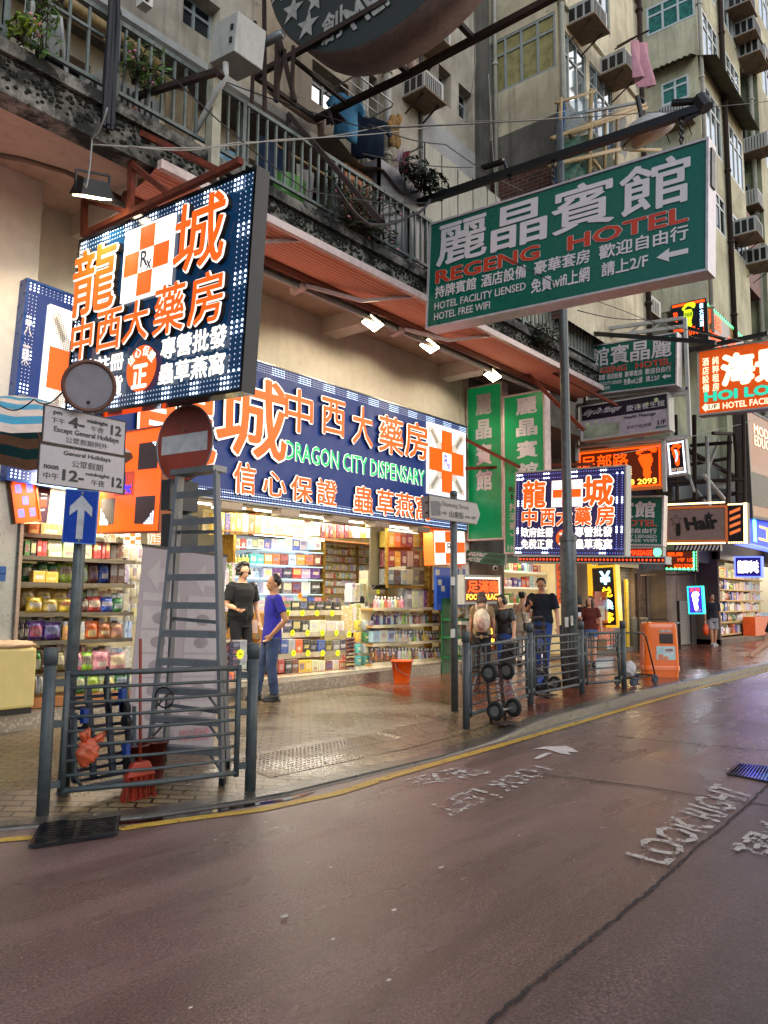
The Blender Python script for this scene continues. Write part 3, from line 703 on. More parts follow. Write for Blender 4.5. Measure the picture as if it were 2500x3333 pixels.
# things kept on the balcony
acb = ac_unit((4.55,SY+.75,SZ1+.02), .75, .35, .6, 'cream air conditioner box standing on the balcony floor behind the rail')
def obj1(name, mb, m, label, cat, group=None, smooth=False): return tag(P(name, mb, m, None, smooth), label, cat, group)
mb = MB(); mb.lathe((6.9,SY+.45,SZ1), [(.20,0),(.30,.25),(.33,.5),(.30,.52)], 18); obj1('plastic_tub', mb, M('green_tub', '#3f7a2a', r=.4), 'green plastic tub behind the balcony rail', 'tub')
mb = MB(); mb.lathe((5.8,SY+.4,SZ1), [(.22,0),(.25,.3),(.25,.34)], 14); obj1('plastic_tub', mb, M('pale_blue_tub', '#7fb2cf', r=.4), 'pale blue plastic tub behind the balcony rail', 'tub')
mb = MB(); mb.box((7.5,SY+.3,SZ1),(7.85,SY+.6,SZ1+.26)); obj1('storage_box', mb, M('royal_blue_box', '#1f3fa0', r=.4), 'royal blue box on the balcony behind the bushy plants', 'box')
mb = MB()
mb.tube([(3.3,SY+.35,SZ1+.05),(3.38,SY+.45,SZ1+1.0),(3.42,SY+.5,SZ1+1.05),(3.62,SY+.5,SZ1+1.05),(3.72,SY+.45,SZ1+1.0),(3.82,SY+.35,SZ1+.05)], .022, 6)
ch = T('folded_frame', 'white tubular frame with a grey panel, leaning behind the left balcony rail', 'frame', (3.55,SY+.4,SZ1)); P('tube_frame', mb, WHITE, ch)
mb = MB(); mb.box((3.4,SY+.42,SZ1+.5),(3.72,SY+.45,SZ1+.95)); P('panel', mb, GREYP, ch)
mb = MB()
for x0, x1, c in ((7.9,8.5,0),): mb.box((x0,SY+.2,SZ1+.05),(x1,SY+.23,RT+.2))
obj1('hanging_sheet', mb, M('orange_brown_sheet', '#9a6647', r=.8, bp=.3), 'orange brown cloth sheet hung behind the balcony rail', 'cloth')
mb = MB(); mb.box((8.55,SY+.12,SZ1+.05),(9.95,SY+.16,RT+.55)); mb.box((8.55,SY+.12,SZ1+.05),(8.6,SY+1.4,RT+.55)); mb.box((9.18,SY+.108,SZ1+.05),(9.21,SY+.119,RT+.55)); obj1('metal_screen', mb, M('grey_sheet_metal', '#7f7f83', r=.5, m=.3, dirt=.3), 'grey sheet metal enclosure on the balcony beside the hotel sign', 'screen')
mb = MB(); 
for i in range(14):
    x = 7.3+i*2.0/14; s = .08*math.sin(i*.9); z9 = oY(1200,545,SY+.1).z
    mb.quad((x,SY+.05,z9+s),(x+2.0/14,SY+.05,z9+.08*math.sin((i+1)*.9)),(x+2.0/14,SY+1.5,z9+.3),(x,SY+1.5,z9+.3))
obj1('tarpaulin', mb, M('dusty_tarpaulin', '#6d6457', r=.8, dirt=.5), 'dusty sagging tarpaulin stretched over the balcony', 'tarpaulin')
mb = MB()
for i in range(14):
    x = 9.7+i*(SX1-9.7)/14
    mb.box((x,SY+.10,SZ1+.04),(x+(SX1-9.7)/14-.03,SY+.13,RT+1.3+.1*random.random()))
obj1('metal_cladding', mb, M('pale_ribbed_cladding', '#7d8077', r=.5, m=.35, dirt=.6), 'pale ribbed metal sheets closing in the far end of the balcony', 'cladding')
# drainpipes
WPIPE = M('pale_drainpipe', '#a7a79b', r=.45, dirt=.35)
dp = 0
for x, ya, yb, r, l in ((1182,210,420,.045,'left pale drainpipe of the close pair on the upper wall'),(1192,210,420,.05,'right pale drainpipe of the close pair on the upper wall'),(1262,215,560,.075,'thick pale drainpipe beside the grey air conditioner')):
    a = oY(x, ya, UY-.12); b = oY(x, yb, UY-.12); mb = MB(); mb.tube([(a.x,UY-.12,b1z-.2),(a.x,UY-.12,a.z)], r, 10)
    for z in (b1z+.4, b1z+2.0): mb.lathe((a.x,UY-.12,z), [(r*1.3,0),(r*1.3,.06)], 10)
    obj1('drainpipe', mb, WPIPE, l, 'drainpipe', None, True)
mb = MB(); p = [oY(x,y,UY-.2) for x,y in ((880,290),(930,330),(1010,385),(1045,395))]; mb.tube(p, .07, 10); p2 = [oY(x,y,UY-.2) for x,y in ((1045,395),(1050,470))]; mb.tube(p2, .07, 10)
obj1('drainpipe', mb, M('pink_beige_pipe', '#a48c7c', r=.6, dirt=.4), 'fat beige sloping drainpipe under the upper floor edge', 'drainpipe', None, True)
mb = MB(); p = [oY(x,y,UY-.15) for x,y in ((1300,155),(1335,175),(1340,230))]; mb.tube(p, .09, 10); obj1('drainpipe', mb, M('pinkish_pipe_bend', '#b79c92', r=.6, dirt=.4), 'pinkish pipe bend under the round star sign', 'drainpipe', None, True)
mb = MB(); p = [oY(x,y,SY+.7) for x,y in ((215,0),(270,40),(350,95),(420,140),(520,215))]; mb.tube(p, .06, 10); obj1('drainpipe', mb, M('mustard_pipe', '#8f7a4f', r=.6, dirt=.5), 'mustard pipe sloping over the left balcony', 'drainpipe', None, True)
# potted creepers and moss on the balcony
LEAF = [M('leaf_green', '#4c7030', r=.5, var=.5, sc=20), M('dark_leaf', '#243019', r=.6, var=.5, sc=20)]; PINK = M('pink_petals', '#d58aa8', r=.6)
def plant(name, c, rx_, rz_, n, label, m=LEAF[0], fl=6, droop=0, ls=.045):
    t = T(name, label, 'plant', c); g = MB(); st = MB(); f = MB()
    for i in range(int(n*1.7)):
        a = random.uniform(0, 6.28); rr = random.random()**.6
        p = V((c[0]+rx_*rr*math.cos(a), c[1]-.1+.22*rr*math.sin(a), c[2]+rz_*random.uniform(-.2 if not droop else -1,1)))
        u = V((random.gauss(0,1),random.gauss(0,1),random.gauss(0,.6))).normalized(); v = u.orthogonal().normalized(); s = ls*random.uniform(.6,1.5)
        g.add([p-u*s, p+v*s*.5, p+u*s, p-v*s*.5], [(0,1,2,3)])
        if i % 9 == 0: st.tube([(c[0]+random.uniform(-.3,.3)*rx_,c[1],c[2]-rz_*.2), p.lerp(V(c),.3)+V((0,0,.05)), p], .006, 4)
    for i in range(fl):
        p = (c[0]+random.uniform(-1,1)*rx_, c[1]-.2, c[2]+rz_*random.uniform(-.3,1)); f.ell(p, (.019,.019,.014), 6, 4)
    P('foliage', g, m, t); P('stem', st, M('stem_brown', '#3b3020', r=.8), t)
    if fl: P('flower', f, PINK, t)
    return t
plant('flowering_creeper', (3.28,SY+.0,7.15), .16, .5, 150, 'green creeper with pink flowers growing up the left balcony rail', droop=1)
plant('flowering_creeper', (3.1,SY-.03,6.75), .12, .16, 70, 'low pink flowered tuft at the foot of the left balcony rail', M('yellow_green_leaf', '#7f9a2c', r=.5, var=.4))
plant('balcony_shrub', (7.9,SY-.05,6.75), .75, .55, 420, 'straggly dark shrub with pink flowers hanging over the balcony edge', LEAF[1], 10, ls=.05)
plant('balcony_shrub', (9.35,SY-.05,RT+.35), .6, .25, 220, 'spiky dark plant on the balcony rail beside the hotel sign', LEAF[1], 0, ls=.07)
plant('balcony_shrub', (4.45,SY+.1,7.1), .3, .3, 120, 'small creeper with pink flowers behind the grey meter box', LEAF[0], 5)
plant('balcony_shrub', (13.2,SY-.08,6.45), .5, .35, 200, 'dark weeds growing from the slab edge near the lamp post', LEAF[1], 0)
ms = MB()
for i in range(2600):
    x = random.uniform(1.5, SX1); z = SZ1-.02-abs(random.gauss(0,.17)); 
    if z < SZ0+.05: continue
    s = random.uniform(.012,.035); ms.ell((x,SY-.005,z), (s,.018,s*.8), 5, 3)
o = P('moss', ms, M('black_green_moss', '#14180f', r=1, var=.6, sc=30)); o['kind'] = 'stuff'; o['label'] = 'black green moss clinging to the balcony slab edge'
# striped awning under the slab edge
def stripes(name, c1, c2, per):
    mt, nt, b = _new(name); p = coords(nt, True); wv = nd(nt, 'ShaderNodeTexWave', i_Scale=per, bands_direction='Y'); nt.links.new(p, wv.inputs[0])
    nt.links.new(mixc(nt, ramp(nt, wv.outputs['Fac'], [(.35,0.),(.6,1.)]), c1, c2), b.inputs['Base Color']); b.inputs['Roughness'].default_value = .8
    b.inputs['Transmission Weight'].default_value = 0; bump(nt, wv.outputs['Fac'], b, .3, .01); return mt
AX0, AX1 = oY(650,565,SY).x-.6, SX1-.4
aw = T('striped_awning', 'salmon striped shop awning stretched under the balcony edge', 'awning', (AX0,SY,5.7))
AZ = SZ0+.02; RY, RZ = 7.55, oY(857,838,7.55).z
mb = MB(); n = 30
for i in range(n):
    for k in range(6):
        f = lambda u: (SY-.08+(RY-SY+.08)*u, AZ-.02+(RZ-AZ+.02)*u-.05*math.sin(math.pi*u))
        (y0,z0),(y1,z1) = f(k/6), f((k+1)/6); xa, xb = AX0+(AX1-AX0)*i/n, AX0+(AX1-AX0)*(i+1)/n
        mb.quad((xa,y0,z0),(xb,y0,z0),(xb,y1,z1),(xa,y1,z1))
P('fabric', mb, stripes('salmon_striped_fabric', hx('#ffbaa0'), hx('#e68f72'), 7.0), aw, True)
mb = MB(); mb.box((AX0,SY-.14,AZ-.07),(AX1,SY-.065,AZ+.03)); P('front_bar', mb, M('pinkish_white_bar', '#cdb9b4', r=.4), aw)
mb = MB(); mb.tube([(AX0,RY,RZ-.02),(AX1,RY,RZ-.02)], .065, 12); P('roller', mb, stripes('rolled_brown_fabric', hx('#7a3d28'), hx('#4d2418'), 7.0), aw, True)
mb = MB(); mb.box((AX0,RY+.12,RZ-.14),(AX1,RY+.18,RZ-.08)); mb.box((AX0,RY+.2,RZ-.05),(AX1,RY+.24,RZ+.03)); P('roller_bracket_bar', mb, GREYP, aw)
for xa, xe, yy in ((oY(1000,925,RY).x, oY(1190,985,7.2).x, 0),(oY(1320,1080,RY).x, oY(1560,1160,7.2).x, 0),(AX0+.5,AX0+1.1,0)):
    mb = MB(); el = (xa+.9, 7.32, RZ-.12); mb.bar((xa,RY+.05,RZ-.1), el, .05); mb.bar(el, (xa+1.7,SY-.05,AZ-.03), .045); mb.bar((xa,RY+.05,RZ-.1),(xa,RY+.3,RZ-.14),.09)
    P('folding_arm', mb, M('pinkish_white_bar', '#cdb9b4'), aw)
mb = MB(); mb.box((AX0,7.75,6.2),(AX0+.05,9.1,6.28)); 
# floodlights under the awning
def flood(c, aim, label, e=60, size=.34):
    """slanting housing on a bracket; its glass glows and a spot lamp in it lights the wall and the sign"""
    c = V(c); a = (V(aim)-c).normalized(); x = V((1,0,0)); x = (x-a*x.dot(a)).normalized(); y = a.cross(x)
    t = T('floodlight', label, 'floodlight', c, 'floodlights along the pharmacy front'); s = size/2
    h = MB(); h.hexa([c-x*s*.7-y*s*.45-a*.16, c+x*s*.7-y*s*.45-a*.16, c+x*s*.7+y*s*.45-a*.16, c-x*s*.7+y*s*.45-a*.16, c-x*s-y*s*.72, c+x*s-y*s*.72, c+x*s+y*s*.72, c-x*s+y*s*.72]); P('housing', h, BLACK, t)
    g = MB(); g.obox(c+a*.008, x*s*.86, y*s*.6, a*.004); P('glass', g, E_FLOOD, t)
    f = MB(); f.bar(c-x*s-a*.05, c-x*s-a*.05+V((0,.0,.2)), .02); f.bar(c+x*s-a*.05, c+x*s-a*.05+V((0,.0,.2)), .02); f.bar(c-x*s-a*.05+V((0,0,.2)), c+x*s-a*.05+V((0,0,.2)), .02); P('bracket', f, BLACK, t)
    ld = bpy.data.lights.new('floodlight_lamp', 'SPOT'); ld.energy = e; ld.spot_size = R_(130); ld.spot_blend = .35; ld.color = (1,.86,.6); ld.shadow_soft_size = .12
    lo = bpy.data.objects.new('floodlight_lamp', ld); C.objects.link(lo); lo.parent = t; lo.location = a*.03
    lo.rotation_euler = (V((0,.8,-1.1)) if c.x > 5 else a).to_track_quat('-Z','Y').to_euler(); return t
FLY = 7.75
for x, y, l in ((1213,1052,'lit black floodlight over the English words of the main pharmacy sign'),(1398,1126,'lit black floodlight over the right end of the main pharmacy sign'),(1604,1222,'lit black floodlight over the green vertical hotel sign')):
    p = oY(x, y, FLY); flood(p, p+V((-.35,-.35,-1.0)), l, 80)
p = oY(820, 890, FLY); flood(p+V((-.2,0,0)), p+V((0,.8,-1.1)), 'black floodlight behind the blue projecting pharmacy sign', 130)
p = oX(300, 640, 4.0); flood(p, p+V((.25,.35,-1.0)), 'lit grey floodlight under the slab at the left of the blue projecting sign', 120, .36)
# rusty hangers of the projecting pharmacy sign
PS = panel_px('X', 4.3, (249,808), (816,547), (236,1340), (803,1277))
hg = T('sign_hanger', 'rust red angle iron frame holding the blue projecting pharmacy sign', 'sign frame', oX(430,600,4.35))
mb = MB(); q = lambda x,y,X=4.4: oX(x,y,X)
mb.bar(q(433,355), q(424,695), .075, .05); P('upright', mb, RUST, hg)
mb = MB(); mb.bar(q(430,420), oX(710,555,4.9), .06); P('stay', mb, RUST, hg)
mb = MB(); mb.bar(q(430,535), q(555,635), .055); P('brace', mb, RUST, hg)
mb = MB(); mb.bar(q(280,760), q(700,565), .06); mb.bar(q(700,565), q(785,523), .06); P('top_bar', mb, RUST, hg)
mb = MB(); mb.bar(q(275,650), q(273,770), .06); P('upright', mb, RUST, hg)
mb = MB(); mb.bar(q(275,655), q(425,690), .04); P('brace', mb, RUST, hg)
mb = MB(); mb.bar(oX(390,330,4.6), oX(712,232,4.6), .06); mb.bar(oX(712,232,4.6), oX(720,250,4.6), .06); obj1('scaffold_bar', mb, DRUST, 'weathered flat bar sticking out over the left balcony rail to the meter box', 'bar')
mb = MB(); mb.tube([oY(x,y,7.75) for x,y in ((-60,495),(80,520),(215,560),(330,610),(470,690))], .03, 6); obj1('soffit_conduit', mb, M('brown_conduit', '#5a4234', r=.6, dirt=.4), 'brown conduit clipped along the soffit above the left floodlight', 'conduit', None, True)
# meter box on its pole
mt_ = T('meter_box', 'grey white metal meter box on a square post above the balcony', 'meter box', oX(730,200,5.2))
p = panel_px('X', 5.2, (688,80), (770,38), (686,205), (768,160))
mb = MB(); p.box(mb, 0,0,1,1, 0,-.42); P('cabinet', mb, GREYP, mt_, bev=.01)
mb = MB(); p.box(mb, .80,.3,.88,.42, .02,.001); p.box(mb, .80,.62,.88,.74, .02,.001); P('latch', mb, BLACK, mt_)
mb = MB(); mb.box((5.28,SY-.12,SZ1-.3),(5.4,SY,oX(745,170,5.3).z)); P('post', mb, M('cream_post', '#9d9a89', r=.6, dirt=.5), mt_)
mb = MB(); mb.tube([oX(x,y,5.25) for x,y in ((735,205),(735,250),(700,310),(640,420),(590,520),(585,570))], .035, 7); P('conduit', mb, GREYP, mt_, True)
# cable bundle up the left end
mb = MB()
for i in range(7):
    o = random.uniform(-.07,.07); mb.tube([(4.05+o,SY-.06+random.uniform(-.03,.03),z+random.uniform(-.05,.05)) for z in (6.3,6.9,7.5,8.1,9.0,10.5)], random.uniform(.012,.03), 5)
obj1('cable_bundle', mb, WIREM, 'bundle of black cables climbing past the left balcony rail', 'cables')
mb = MB(); mb.box((4.0,SY-.14,8.35),(4.3,SY+.0,8.95)); mb.tube([(4.0,SY-.05,8.35),(3.9,SY-.05,8.0),(4.1,SY-.05,7.6)],.03,6); obj1('junction_box', mb, BLACK, 'black electric junction box on the cable bundle above the left balcony', 'junction box')
cm = T('security_camera', 'small white camera at the top of the cable bundle', 'camera', oY(468,12,SY)); c = oY(468,12,SY)
mb = MB(); mb.box((c.x-.06,c.y-.08,c.z-.05),(c.x+.06,c.y+.05,c.z+.05)); P('case', mb, WHITE, cm); mb = MB(); mb.lathe((c.x-.02,c.y-.081,c.z),[(.03,0),(.03,.012)],10,(0,-1,0)); P('lens', mb, BLACK, cm)
# the big skeleton frame (an empty sign frame) high over the pavement
FRZ = oX(1370,235,11).z
fr = T('empty_sign_frame', 'big rusty empty sign frame hanging level high above the street', 'sign frame', oZ(1050,360,9.6))
zf = 9.2
pf = lambda x, y: oZ(x, y, zf)
mb = MB(); mb.bar(pf(1027,388), pf(1332,241), .085); mb.bar(pf(1332,241), pf(1543,128), .085); mb.bar(pf(1543,128), pf(1860,-40), .085); P('long_beam', mb, DRUST, fr)
mb = MB(); mb.bar(pf(830,248), pf(1265,0), .075); P('long_beam', mb, DRUST, fr)
for a, b in (((830,248),(1027,388)),((1147,68),(1332,241)),((1420,-5),(1543,128)),((945,185),(1128,335))):
    mb = MB(); mb.bar(pf(*a), pf(*b), .07 if a[0] != 945 else .05); P('cross_beam', mb, DRUST, fr)
st = T('steel_strut_cluster', 'cluster of dark steel struts and hangers between balcony and round sign', 'struts', oX(930,200,6.8))
for a, b, ww in (((905,110),(900,330),.06),((905,110),(960,330),.05),((860,0),(862,390),.045),((830,70),(818,370),.04),((925,160),(895,310),.05),((955,150),(950,325),.04),((940,370),(937,720),.05),((940,372),(1240,720),.06),((940,480),(880,640),.06)):
    mb = MB(); mb.bar(oX(*a, 6.8), oX(*b, 6.8), ww); P('strut', mb, DRUST, st)
mb = MB(); mb.tube([oX(x,y,6.0) for x,y in ((770,185),(850,145),(920,110))], .055, 8); obj1('steel_pipe', mb, M('grey_pipe_arm', '#6d7072', r=.4, m=.6), 'grey pipe arm reaching from the meter box to the round sign', 'pipe', None, True)
# drying racks and laundry
def rack(p0, w, d, label):
    t = T('drying_rack', label, 'drying rack', p0); x, y, z = p0; m = MB()
    m.tube([(x,y,z),(x,y-d*.9,z+.02),(x+.08,y-d,z+.02),(x+w-.08,y-d,z+.02),(x+w,y-d*.9,z+.02),(x+w,y,z)], .014, 6); P('outer_tube', m, ALU, t)
    m = MB()
    for k in range(3): yy = y-d*(.25+.25*k); m.tube([(x,yy,z+.01),(x+w,yy,z+.01)], .008, 5)
    P('hanging_bar', m, ALU, t); return t
def cloth(pts, m, name, label, cat, amp=.05, nx=14, ny=16, thick=.012):
    """hanging cloth between four corners (TL,TR,BL,BR) with soft vertical folds"""
    a,b,c,d = [V(p) for p in pts]; mb = MB(); n = (b-a).cross(c-a).normalized(); ph = random.uniform(0,6)
    for s in (0,1):
        o = len(mb.v)
        for j in range(ny+1):
            for i in range(nx+1):
                u, v = i/nx, j/ny; p = (a*(1-u)+b*u)*(1-v)+(c*(1-u)+d*u)*v
                k = amp*(.35+v)*(math.sin(u*9+ph+v)+.5*math.sin(u*17+2*ph-v*2)); p = p+n*(k+s*thick)+V((0,0,.02*math.sin(u*11+ph)*v))
                mb.v.append(tuple(p))
        for j in range(ny):
            for i in range(nx): mb.f.append((o+j*(nx+1)+i,o+j*(nx+1)+i+1,o+(j+1)*(nx+1)+i+1,o+(j+1)*(nx+1)+i))
    return obj1(name, mb, m, label, cat, None, True)
def shirt(p, w, h, m, label, out=V((0,-1,0))):
    """t-shirt on a hanger: body and two sleeves in one cloth, hanger its part; p = hook point"""
    p = V(p); sx = V((out.y,-out.x,0)); sx = -sx if sx.dot(_r) < 0 else sx
    t = T('hanging_shirt', label, 'shirt', p)
    prof = [(-.5,-.16),(-.72,-.36),(-.62,-.46),(-.44,-.34),(-.44,-1),(.44,-1),(.44,-.34),(.62,-.46),(.72,-.36),(.5,-.16),(.16,-.09),(0,-.14),(-.16,-.09)]
    mb = MB(); poly = [p+sx*(a*w)+V((0,0,b*h)) for a,b in prof]; mb.prism(poly, out*.05)
    bm = bmesh.new(); me = mb.mesh('shirt'); bm.from_mesh(me); bmesh.ops.triangulate(bm, faces=bm.faces[:]); bmesh.ops.subdivide_edges(bm, edges=bm.edges[:], cuts=3, use_grid_fill=True)
    for v in bm.verts:
        k = (p.z-v.co.z)/h; v.co += out*(.05*k*math.sin((v.co-p).dot(sx)*22+1)+.02*math.sin(v.co.z*14))
    m2 = MB(); bm.verts.ensure_lookup_table(); m2.add([tuple(v.co) for v in bm.verts], [tuple(v.index for v in f.verts) for f in bm.faces]); bm.free()
    P('cloth', m2, m, t, True)
    hgr = MB(); hgr.tube([p+V((0,0,.05)), p, p+V((0,0,-.09*h))], .008, 5); hgr.tube([p+sx*-.42*w+V((0,0,-.17*h)), p+V((0,0,-.08*h)), p+sx*.42*w+V((0,0,-.17*h))], .01, 5); P('hanger', hgr, BLACK, t); return t
pa = oY(1055,305,UY-.02); rack((pa.x,UY,pa.z), 1.0, .75, 'drying rack outside the upper window with two blue shirts')
pa = oY(1285,520,UY-.02); rack((pa.x,UY,pa.z), 1.0, .75, 'drying rack low on the wall with plaid cloths')
p = oY(1125,300,8.0); shirt(p, .48, oY(1125,300,8.0).z-oY(1125,455,8.0).z, M('sky_blue_cotton', '#3a7ea8', r=.85, bp=.2), 'sky blue shirt drying outside the upper window', V((-.35,-.94,0)))
p = oY(1195,372,8.0); shirt(p, .62, oY(1195,372,8.0).z-oY(1195,518,8.0).z, M('navy_cotton', '#12283f', r=.85, bp=.2), 'dark navy shirt drying outside the upper window', V((-.6,-.8,0)))
def plaid(name, c1, c2):
    mt, nt, b = _new(name); p = coords(nt); a = nd(nt, 'ShaderNodeTexWave', i_Scale=9.0, bands_direction='X'); c = nd(nt, 'ShaderNodeTexWave', i_Scale=9.0, bands_direction='Z')
    nt.links.new(p, a.inputs[0]); nt.links.new(p, c.inputs[0]); k = mixc(nt, ramp(nt, a.outputs['Fac'], [(.5,0.),(.6,.5)]), c1, c2); k = mixc(nt, ramp(nt, c.outputs['Fac'], [(.5,0.),(.6,.6)]), k, c2)
    nt.links.new(k, b.inputs['Base Color']); b.inputs['Roughness'].default_value = .9; return mt
hy = 7.95
cloth([oY(x,y,hy) for x,y in ((1295,490),(1322,486),(1280,570),(1318,572))], plaid('pink_plaid', hx('#c9bfc0'), hx('#8e6470')), 'hanging_cloth', 'pink plaid cloth on the lower drying rack', 'cloth')
cloth([oY(x,y,hy-.1) for x,y in ((1315,495),(1332,490),(1305,580),(1328,590))], M('dark_red_cotton', '#6e2630', r=.9), 'hanging_cloth', 'dark red cloth on the lower drying rack', 'cloth')
cloth([oY(x,y,hy) for x,y in ((1351,568),(1392,553),(1368,632),(1402,645))], plaid('grey_plaid', hx('#bfbcc4'), hx('#5a5362')), 'hanging_cloth', 'grey and white plaid cloth pegged below the drying rack', 'cloth')
cloth([oY(x,y,hy) for x,y in ((1060,355),(1090,345),(1065,410),(1120,395))], M('maroon_dark_cotton', '#2a1520', r=.9), 'hanging_cloth', 'dark maroon bundle behind the sky blue shirt', 'cloth')
mb = MB()
for i in range(26):
    a = oY(random.uniform(1270,1300), random.uniform(385,470), 8.35); mb.ell(a, (random.uniform(.04,.09),.04,random.uniform(.06,.14)), 7, 5)
obj1('toy_bundle', mb, M('orange_yellow_plush', '#8a6a3c', r=.9, var=.6, sc=4), 'orange and yellow plush bundle hanging beside the thick drainpipe', 'plush')
pk = [oY(x,y,5.4) for x,y in ((2055,130),(2105,140),(2060,255),(2112,290))]
cloth(pk, M('dusty_pink_sheet', '#b07f8c', r=.85, bp=.2), 'hanging_sheet', 'dusty pink sheet drying on a pole high over the street', 'sheet', .10)
mb = MB(); mb.tube([oY(2010,150,6.7), oY(2052,128,5.5), oY(2110,100,4.9)], .02, 6); mb.tube([oY(2002,160,6.7), oY(2062,125,5.4)], .02, 6); obj1('drying_pole', mb, DRUST, 'dark iron pole holding the pink sheet', 'pole')
for x, w_, zt, c, nm in ((2.3,.5,7.5,'#6e6a66','grey cloth'),(4.9,.45,7.45,'#8a7a62','beige towel'),(6.35,.5,7.5,'#20304a','dark blue cloth'),(7.0,.35,7.4,'#9a9690','off white shirt cloth'),(9.9,.5,8.3,'#5a3a2c','brown blanket'),(11.2,.5,8.4,'#7a8890','pale blue sheet')):
    yy = SY+.28; cloth([(x,yy,zt),(x+w_,yy,zt),(x+.02,yy,zt-.62),(x+w_-.03,yy,zt-.58)], M('cloth_'+nm.replace(' ','_'), c, r=.9, bp=.3), 'hanging_cloth', nm+' drying behind the balcony rail', 'cloth')
for x, l in ((2.0,'left end'),(6.6,'middle')): mb = MB(); mb.tube([(x,SY+.3,7.5),(x+3.2,SY+.26,7.47)], .02, 6); obj1('drying_pole', mb, BAMBOO, f'bamboo drying pole over the {l} of the balcony', 'pole')
# scaffold of bamboo with netting at the corner of the second block
sc_ = T('bamboo_scaffold', 'bamboo scaffold wrapped in blue and green netting at the brick corner', 'scaffold', (14.2,B2Y-.5,8))
qn = lambda x,y,d=.5: oY(x,y,B2Y-d)
for a, b, r in (((1825,320),(1820,560),.04),((1925,290),(1918,590),.045),((1972,350),(1968,570),.035),((2010,380),(2005,545),.035),((1795,452),(2100,338),.045),((1855,435),(2105,350),.04),((1787,540),(2060,475),.045),((2050,487),(2150,488),.045),((1930,520),(1960,560),.04),((1810,335),(1940,295),.03)):
    mb = MB(); mb.tube([qn(*a), qn(*b)], r, 7); P('bamboo_pole', mb, BAMBOO, sc_, True)
NETB = glassm('blue_net', (.25,.45,.62), .25, .7); 
def netm(name, c, a):
    mt, nt, b = _new(name); n = noise(nt, coords(nt, True), 6, 6, .7); nt.links.new(ramp(nt, n, [(.35, tuple(x*.5 for x in c)), (.7, c)]), b.inputs['Base Color']); b.inputs['Alpha'].default_value = a; b.inputs['Roughness'].default_value = .8; bump(nt, n, b, .6, .05); return mt
def netp(pts, m):
    mb = MB(); a,b,c,d = [V(p) for p in pts]; n = 10
    g = [[(a*(1-i/n)+b*i/n)*(1-j/n)+(c*(1-i/n)+d*i/n)*j/n+V((0,-.06*math.sin(i*1.3+j),0)) for i in range(n+1)] for j in range(n+1)]
    for j in range(n):
        for i in range(n): mb.quad(g[j][i],g[j][i+1],g[j+1][i+1],g[j+1][i])
    P('netting', mb, m, sc_, True)
netp([qn(1828,330,.45),qn(1925,318,.45),qn(1826,430,.45),qn(1925,440,.45)], netm('pale_blue_netting', hx('#6f8794'), .6)); netp([qn(1925,318,.45),qn(2030,380,.45),qn(1925,440,.45),qn(2040,520,.45)], netm('blue_netting', hx('#33597e'), .55))
netp([qn(1815,455,.42),qn(1918,435,.42),qn(1815,590,.42),qn(1920,575,.42)], netm('green_netting', hx('#1f5a48'), .9)); netp([qn(1920,435,.42),qn(2000,470,.42),qn(1920,575,.42),qn(2005,560,.42)], netm('dark_green_netting', hx('#26443a'), .8))
netp([qn(1817,330,.47),qn(1832,330,.47),qn(1812,590,.47),qn(1830,590,.47)], netm('bright_blue_netting', hx('#1a5b96'), .9))
# overhead wires
for k, (pts, r, m, l) in enumerate((
    (((560,195,10),(1200,420,9),(2500,330,14)), .012, WIREM, 'thin black wire crossing above the second drying rack'),
    (((300,470,5.5),(900,455,7),(1500,395,12),(1840,362,12.5)), .010, WIREL, 'pale wire running from the left sign frame to the lamp post'),
    (((420,475,5.5),(760,465,7),(1250,410,10),(2000,365,14)), .010, WIREL, 'second pale wire just under the first'),
    (((560,250,6),(1000,620,7.5),(1400,660,10)), .010, WIREM, 'black wire dipping behind the balcony plants'),
    (((1200,405,8),(1450,470,10),(1700,620,13)), .012, WIREM, 'black wire sloping down past the drying rack'),
    (((1180,500,8),(1540,545,12)), .012, WIREM, 'short black wire across the white wall patch'),
    (((1590,240,13.5),(1600,420,13.5),(1615,660,13.5)), .014, WIREL, 'white cable hanging down the cream side wall'),
    (((350,350,4.6),(300,450,4.7),(290,560,4.6),(275,600,4.3)), .008, WIREL, 'pale lead dangling to the left floodlight'),
    (((1540,0,12.5),(1548,200,12.5),(1530,330,12.5),(1490,350,12.5)), .014, WIREL, 'pale cable looping by the dark windows'),
    (((1880,1010,12),(2100,1040,14),(2500,1120,18)), .014, WIREM, 'black wire behind the stacked hotel signs'),
    (((1650,840,9),(2000,1000,14),(2430,1150,20)), .012, WIREM, 'black wire below the big green sign'),
    (((0,1320,5.2),(110,1300,5.0),(205,1275,4.6)), .008, WIREM, 'black wire running left from the round plate'),
    (((2000,1480,15),(2300,1405,19),(2500,1350,23)), .012, WIREL, 'pale wire under the orange hotel sign'),
    (((1090,600,7.5),(1200,730,8),(1340,700,9.5),(1400,650,10)), .03, WIREM, 'thick black cable sagging over the balcony edge'),
    )):
    P3 = [oD(*p) for p in pts]; q = []
    for a, b in zip(P3, P3[1:]):
        for i in range(8): t = i/8; q.append(a.lerp(b, t)+V((0,0,-.05*math.sin(math.pi*t))))
    q.append(P3[-1]); mb = MB(); mb.tube(q, r*.6, 5); tag(P('overhead_wire', mb, m, None, True), l, 'wire')
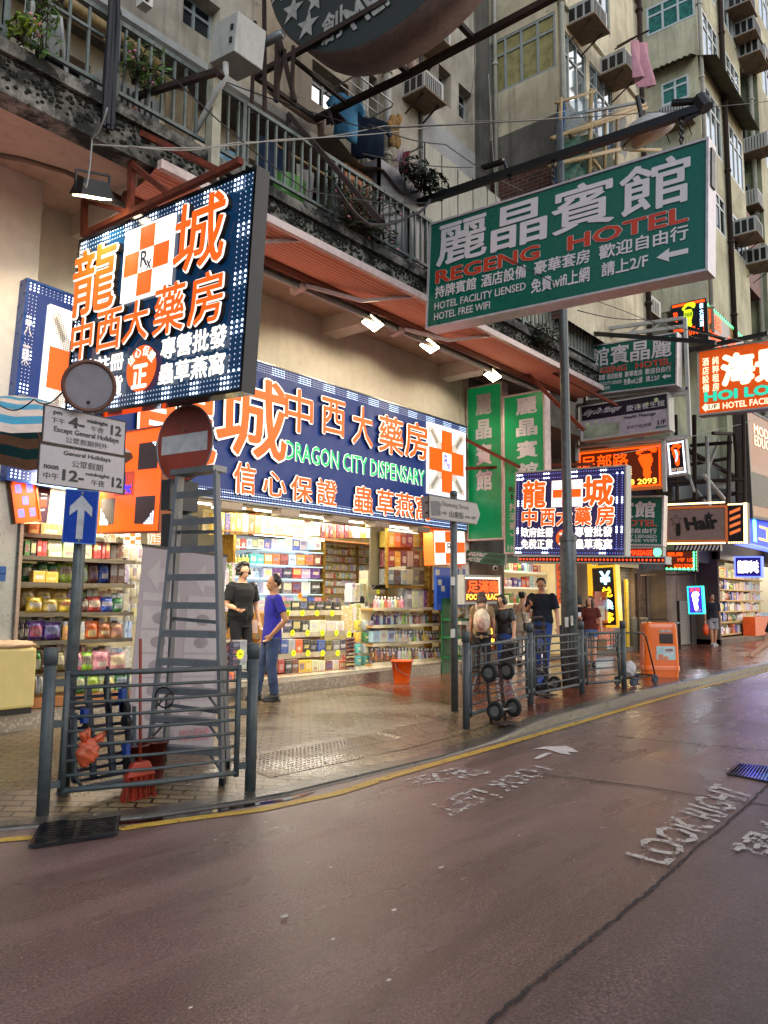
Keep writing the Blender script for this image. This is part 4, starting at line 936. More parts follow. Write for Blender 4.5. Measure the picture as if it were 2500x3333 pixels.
# ================================================================== SIGNS
def sign(name, label, cat, p, depth, face_m, frame_m=None, ft=.03, side_m=None):
    t = T(name, label, cat, p.pt(.5,1,-depth/2))
    mb = MB(); p.box(mb, 0,0,1,1, -depth, -.004); P('casing', mb, side_m or GREYP, t)
    mb = MB(); p.box(mb, 0,0,1,1, -.003, 0); P('face', mb, face_m, t)
    if frame_m: mb = MB(); p.frame(mb, ft, -depth-.002, .02); P('frame', mb, frame_m, t)
    return t
def words(root, p, items, m, name='lettering', bold=.012, n=.006, ext=0, grow=0, shear=0):
    mb = MB()
    for it in items:
        t, u0, v0, u1, v1 = it[:5]; p.text(mb, t, u0, v0, u1, v1, n, it[5] if len(it) > 5 else bold, ext, grow, it[6] if len(it) > 6 else shear, it[7] if len(it) > 7 else 0)
    return P(name, mb, m, root)
def rx_panel(root, p, u0, v0, u1, v1, n=.02, led=False, dark=False):
    """orange and white chequer with Rx in the middle square"""
    w, h = u1-u0, v1-v0; a, b, d = MB(), MB(), MB()
    p.box(b, u0-.012, v0-.012, u1+.012, v1+.012, .002, n-.004)
    for i in range(3):
        for j in range(3):
            q = (u0+w*i/3, v0+h*j/3, u0+w*(i+1)/3, v0+h*(j+1)/3)
            c = a if (i, j) not in ((0,0),(2,0),(0,2),(2,2),(1,1)) else b
            p.box(c, *q, n-.003, n+(.001 if c is a else .0))
    P('orange_squares', a, E_OR, root); P('white_squares', b, E_WH, root)
    p.text(d, 'R', u0+w*.39, v0+h*.36, u0+w*.56, v0+h*.60, n+.006, .012); p.text(d, 'x', u0+w*.53, v0+h*.52, u0+w*.65, v0+h*.66, n+.006, .008)
    P('prescription_mark', d, M('dark_blue_mark', '#171a4a', r=.4), root)
def brush(root, p, items, n=.05, bold=.014, outline=.022):
    """raised orange brush characters with a white rim"""
    words(root, p, items, E_WH, 'white_letter_rim', bold, n, .0, outline); words(root, p, items, E_OR, 'orange_lettering', bold, n+.012, 0)
    mb = MB()
    for it in items: p.text(mb, it[0], *it[1:5], n/2, bold, n/2-.002/2, outline, *( [0]*0))
    P('letter_return', mb, M('dark_letter_side', '#2a2320', r=.4), root)
# --- projecting pharmacy sign
pc = sign('projecting_sign', 'big blue lit pharmacy sign with orange characters, projecting over the pavement', 'shop sign', PS, .13, E_NAVY, M('polished_black_casing', '#15171c', r=.08, m=.6), .03, M('polished_black_casing'))
t_ = PS.tb
brush(pc, PS, [t_('龍',255,808,392,1022),t_('城',586,651,749,878),t_('中',250,1039,317,1174),t_('西',331,1014,410,1144),t_('大',418,984,499,1115),t_('藥',518,930,618,1090),t_('房',632,892,743,1058)])
words(pc, PS, [t_('專營批發',534,1079,746,1153,.03),t_('蟲草燕窩',526,1165,740,1239,.03),t_('政府註冊',240,1164,410,1222,.03),t_('免稅正貨',238,1238,406,1304,.03)], E_WH, 'white_lettering', n=.03)
q_ = t_('',418,740,558,958); rx_panel(pc, PS, *q_[1:5], .04)
du, dv = PS.uv(468,1201); mb = MB(); PS.dot(mb, du, dv, .25, .03, 28, .23); P('orange_disc', mb, E_OR, pc)
k_ = lambda x, y, r: ('信心保證'[int(x)], du+.075*math.sin(r)-.019, dv-.088*math.cos(r)-.026, du+.075*math.sin(r)+.019, dv-.088*math.cos(r)+.026, .015, 0, r*.7)
words(pc, PS, [t_('正',440,1188,489,1266,.035), k_(0,0,-.95), k_(1,0,-.32), k_(2,0,.32), k_(3,0,.95)], E_WH, 'white_seal_lettering', n=.036)
leds(PS, pc, 60, 40, 3, .017, 3, 3)
# --- main shop sign over the opening
a, b, c, d = oY(560,1090,FY-.12), oY(1515,1386,FY-.12), oY(709,1627,FY-.12), oY(1517,1725,FY-.12)
MX0, MX1, MZ0, MZ1 = 5.3, b.x, (c.z+d.z)/2, oY(1300,1323,FY-.12).z
MP = Panel((MX0,FY-.13,MZ1), (1,0,0), (0,0,-1), MX1-MX0, MZ1-MZ0)
mu = lambda x, y: ((oY(x,y,FY-.13).x-MX0)/(MX1-MX0), (MZ1-oY(x,y,FY-.13).z)/(MZ1-MZ0))
mbx = lambda t, xl, yt, yb, xr, *k: (t, mu(xl,yt)[0], mu(xl,yt)[1], mu(xr,yb)[0], mu(xl,yb)[1], *k)
ms_ = sign('shop_fascia_sign', 'long blue lit pharmacy fascia with orange characters above the shop opening', 'shop sign', MP, .13, E_BLUE, M('brushed_sign_trim', '#7a7a78', r=.3, m=.8), .02)
brush(ms_, MP, [mbx('城',700,1190,1470,925),mbx('中',920,1255,1400,1010),mbx('西',1040,1290,1410,1115),mbx('大',1140,1315,1445,1205),mbx('藥',1225,1345,1470,1305),mbx('房',1310,1365,1485,1385),mbx('龍',440,1130,1480,695)])
brush(ms_, MP, [mbx(ch, xl, yt, yb, xr) for ch, xl, yt, yb, xr in (('信',755,1500,1605,825),('心',850,1530,1612,925),('保',940,1545,1630,1010),('證',1025,1555,1640,1090),('蟲',1145,1578,1668,1208),('草',1220,1590,1675,1275),('燕',1280,1600,1680,1340),('窩',1345,1610,1690,1395))], .04, .018, .03)
u0, v0 = mu(925,1435); u1, v1 = mu(1377,1580); 
words(ms_, MP, [('DRAGON CITY DISPENSARY', u0, v0-.005, u1, mu(925,1495)[1], .012)], E_WH, 'white_letter_rim', n=.03, grow=.02); words(ms_, MP, [('DRAGON CITY DISPENSARY', u0, v0-.005, u1, mu(925,1495)[1], .012)], E_GR, 'green_lettering', n=.04)
ua, va = mu(1390,1375); ub, vb = mu(1508,1590)
# LED chequer panel at the right end of the fascia
RP = Panel(MP.pt(ua, va+.01, .03), (1,0,0), (0,0,-1), (ub-ua)*MP.w, .62*MP.h)
rp = sign('prescription_light_panel', 'orange LED prescription panel on the end of the long fascia', 'light panel', RP, .05, M('led_orange_ground', '#b5480c', r=.4, e='#ff6a14', es=.55), M('white_panel_rim', '#d8d6d2', e='#ffffff', es=.6), .03)
def chequer_led(root, p, nu, nv, r):
    o, w_, k = MB(), MB(), MB(); off = MB()
    for i in range(nu):
        for j in range(nv):
            u, v = (i+.5)/nu, (j+.5)/nv; a, b = (u-.5)*2, (v-.5)*2; e = .06
            if max(abs(a), abs(b)) > .93: p.dot(w_, u, v, r, .004, 5)
            elif abs(a) < .24 and abs(b) < .26: pass
            elif abs(a) > .30 and abs(b) > .34:
                if abs(abs(a)-abs(b)+.02) < .2: p.dot(off, u, v, r*.6, .004, 5)
                else: p.dot(w_, u, v, r, .004, 5)
            else: p.dot(o, u, v, r, .004, 5)
    P('orange_leds', o, E_ORLED, root); P('white_leds', w_, E_LED, root); P('unlit_leds', off, M('unlit_led', '#5a544c', r=.5), root)
    gq = MB()
    for u in (.035,.65):
        for v in (.035,.67): p.box(gq, u,v,u+.315,v+.295,.001,.0025)
    P('white_corners', gq, M('led_white_ground', '#c8c4bc', r=.6, e='#fff4e6', es=.35), root); gq = MB()
    for sx in (-1,1):
        for sy in (-1,1):
            f_ = lambda a, b: (.5+sx*a/2, .5+sy*b/2)
            p.poly(gq, [f_(.46,.54),f_(.54,.46),f_(.88,.80),f_(.80,.88)], .0032)
    P('grey_diagonals', gq, M('led_grey_ground', '#a0968c', r=.6, e='#c8bfb4', es=.2), root)
    b = MB(); p.box(b, .38,.37,.62,.63, .003, .006); P('centre_square', b, E_WH, root)
    d = MB(); p.text(d, 'R', .42,.40,.53,.57, .009, .01); p.text(d, 'x', .51,.51,.59,.61, .009, .006); P('prescription_mark', d, M('led_blue', '#1a1a90', e='#2a2aff', es=1.5), root)
chequer_led(rp, RP, 36, 48, .010)
A, B = MB(), MB()
for i in range(260):
    for k in range(4):
        for v in (.015+.016*k, .985-.016*k):
            u = (i+.5)/260
            if ua-.012 < u and v < .9 and v > .1: continue
            MP.dot(A if (v < .5 and (i//3) % 6 < 3 and i > 40) or (v > .5 and k % 2 == 0) else B, u, v, .0075, .012, 5)
P('led_border', A, M('cool_led', '#cfe4ff', e='#cfe6ff', es=3.2), ms_); P('dim_led_border', B, E_LEDD, ms_)
# --- LED column sign on the corner pillar, parallel to the front
CP = panel_px('Y', 8.55, (57,906), (248,968), (20,2000), (232,2015)); CP.h = oY(57,906,8.55).z-oY(40,1560,8.55).z; CP.w = 1.02
cs = sign('corner_light_sign', 'tall blue LED bordered sign on the corner pillar left of the projecting sign', 'shop sign', CP, .14, E_BLUE, M('blue_sign_casing', '#0f3f86', r=.3), .03, M('blue_sign_casing'))
leds(CP, cs, 22, 52, 3, .013, 3, 3, m0=.02, m1=.008)
words(cs, CP, [('大',.0,.17,.09,.28),('藥',.0,.32,.09,.43),('房',.0,.66,.09,.75)], SWHITE, 'unlit_lettering')
CR = Panel(CP.pt(.26,.10,.05), CP.U, CP.W, CP.w*.74, CP.h*.62)
cr = sign('prescription_light_panel', 'tall orange and white LED panel on the corner pillar sign', 'light panel', CR, .05, M('led_orange_ground'), M('white_panel_rim'), .025)
chequer_led(cr, CR, 30, 56, .012)
# --- orange LED chequer panel that juts out over the snack rack
a = panel_px('X', 5.0, (323,1420), (535,1392), (323,1733), (523,1725))
OP = Panel(a.O, a.U, a.W, a.w, a.h, a.N)
op = sign('prescription_light_panel', 'big orange LED panel jutting out above the snack rack behind the no entry plate', 'light panel', OP, .12, M('led_orange_ground2', '#c8500c', r=.4, e='#ff6210', es=.9), M('orange_sign_casing', '#b0551f', r=.4), .02, M('orange_sign_casing'))
o, w_, k, off, bl = MB(), MB(), MB(), MB(), MB()
for i in range(34):
    for j in range(46):
        u, v = (i+.5)/34, (j+.5)/46
        if (.62 < u < .92 or .06 < u < .30) and (.13 < v < .40 or .66 < v < .93):
            if (u > .62 and v > .66 and u-.62 > (.93-v)*1.1+.14) or (u < .3 and v > .66 and (.3-u) > (.93-v)*.9+.08) or (u > .62 and v < .4 and u-.62 > .2+(v-.13)): OP.dot(w_, u, v, .012, .006, 5)
            else: OP.dot(off, u, v, .009, .006, 5)
        else: OP.dot(o, u, v, .0105, .006, 5)
P('orange_leds', o, E_ORLED, op); P('white_leds', w_, E_LED, op)
g = MB(); OP.box(g,.62,.13,.92,.40,.001,.004); OP.box(g,.62,.66,.92,.93,.001,.004); OP.box(g,.06,.66,.30,.93,.001,.004); OP.box(g,.06,.13,.30,.40,.001,.004); OP.box(g,.26,.40,.58,.64,.001,.0035); P('grey_squares', g, M('grey_led_ground', '#6f665c', r=.6), op); P('unlit_leds', off, BLACK, op)
OP.text(bl, 'R', .32,.43,.48,.58, .012, .03); OP.text(bl, 'x', .46,.54,.55,.62, .012, .02); P('prescription_mark', bl, M('led_blue'), op)
# --- small LED square left of the arrow sign
a = panel_px('Y', 8.62, (48,1565), (121,1560), (42,1700), (116,1692)); LP_ = a
lp = sign('prescription_light_panel', 'small orange LED panel with blue marks beside the striped parasol', 'light panel', LP_, .1, M('led_orange_ground2'), M('orange_sign_casing'), .02)
o, bl = MB(), MB()
for i in range(16):
    for j in range(30):
        u, v = (i+.5)/16, (j+.5)/30
        q = any(abs(u-a_) < .1 and abs(v-b_) < .09 for a_, b_ in ((.25,.2),(.75,.2),(.5,.5),(.25,.8),(.75,.8)))
        LP_.dot(bl if q else o, u, v, .010, .006, 5)
P('orange_leds', o, E_ORLED, lp); P('blue_leds', bl, M('led_blue_dot', '#3a46d8', e='#5560ff', es=2.2), lp)
# --- green hotel signs
def hotel(p, name, label, small=False, mirror=False, depth=.28, frame=.03):
    t = sign(name, label, 'hotel sign', p, depth, SGREEN, M('white_sign_frame', '#b9b2b6', r=.35, m=.2, dirt=.25), frame, M('pinkish_grey_casing', '#8a7f86', r=.5, dirt=.5))
    s = '館賓晶麗' if mirror else '麗晶賓館'
    words(t, p, [(s[i], .03+i*.235, .04, .03+i*.235+.22, .44, .016) for i in range(4)], SWHITE, 'big_white_lettering', n=.012)
    red = [('REGENG', .03, .47, .46, .60, .03), ('HOTEL', .56, .47, .95, .60, .03)]
    words(t, p, red, SWHITE, 'red_letter_rim', n=.008, grow=.016); words(t, p, red, SRED, 'red_lettering', n=.012)
    words(t, p, [('持牌賓館',.03,.62,.21,.74,.02),('酒店設備',.23,.62,.41,.74,.02),('豪華套房',.44,.62,.64,.74,.02),('歡迎自由行',.67,.62,.95,.74,.02),
        ('HOTEL FACILITY LIENSED',.03,.78,.41,.85,.012),('HOTEL FREE WIFI',.03,.88,.27,.95,.012),('免費wifi上網',.43,.77,.64,.90,.02),('請上2/F',.68,.77,.83,.89,.02)], SWHITE, 'white_lettering', n=.01)
    mb = MB(); p.poly(mb, [(.855,.83),(.895,.775),(.893,.81),(.95,.81),(.95,.85),(.893,.85),(.895,.885)], .01); P('arrow', mb, SWHITE, t); return t
HP = panel_px('X', 9.45, (1398,734), (2298,459), (1398,1066), (2300,872))
hs = hotel(HP, 'hotel_sign', 'big green hotel sign hung from the black beam over the road')
mb = MB(); HP.box(mb, 1.002,.05,1.012,.35,-.2,-.05); P('side_louvre', mb, BLACK, hs)
bm_ = T('sign_beam', 'black steel beam that carries the big green hotel sign', 'beam', oX(1500,640,9.55))
mb = MB(); mb.bar(oX(1230,705,9.55), oX(2290,350,9.55), .10); P('beam', mb, BLACK, bm_)
mb = MB(); mb.bar(oX(1225,715,9.55), oX(1085,780,9.55), .12); mb.bar(oX(1085,780,9.55), oX(1000,825,9.55), .14); P('wall_end', mb, BLACK, bm_)
mb = MB(); a, b = oX(1640,525,9.55), oX(1580,545,9.55); mb.tube([oX(1570,547,9.55), a], .05, 6); mb.tube([oX(1660,585,9.55), oX(1640,525,9.55)], .03, 5); P('clamp', mb, BLACK, bm_)
mb = MB(); mb.tube([oX(2190,335,9.55), oX(2275,328,9.55)], .05, 6); mb.tube([oX(2275,318,9.55), oX(2300,352,9.55)], .09, 8); mb.tube([oX(2230,395,9.55), oX(2285,358,9.55)], .03, 5); P('turnbuckle', mb, BLACK, bm_)
for x, y0, y1, l in ((2218,370,470,'chain at the road end of the big hotel sign'),(1800,515,598,'chain near the lamp post above the big hotel sign')):
    mb = MB(); a, b = oX(x,y0,9.55), oX(x,y1,9.55); k = 9
    for i in range(k): c = a.lerp(b, (i+.5)/k); mb.torus(c, (a-b).length/k*.55, .014, (1,0,0) if i % 2 else (0,1,0), 10, 5)
    obj1('hanging_chain', mb, BLACK, l, 'chain')
mb = MB(); q = [oX(x,y,9.8) for x,y in ((1120,760),(1200,735),(1240,705),(1290,690),(1330,670),(1340,690),(1325,720),(1345,740),(1350,800))]; mb.tube(q, .035, 7); q = [oX(x,y,9.75) for x,y in ((1160,780),(1260,735),(1300,700),(1310,660),(1300,650),(1285,680))]; mb.tube(q, .025, 7)
obj1('cable_coil', mb, M('beige_cable', '#7a7568', r=.6), 'beige cable coiled round the wall end of the black beam', 'cable', None, True)
mb = MB(); mb.bar(oX(1000,825,9.6), oX(700,945,9.0), .09); mb.bar(oX(1125,775,9.8), oX(900,480,7.4), .08); obj1('steel_stay', mb, BLACK, 'black steel stay running back from the beam over the balcony', 'stay')
GX = 16.0
HP2 = panel_px('X', GX, (1914,1130), (2200,1088), (1914,1286), (2200,1247))
hotel(HP2, 'hotel_sign', 'middle sized green hotel sign with mirrored character order, top of the sign stack', True, True)
HP3 = panel_px('X', 17.0, (1860,1620), (2155,1622), (1860,1770), (2155,1768))
h3 = sign('hotel_sign', 'small green hotel sign half behind the lit pharmacy board', 'hotel sign', HP3, .2, SGREEN, M('white_sign_frame'), .04)
words(h3, HP3, [('麗晶賓館',.03,.08,.93,.44,.03)], SWHITE, 'big_white_lettering'); words(h3, HP3, [('REGENG HOTEL',.03,.48,.95,.62,.02)], SWHITE, 'red_letter_rim', grow=.016); words(h3, HP3, [('REGENG HOTEL',.03,.48,.95,.62,.02)], SRED, 'red_lettering', n=.012)
words(h3, HP3, [('豪華套房 歡迎自由行',.2,.66,.95,.77,.02),('HOTEL FACILITY LIENSED',.25,.80,.95,.87,.012),('HOTEL FREE WIFI',.4,.89,.95,.96,.012)], SWHITE, 'white_lettering')
# gantry that carries the stack of signs
ga = T('sign_gantry', 'pale square steel lattice that carries the stack of signs beyond the lamp post', 'sign frame', (GX+.3,6,5))
def gb(a, b, w=.07, X=GX+.35, nm='lattice_bar'): P(nm, MB().bar(oX(*a,X), oX(*b,X), w), GREYP, ga)
for a, b in (((1905,1080),(2225,1035)),((1905,1105),(2225,1062)),((1905,1310),(2240,1265)),((1880,1320),(2240,1280)),((2230,1035),(2245,1420)),((1905,1080),(1905,1320)),((1880,1455),(2240,1420)),((1880,1320),(1880,1500)),((2160,1430),(2165,1600)),((1960,1100),(2000,1070)),((2040,1090),(2080,1060)),((2120,1075),(2160,1045)),((1850,1115),(1905,1095)),((1850,1140),(1905,1120))): gb(a, b, .07 if abs(a[0]-b[0]) > 60 or abs(a[1]-b[1]) > 90 else .035)
for a, b in (((1700,1075),(2025,1135)),((1650,1050),(1900,1110))): gb(a, b, .05)
mb = MB(); mb.bar(oX(1850,1080,15.5), oX(2330,1115,15.5), .08); mb.bar(oX(2240,1140,19.9), oX(2500,1085,19.9), .1); mb.bar(oX(2170,1045,19.9), oX(2360,1105,19.9), .08); obj1('steel_stay', mb, BLACK, 'black steel stays above the orange hotel sign', 'stay')
# massage board
KP = panel_px('X', GX+.1, (1893,1325), (2172,1283), (1895,1434), (2175,1393))
kt = sign('massage_sign', 'white and black massage board with small flowers, under the middle hotel sign', 'shop sign', KP, .3, M('white_board', '#a59aa4', r=.4), GREYP, .03, BLACK)
mb = MB(); KP.box(mb, 0,0,1,.42, .001,.004); P('black_band', mb, M('dark_navy_band', '#191624', r=.4), kt)
words(kt, KP, [('King Da Massage',.03,.10,.47,.32,.004,.25),('慶達養生館',.54,.16,.97,.34,.0)], SWHITE, n=.01)
words(kt, KP, [('Health Massage',.51,.46,.87,.58,.012),('正宗穴位按摩',.54,.76,.82,.86,0),('1/F',.89,.72,.98,.86,.02)], SBLACK, 'black_lettering', n=.01)
mb = MB(); KP.poly(mb, [(.86,.92),(.885,.87),(.885,.90),(.985,.90),(.985,.935),(.885,.935),(.885,.97)], .01); P('arrow', mb, M('teal_arrow', '#1c5a5a'), kt)
mb = MB()
for u, v, r in ((.88,.13,.07),(.78,.2,.05),(.69,.25,.035),(.07,.55,.07),(.17,.52,.045),(.26,.5,.03)):
    for k in range(5): a = k*1.257; KP.dot(mb, u+.55*r*math.sin(a)*KP.h/KP.w, v-.55*r*math.cos(a), r*.42*KP.h, .011, 6)
P('flowers', mb, M('pale_green_flower', '#b9cf9a', r=.5), kt)
mb = MB(); KP.box(mb,.02,.6,.45,.97,.001,.004); P('picture', mb, M('pale_spa_picture', '#8c9482', r=.5, var=.5, sc=2.5), kt)
# orange LED foot board
FP = panel_px('X', GX+.6, (1895,1475), (2155,1447), (1895,1590), (2155,1580)); FP.h *= 1.0
FP = panel_px('X', GX+.6, (1885,1478), (2152,1445), (1885,1595), (2152,1583))
ft_ = sign('foot_massage_sign', 'orange LED board with a giant footprint and phone number, behind the pharmacy board', 'shop sign', FP, .2, M('dark_brown_led_ground', '#2a0f06', r=.5, e='#ff5a10', es=.06), M('copper_rim', '#a06a4a', r=.35, m=.5, e='#ff7a30', es=.2), .05)
def foot_dots(p, cx, cy, sx, sy, step):
    mb = MB(); v = cy-sy
    def ins(a, b):
        r = .27+.17*math.exp(-((b+.22)/.38)**2)-.04*math.exp(-((b-.35)/.2)**2); c = .06*math.sin(b*2.2)
        if (a-c)**2/(r*r) < 1-abs(b)**6 and -.55 < b < 1: return True
        return any((a-ta)**2+(b-tb)**2 < tr*tr for ta, tb, tr in ((-.5,-.66,.14),(-.28,-.82,.14),(-.03,-.9,.15),(.22,-.88,.16),(.5,-.78,.21)))
    while v < cy+sy:
        u = cx-sx
        while u < cx+sx:
            if ins((u-cx)/sx, (v-cy)/sy): p.dot(mb, u, v, .019, .012, 5)
            u += step*p.h/p.w
        v += step
    return mb
P('footprint_leds', foot_dots(FP, .83, .40, .18, .40, .030), E_ORLED, ft_)
def led_outline(p, mb, t, u0, v0, u1, v1, bold=.03): p.text(mb, t, u0, v0, u1, v1, .01, bold)
mb = MB(); led_outline(FP, mb, '足部路', .03,.10,.62,.46,.015); P('orange_lettering', mb, E_ORLED, ft_)
mb = MB(); FP.text(mb, 'MASSAGE', .2,.54,.66,.68, .01, .02); FP.text(mb, '2388 2093', .46,.80,.95,.94, .01, .02); P('yellow_lettering', mb, M('yellow_led', '#ffc24a', e='#ffb43a', es=2.2), ft_)
mb = MB()
for i in range(60): FP.dot(mb, (i+.5)/60, .02, .022, .01); FP.dot(mb, (i+.5)/60, .98, .022, .01)
for i in range(26): FP.dot(mb, .985, (i+.5)/26, .022, .01); FP.dot(mb, .015, (i+.5)/26, .022, .01)
P('led_border', mb, E_ORLED, ft_)
# foot and body sign
BP = panel_px('X', GX+.55, (2176,1442), (2222,1435), (2176,1546), (2228,1538)); BP.w *= 1.1
bt = sign('foot_massage_sign', 'narrow black sign with a rainbow footprint at the end of the sign stack', 'shop sign', BP, .15, M('black_sign_face', '#0c0b14', r=.3), GREYP, .04)
P('footprint_leds', foot_dots(BP, .5, .42, .42, .34, .030), E_ORLED, bt); words(bt, BP, [('FOOT & BODY',.15,.82,.85,.92,.0)], M('pale_led', '#d8c8c0', e='#e8c8b0', es=1.0))
mb = MB(); BP.text(mb, ')', .42,.25,.60,.62, .016, .05); P('blue_led_band', mb, M('led_cyan', '#30b0d8', e='#30b8ff', es=3), bt)
mb = MB()
for i in range(12): BP.dot(mb,(i+.5)/12,.03,.018,.01); BP.dot(mb,(i+.5)/12,.97,.018,.01)
for i in range(24): BP.dot(mb,.06,(i+.5)/24,.018,.01); BP.dot(mb,.94,(i+.5)/24,.018,.01)
P('led_border', mb, E_LED, bt)
# small pharmacy board
DP = panel_px('X', 13.3, (1682,1541), (2032,1519), (1678,1806), (2036,1808))
dt = sign('pharmacy_sign', 'square lit pharmacy board with white LED edge, behind the lamp post', 'shop sign', DP, .2, M('purple_navy_face', '#1a1c44', r=.2, e='#20245a', es=.35), GREYP, .03)
brush(dt, DP, [('龍',.07,.10,.30,.44),('城',.64,.08,.91,.44),('中',.07,.44,.22,.66),('西',.25,.45,.39,.66),('大',.40,.44,.55,.66),('藥',.57,.44,.72,.66),('房',.76,.43,.92,.66)], .03, .03, .03)
words(dt, DP, [('政府註冊',.06,.67,.37,.79,.03),('免稅正貨',.06,.81,.37,.93,.03),('專營批發',.57,.67,.90,.79,.03),('蟲草燕窩',.57,.81,.90,.93,.03)], E_WH, 'white_lettering', n=.02)
rx_panel(dt, DP, .36, .13, .62, .42, .02); mb = MB(); DP.dot(mb, .47,.80,.16,.015,20); P('orange_disc', mb, E_OR, dt); words(dt, DP, [('正',.425,.74,.515,.88,.03)], E_WH, 'white_seal_lettering', n=.02)
leds(DP, dt, 46, 36, 2, .02, 4, 3, M('cool_sign_led', '#cdd8ff', e='#cfdcff', es=6), M('dim_blue_led', '#7a86c8', e='#6a78d8', es=.8), .022, .026)
# orange hotel sign
LP2 = panel_px('X', 20.0, (2273,1152), (2560,1095), (2280,1343), (2560,1322))
lt = sign('hotel_sign', 'glowing orange hotel sign with turquoise letters at the edge of the view', 'hotel sign', LP2, .3, M('lit_orange_face', '#c4480e', r=.35, e='#f05a0c', es=.32), GREYP, .04)
words(lt, LP2, [('海景',.26,.10,1.04,.62,.05)], M('lit_cream_letter', '#f2f0c8', e='#f4f0c0', es=1.1), 'cream_lettering', n=.012)
words(lt, LP2, [('酒',.04,.11,.12,.24,.02),('店',.04,.25,.12,.38,.02),('設',.04,.39,.12,.52,.02),('備',.04,.53,.12,.66,.02),('純',.16,.11,.24,.24,.02),('粹',.16,.25,.24,.38,.02),('租',.16,.39,.24,.52,.02),('房',.16,.53,.24,.66,.02)], M('lit_pale_letter', '#e8d8b8', e='#ffe8c0', es=.8), 'small_lettering', n=.012)
hl = [('HOI LOK',.06,.66,.98,.82,.045)]; words(lt, LP2, hl, SWHITE, 'letter_rim', n=.01, grow=.02); words(lt, LP2, hl, M('lit_turquoise', '#22a888', e='#25b894', es=.9), 'turquoise_lettering', n=.014)
words(lt, LP2, [('HOTEL FACILITY',.28,.86,.95,.96,.02)], M('lit_pale_letter'), 'lower_lettering', n=.012)
mb = MB(); LP2.poly(mb, [(.03,.90),(.08,.83),(.08,.86),(.24,.86),(.24,.95),(.08,.95),(.08,.98)], .01); P('arrow', mb, M('lit_pale_letter'), lt); words(lt, LP2, [('1/F',.11,.87,.22,.94,.02)], SBLACK, 'floor_number', n=.016)
# hair salon board
IP = panel_px('X', 20.2, (2172,1660), (2358,1650), (2172,1758), (2364,1758))
it_ = sign('hair_salon_sign', 'unlit pinkish hair salon board with an outlined star', 'shop sign', IP, .2, M('pinkish_board', '#87706c', r=.4, var=.12), M('copper_rim'), .06)
words(it_, IP, [('Hair',.32,.25,.88,.68,.05,.0,-.10),('ı',.16,.42,.24,.86,.10)], SBLACK, 'black_lettering', n=.014)
def star(cx, cy, r, p, n=5, r2=.42, rot=0): return [(cx+(r if k % 2 == 0 else r*r2)*math.sin(rot+k*math.pi/n)*p.h/p.w, cy-(r if k % 2 == 0 else r*r2)*math.cos(rot+k*math.pi/n)) for k in range(2*n)]
mb = MB(); IP.poly(mb, star(.16,.36,.2,IP), .012); P('star_outline', mb, SBLACK, it_); mb = MB(); IP.poly(mb, star(.16,.36,.16,IP), .016); P('star', mb, M('pinkish_board'), it_)
mb = MB(); IP.poly(mb, star(.73,.26,.16,IP), .018); P('black_star', mb, SBLACK, it_)
mb = MB()
for i in range(34): IP.dot(mb,(i+.5)/34,-.16,.022,.01)
for i in range(34): IP.dot(mb,(i+.5)/34,1.1,.022,.01)
P('bulbs', mb, M('warm_bulb', '#ffd9a0', e='#ffcf8a', es=5), it_)
mb = MB(); P('side_panel', Panel(IP.pt(1.04,-.12,0), IP.U, IP.W, IP.w*.32, IP.h*1.25).box(mb,0,0,1,1,-.2,0), M('purple_black_panel', '#17101f', r=.4), it_)
SPp = Panel(IP.pt(1.04,-.12,.0), IP.U, IP.W, IP.w*.32, IP.h*1.25); mb = MB()
for i in range(8): SPp.dot(mb,(i+.5)/8,.03,.022,.01); SPp.dot(mb,(i+.5)/8,.97,.022,.01)
for i in range(20): SPp.dot(mb,.95,(i+.5)/20,.022,.01); SPp.dot(mb,.85,(i+.5)/20,.022,.01)
P('side_bulbs', mb, M('warm_bulb'), it_); mb = MB()
for i in range(4): SPp.poly(mb, [(.1,.2+i*.17),(.65,.1+i*.17),(.65,.18+i*.17),(.1,.28+i*.17)], .008)
P('barber_stripes', mb, M('copper_stripe', '#b0623a', e='#ff7a3a', es=.5), it_)
BSP = panel_px('X', 20.2, (2190,1775), (2345,1772), (2200,1795), (2345,1792)); bs = sign('barber_stripe_board', 'dark strip with slanting white stripes and stars under the hair salon board', 'shop sign', BSP, .15, M('purple_black_panel'))
mb = MB()
for i in range(12):
    u = .02+i*.08; BSP.poly(mb, [(u,.9),(u+.05,.1),(u+.085,.1),(u+.035,.9)], .006)
P('stripes', mb, SWHITE, bs)
# brown advertisement board at the edge of the view
AP = panel_px('Y', 6.2, (2432,1345), (2620,1430), (2450,1668), (2620,1715))
at_ = sign('advert_board', 'brown lit advertisement board at the edge of the view, under the orange hotel sign', 'advert', AP, .4, M('brown_lit_face', '#7a4a26', r=.4, var=.35, sc=1.2, e='#c87a3c', es=.14), M('dark_board_frame', '#3a3632', r=.5), .08, M('dark_board_frame'))
words(at_, AP, [('MODERN',.08,.10,.50,.20,.01),('EDUCATION',.08,.21,.60,.31,.01),('現代教育',.30,.62,.95,.76,.03),('問題重要回答',.34,.79,.80,.86,.02)], M('lit_pale_letter'), n=.02)
mb = MB(); AP.box(mb,0,.58,1,.9,.004,.012); P('dark_band', mb, M('grey_brown_band', '#4a4138', r=.5), at_)
mb = MB(); AP.dot(mb,.85,.25,.5,.012,20,.9); P('bottle_shapes', mb, M('cream_bottle_print', '#d8b88a', e='#e0b078', es=.4), at_)
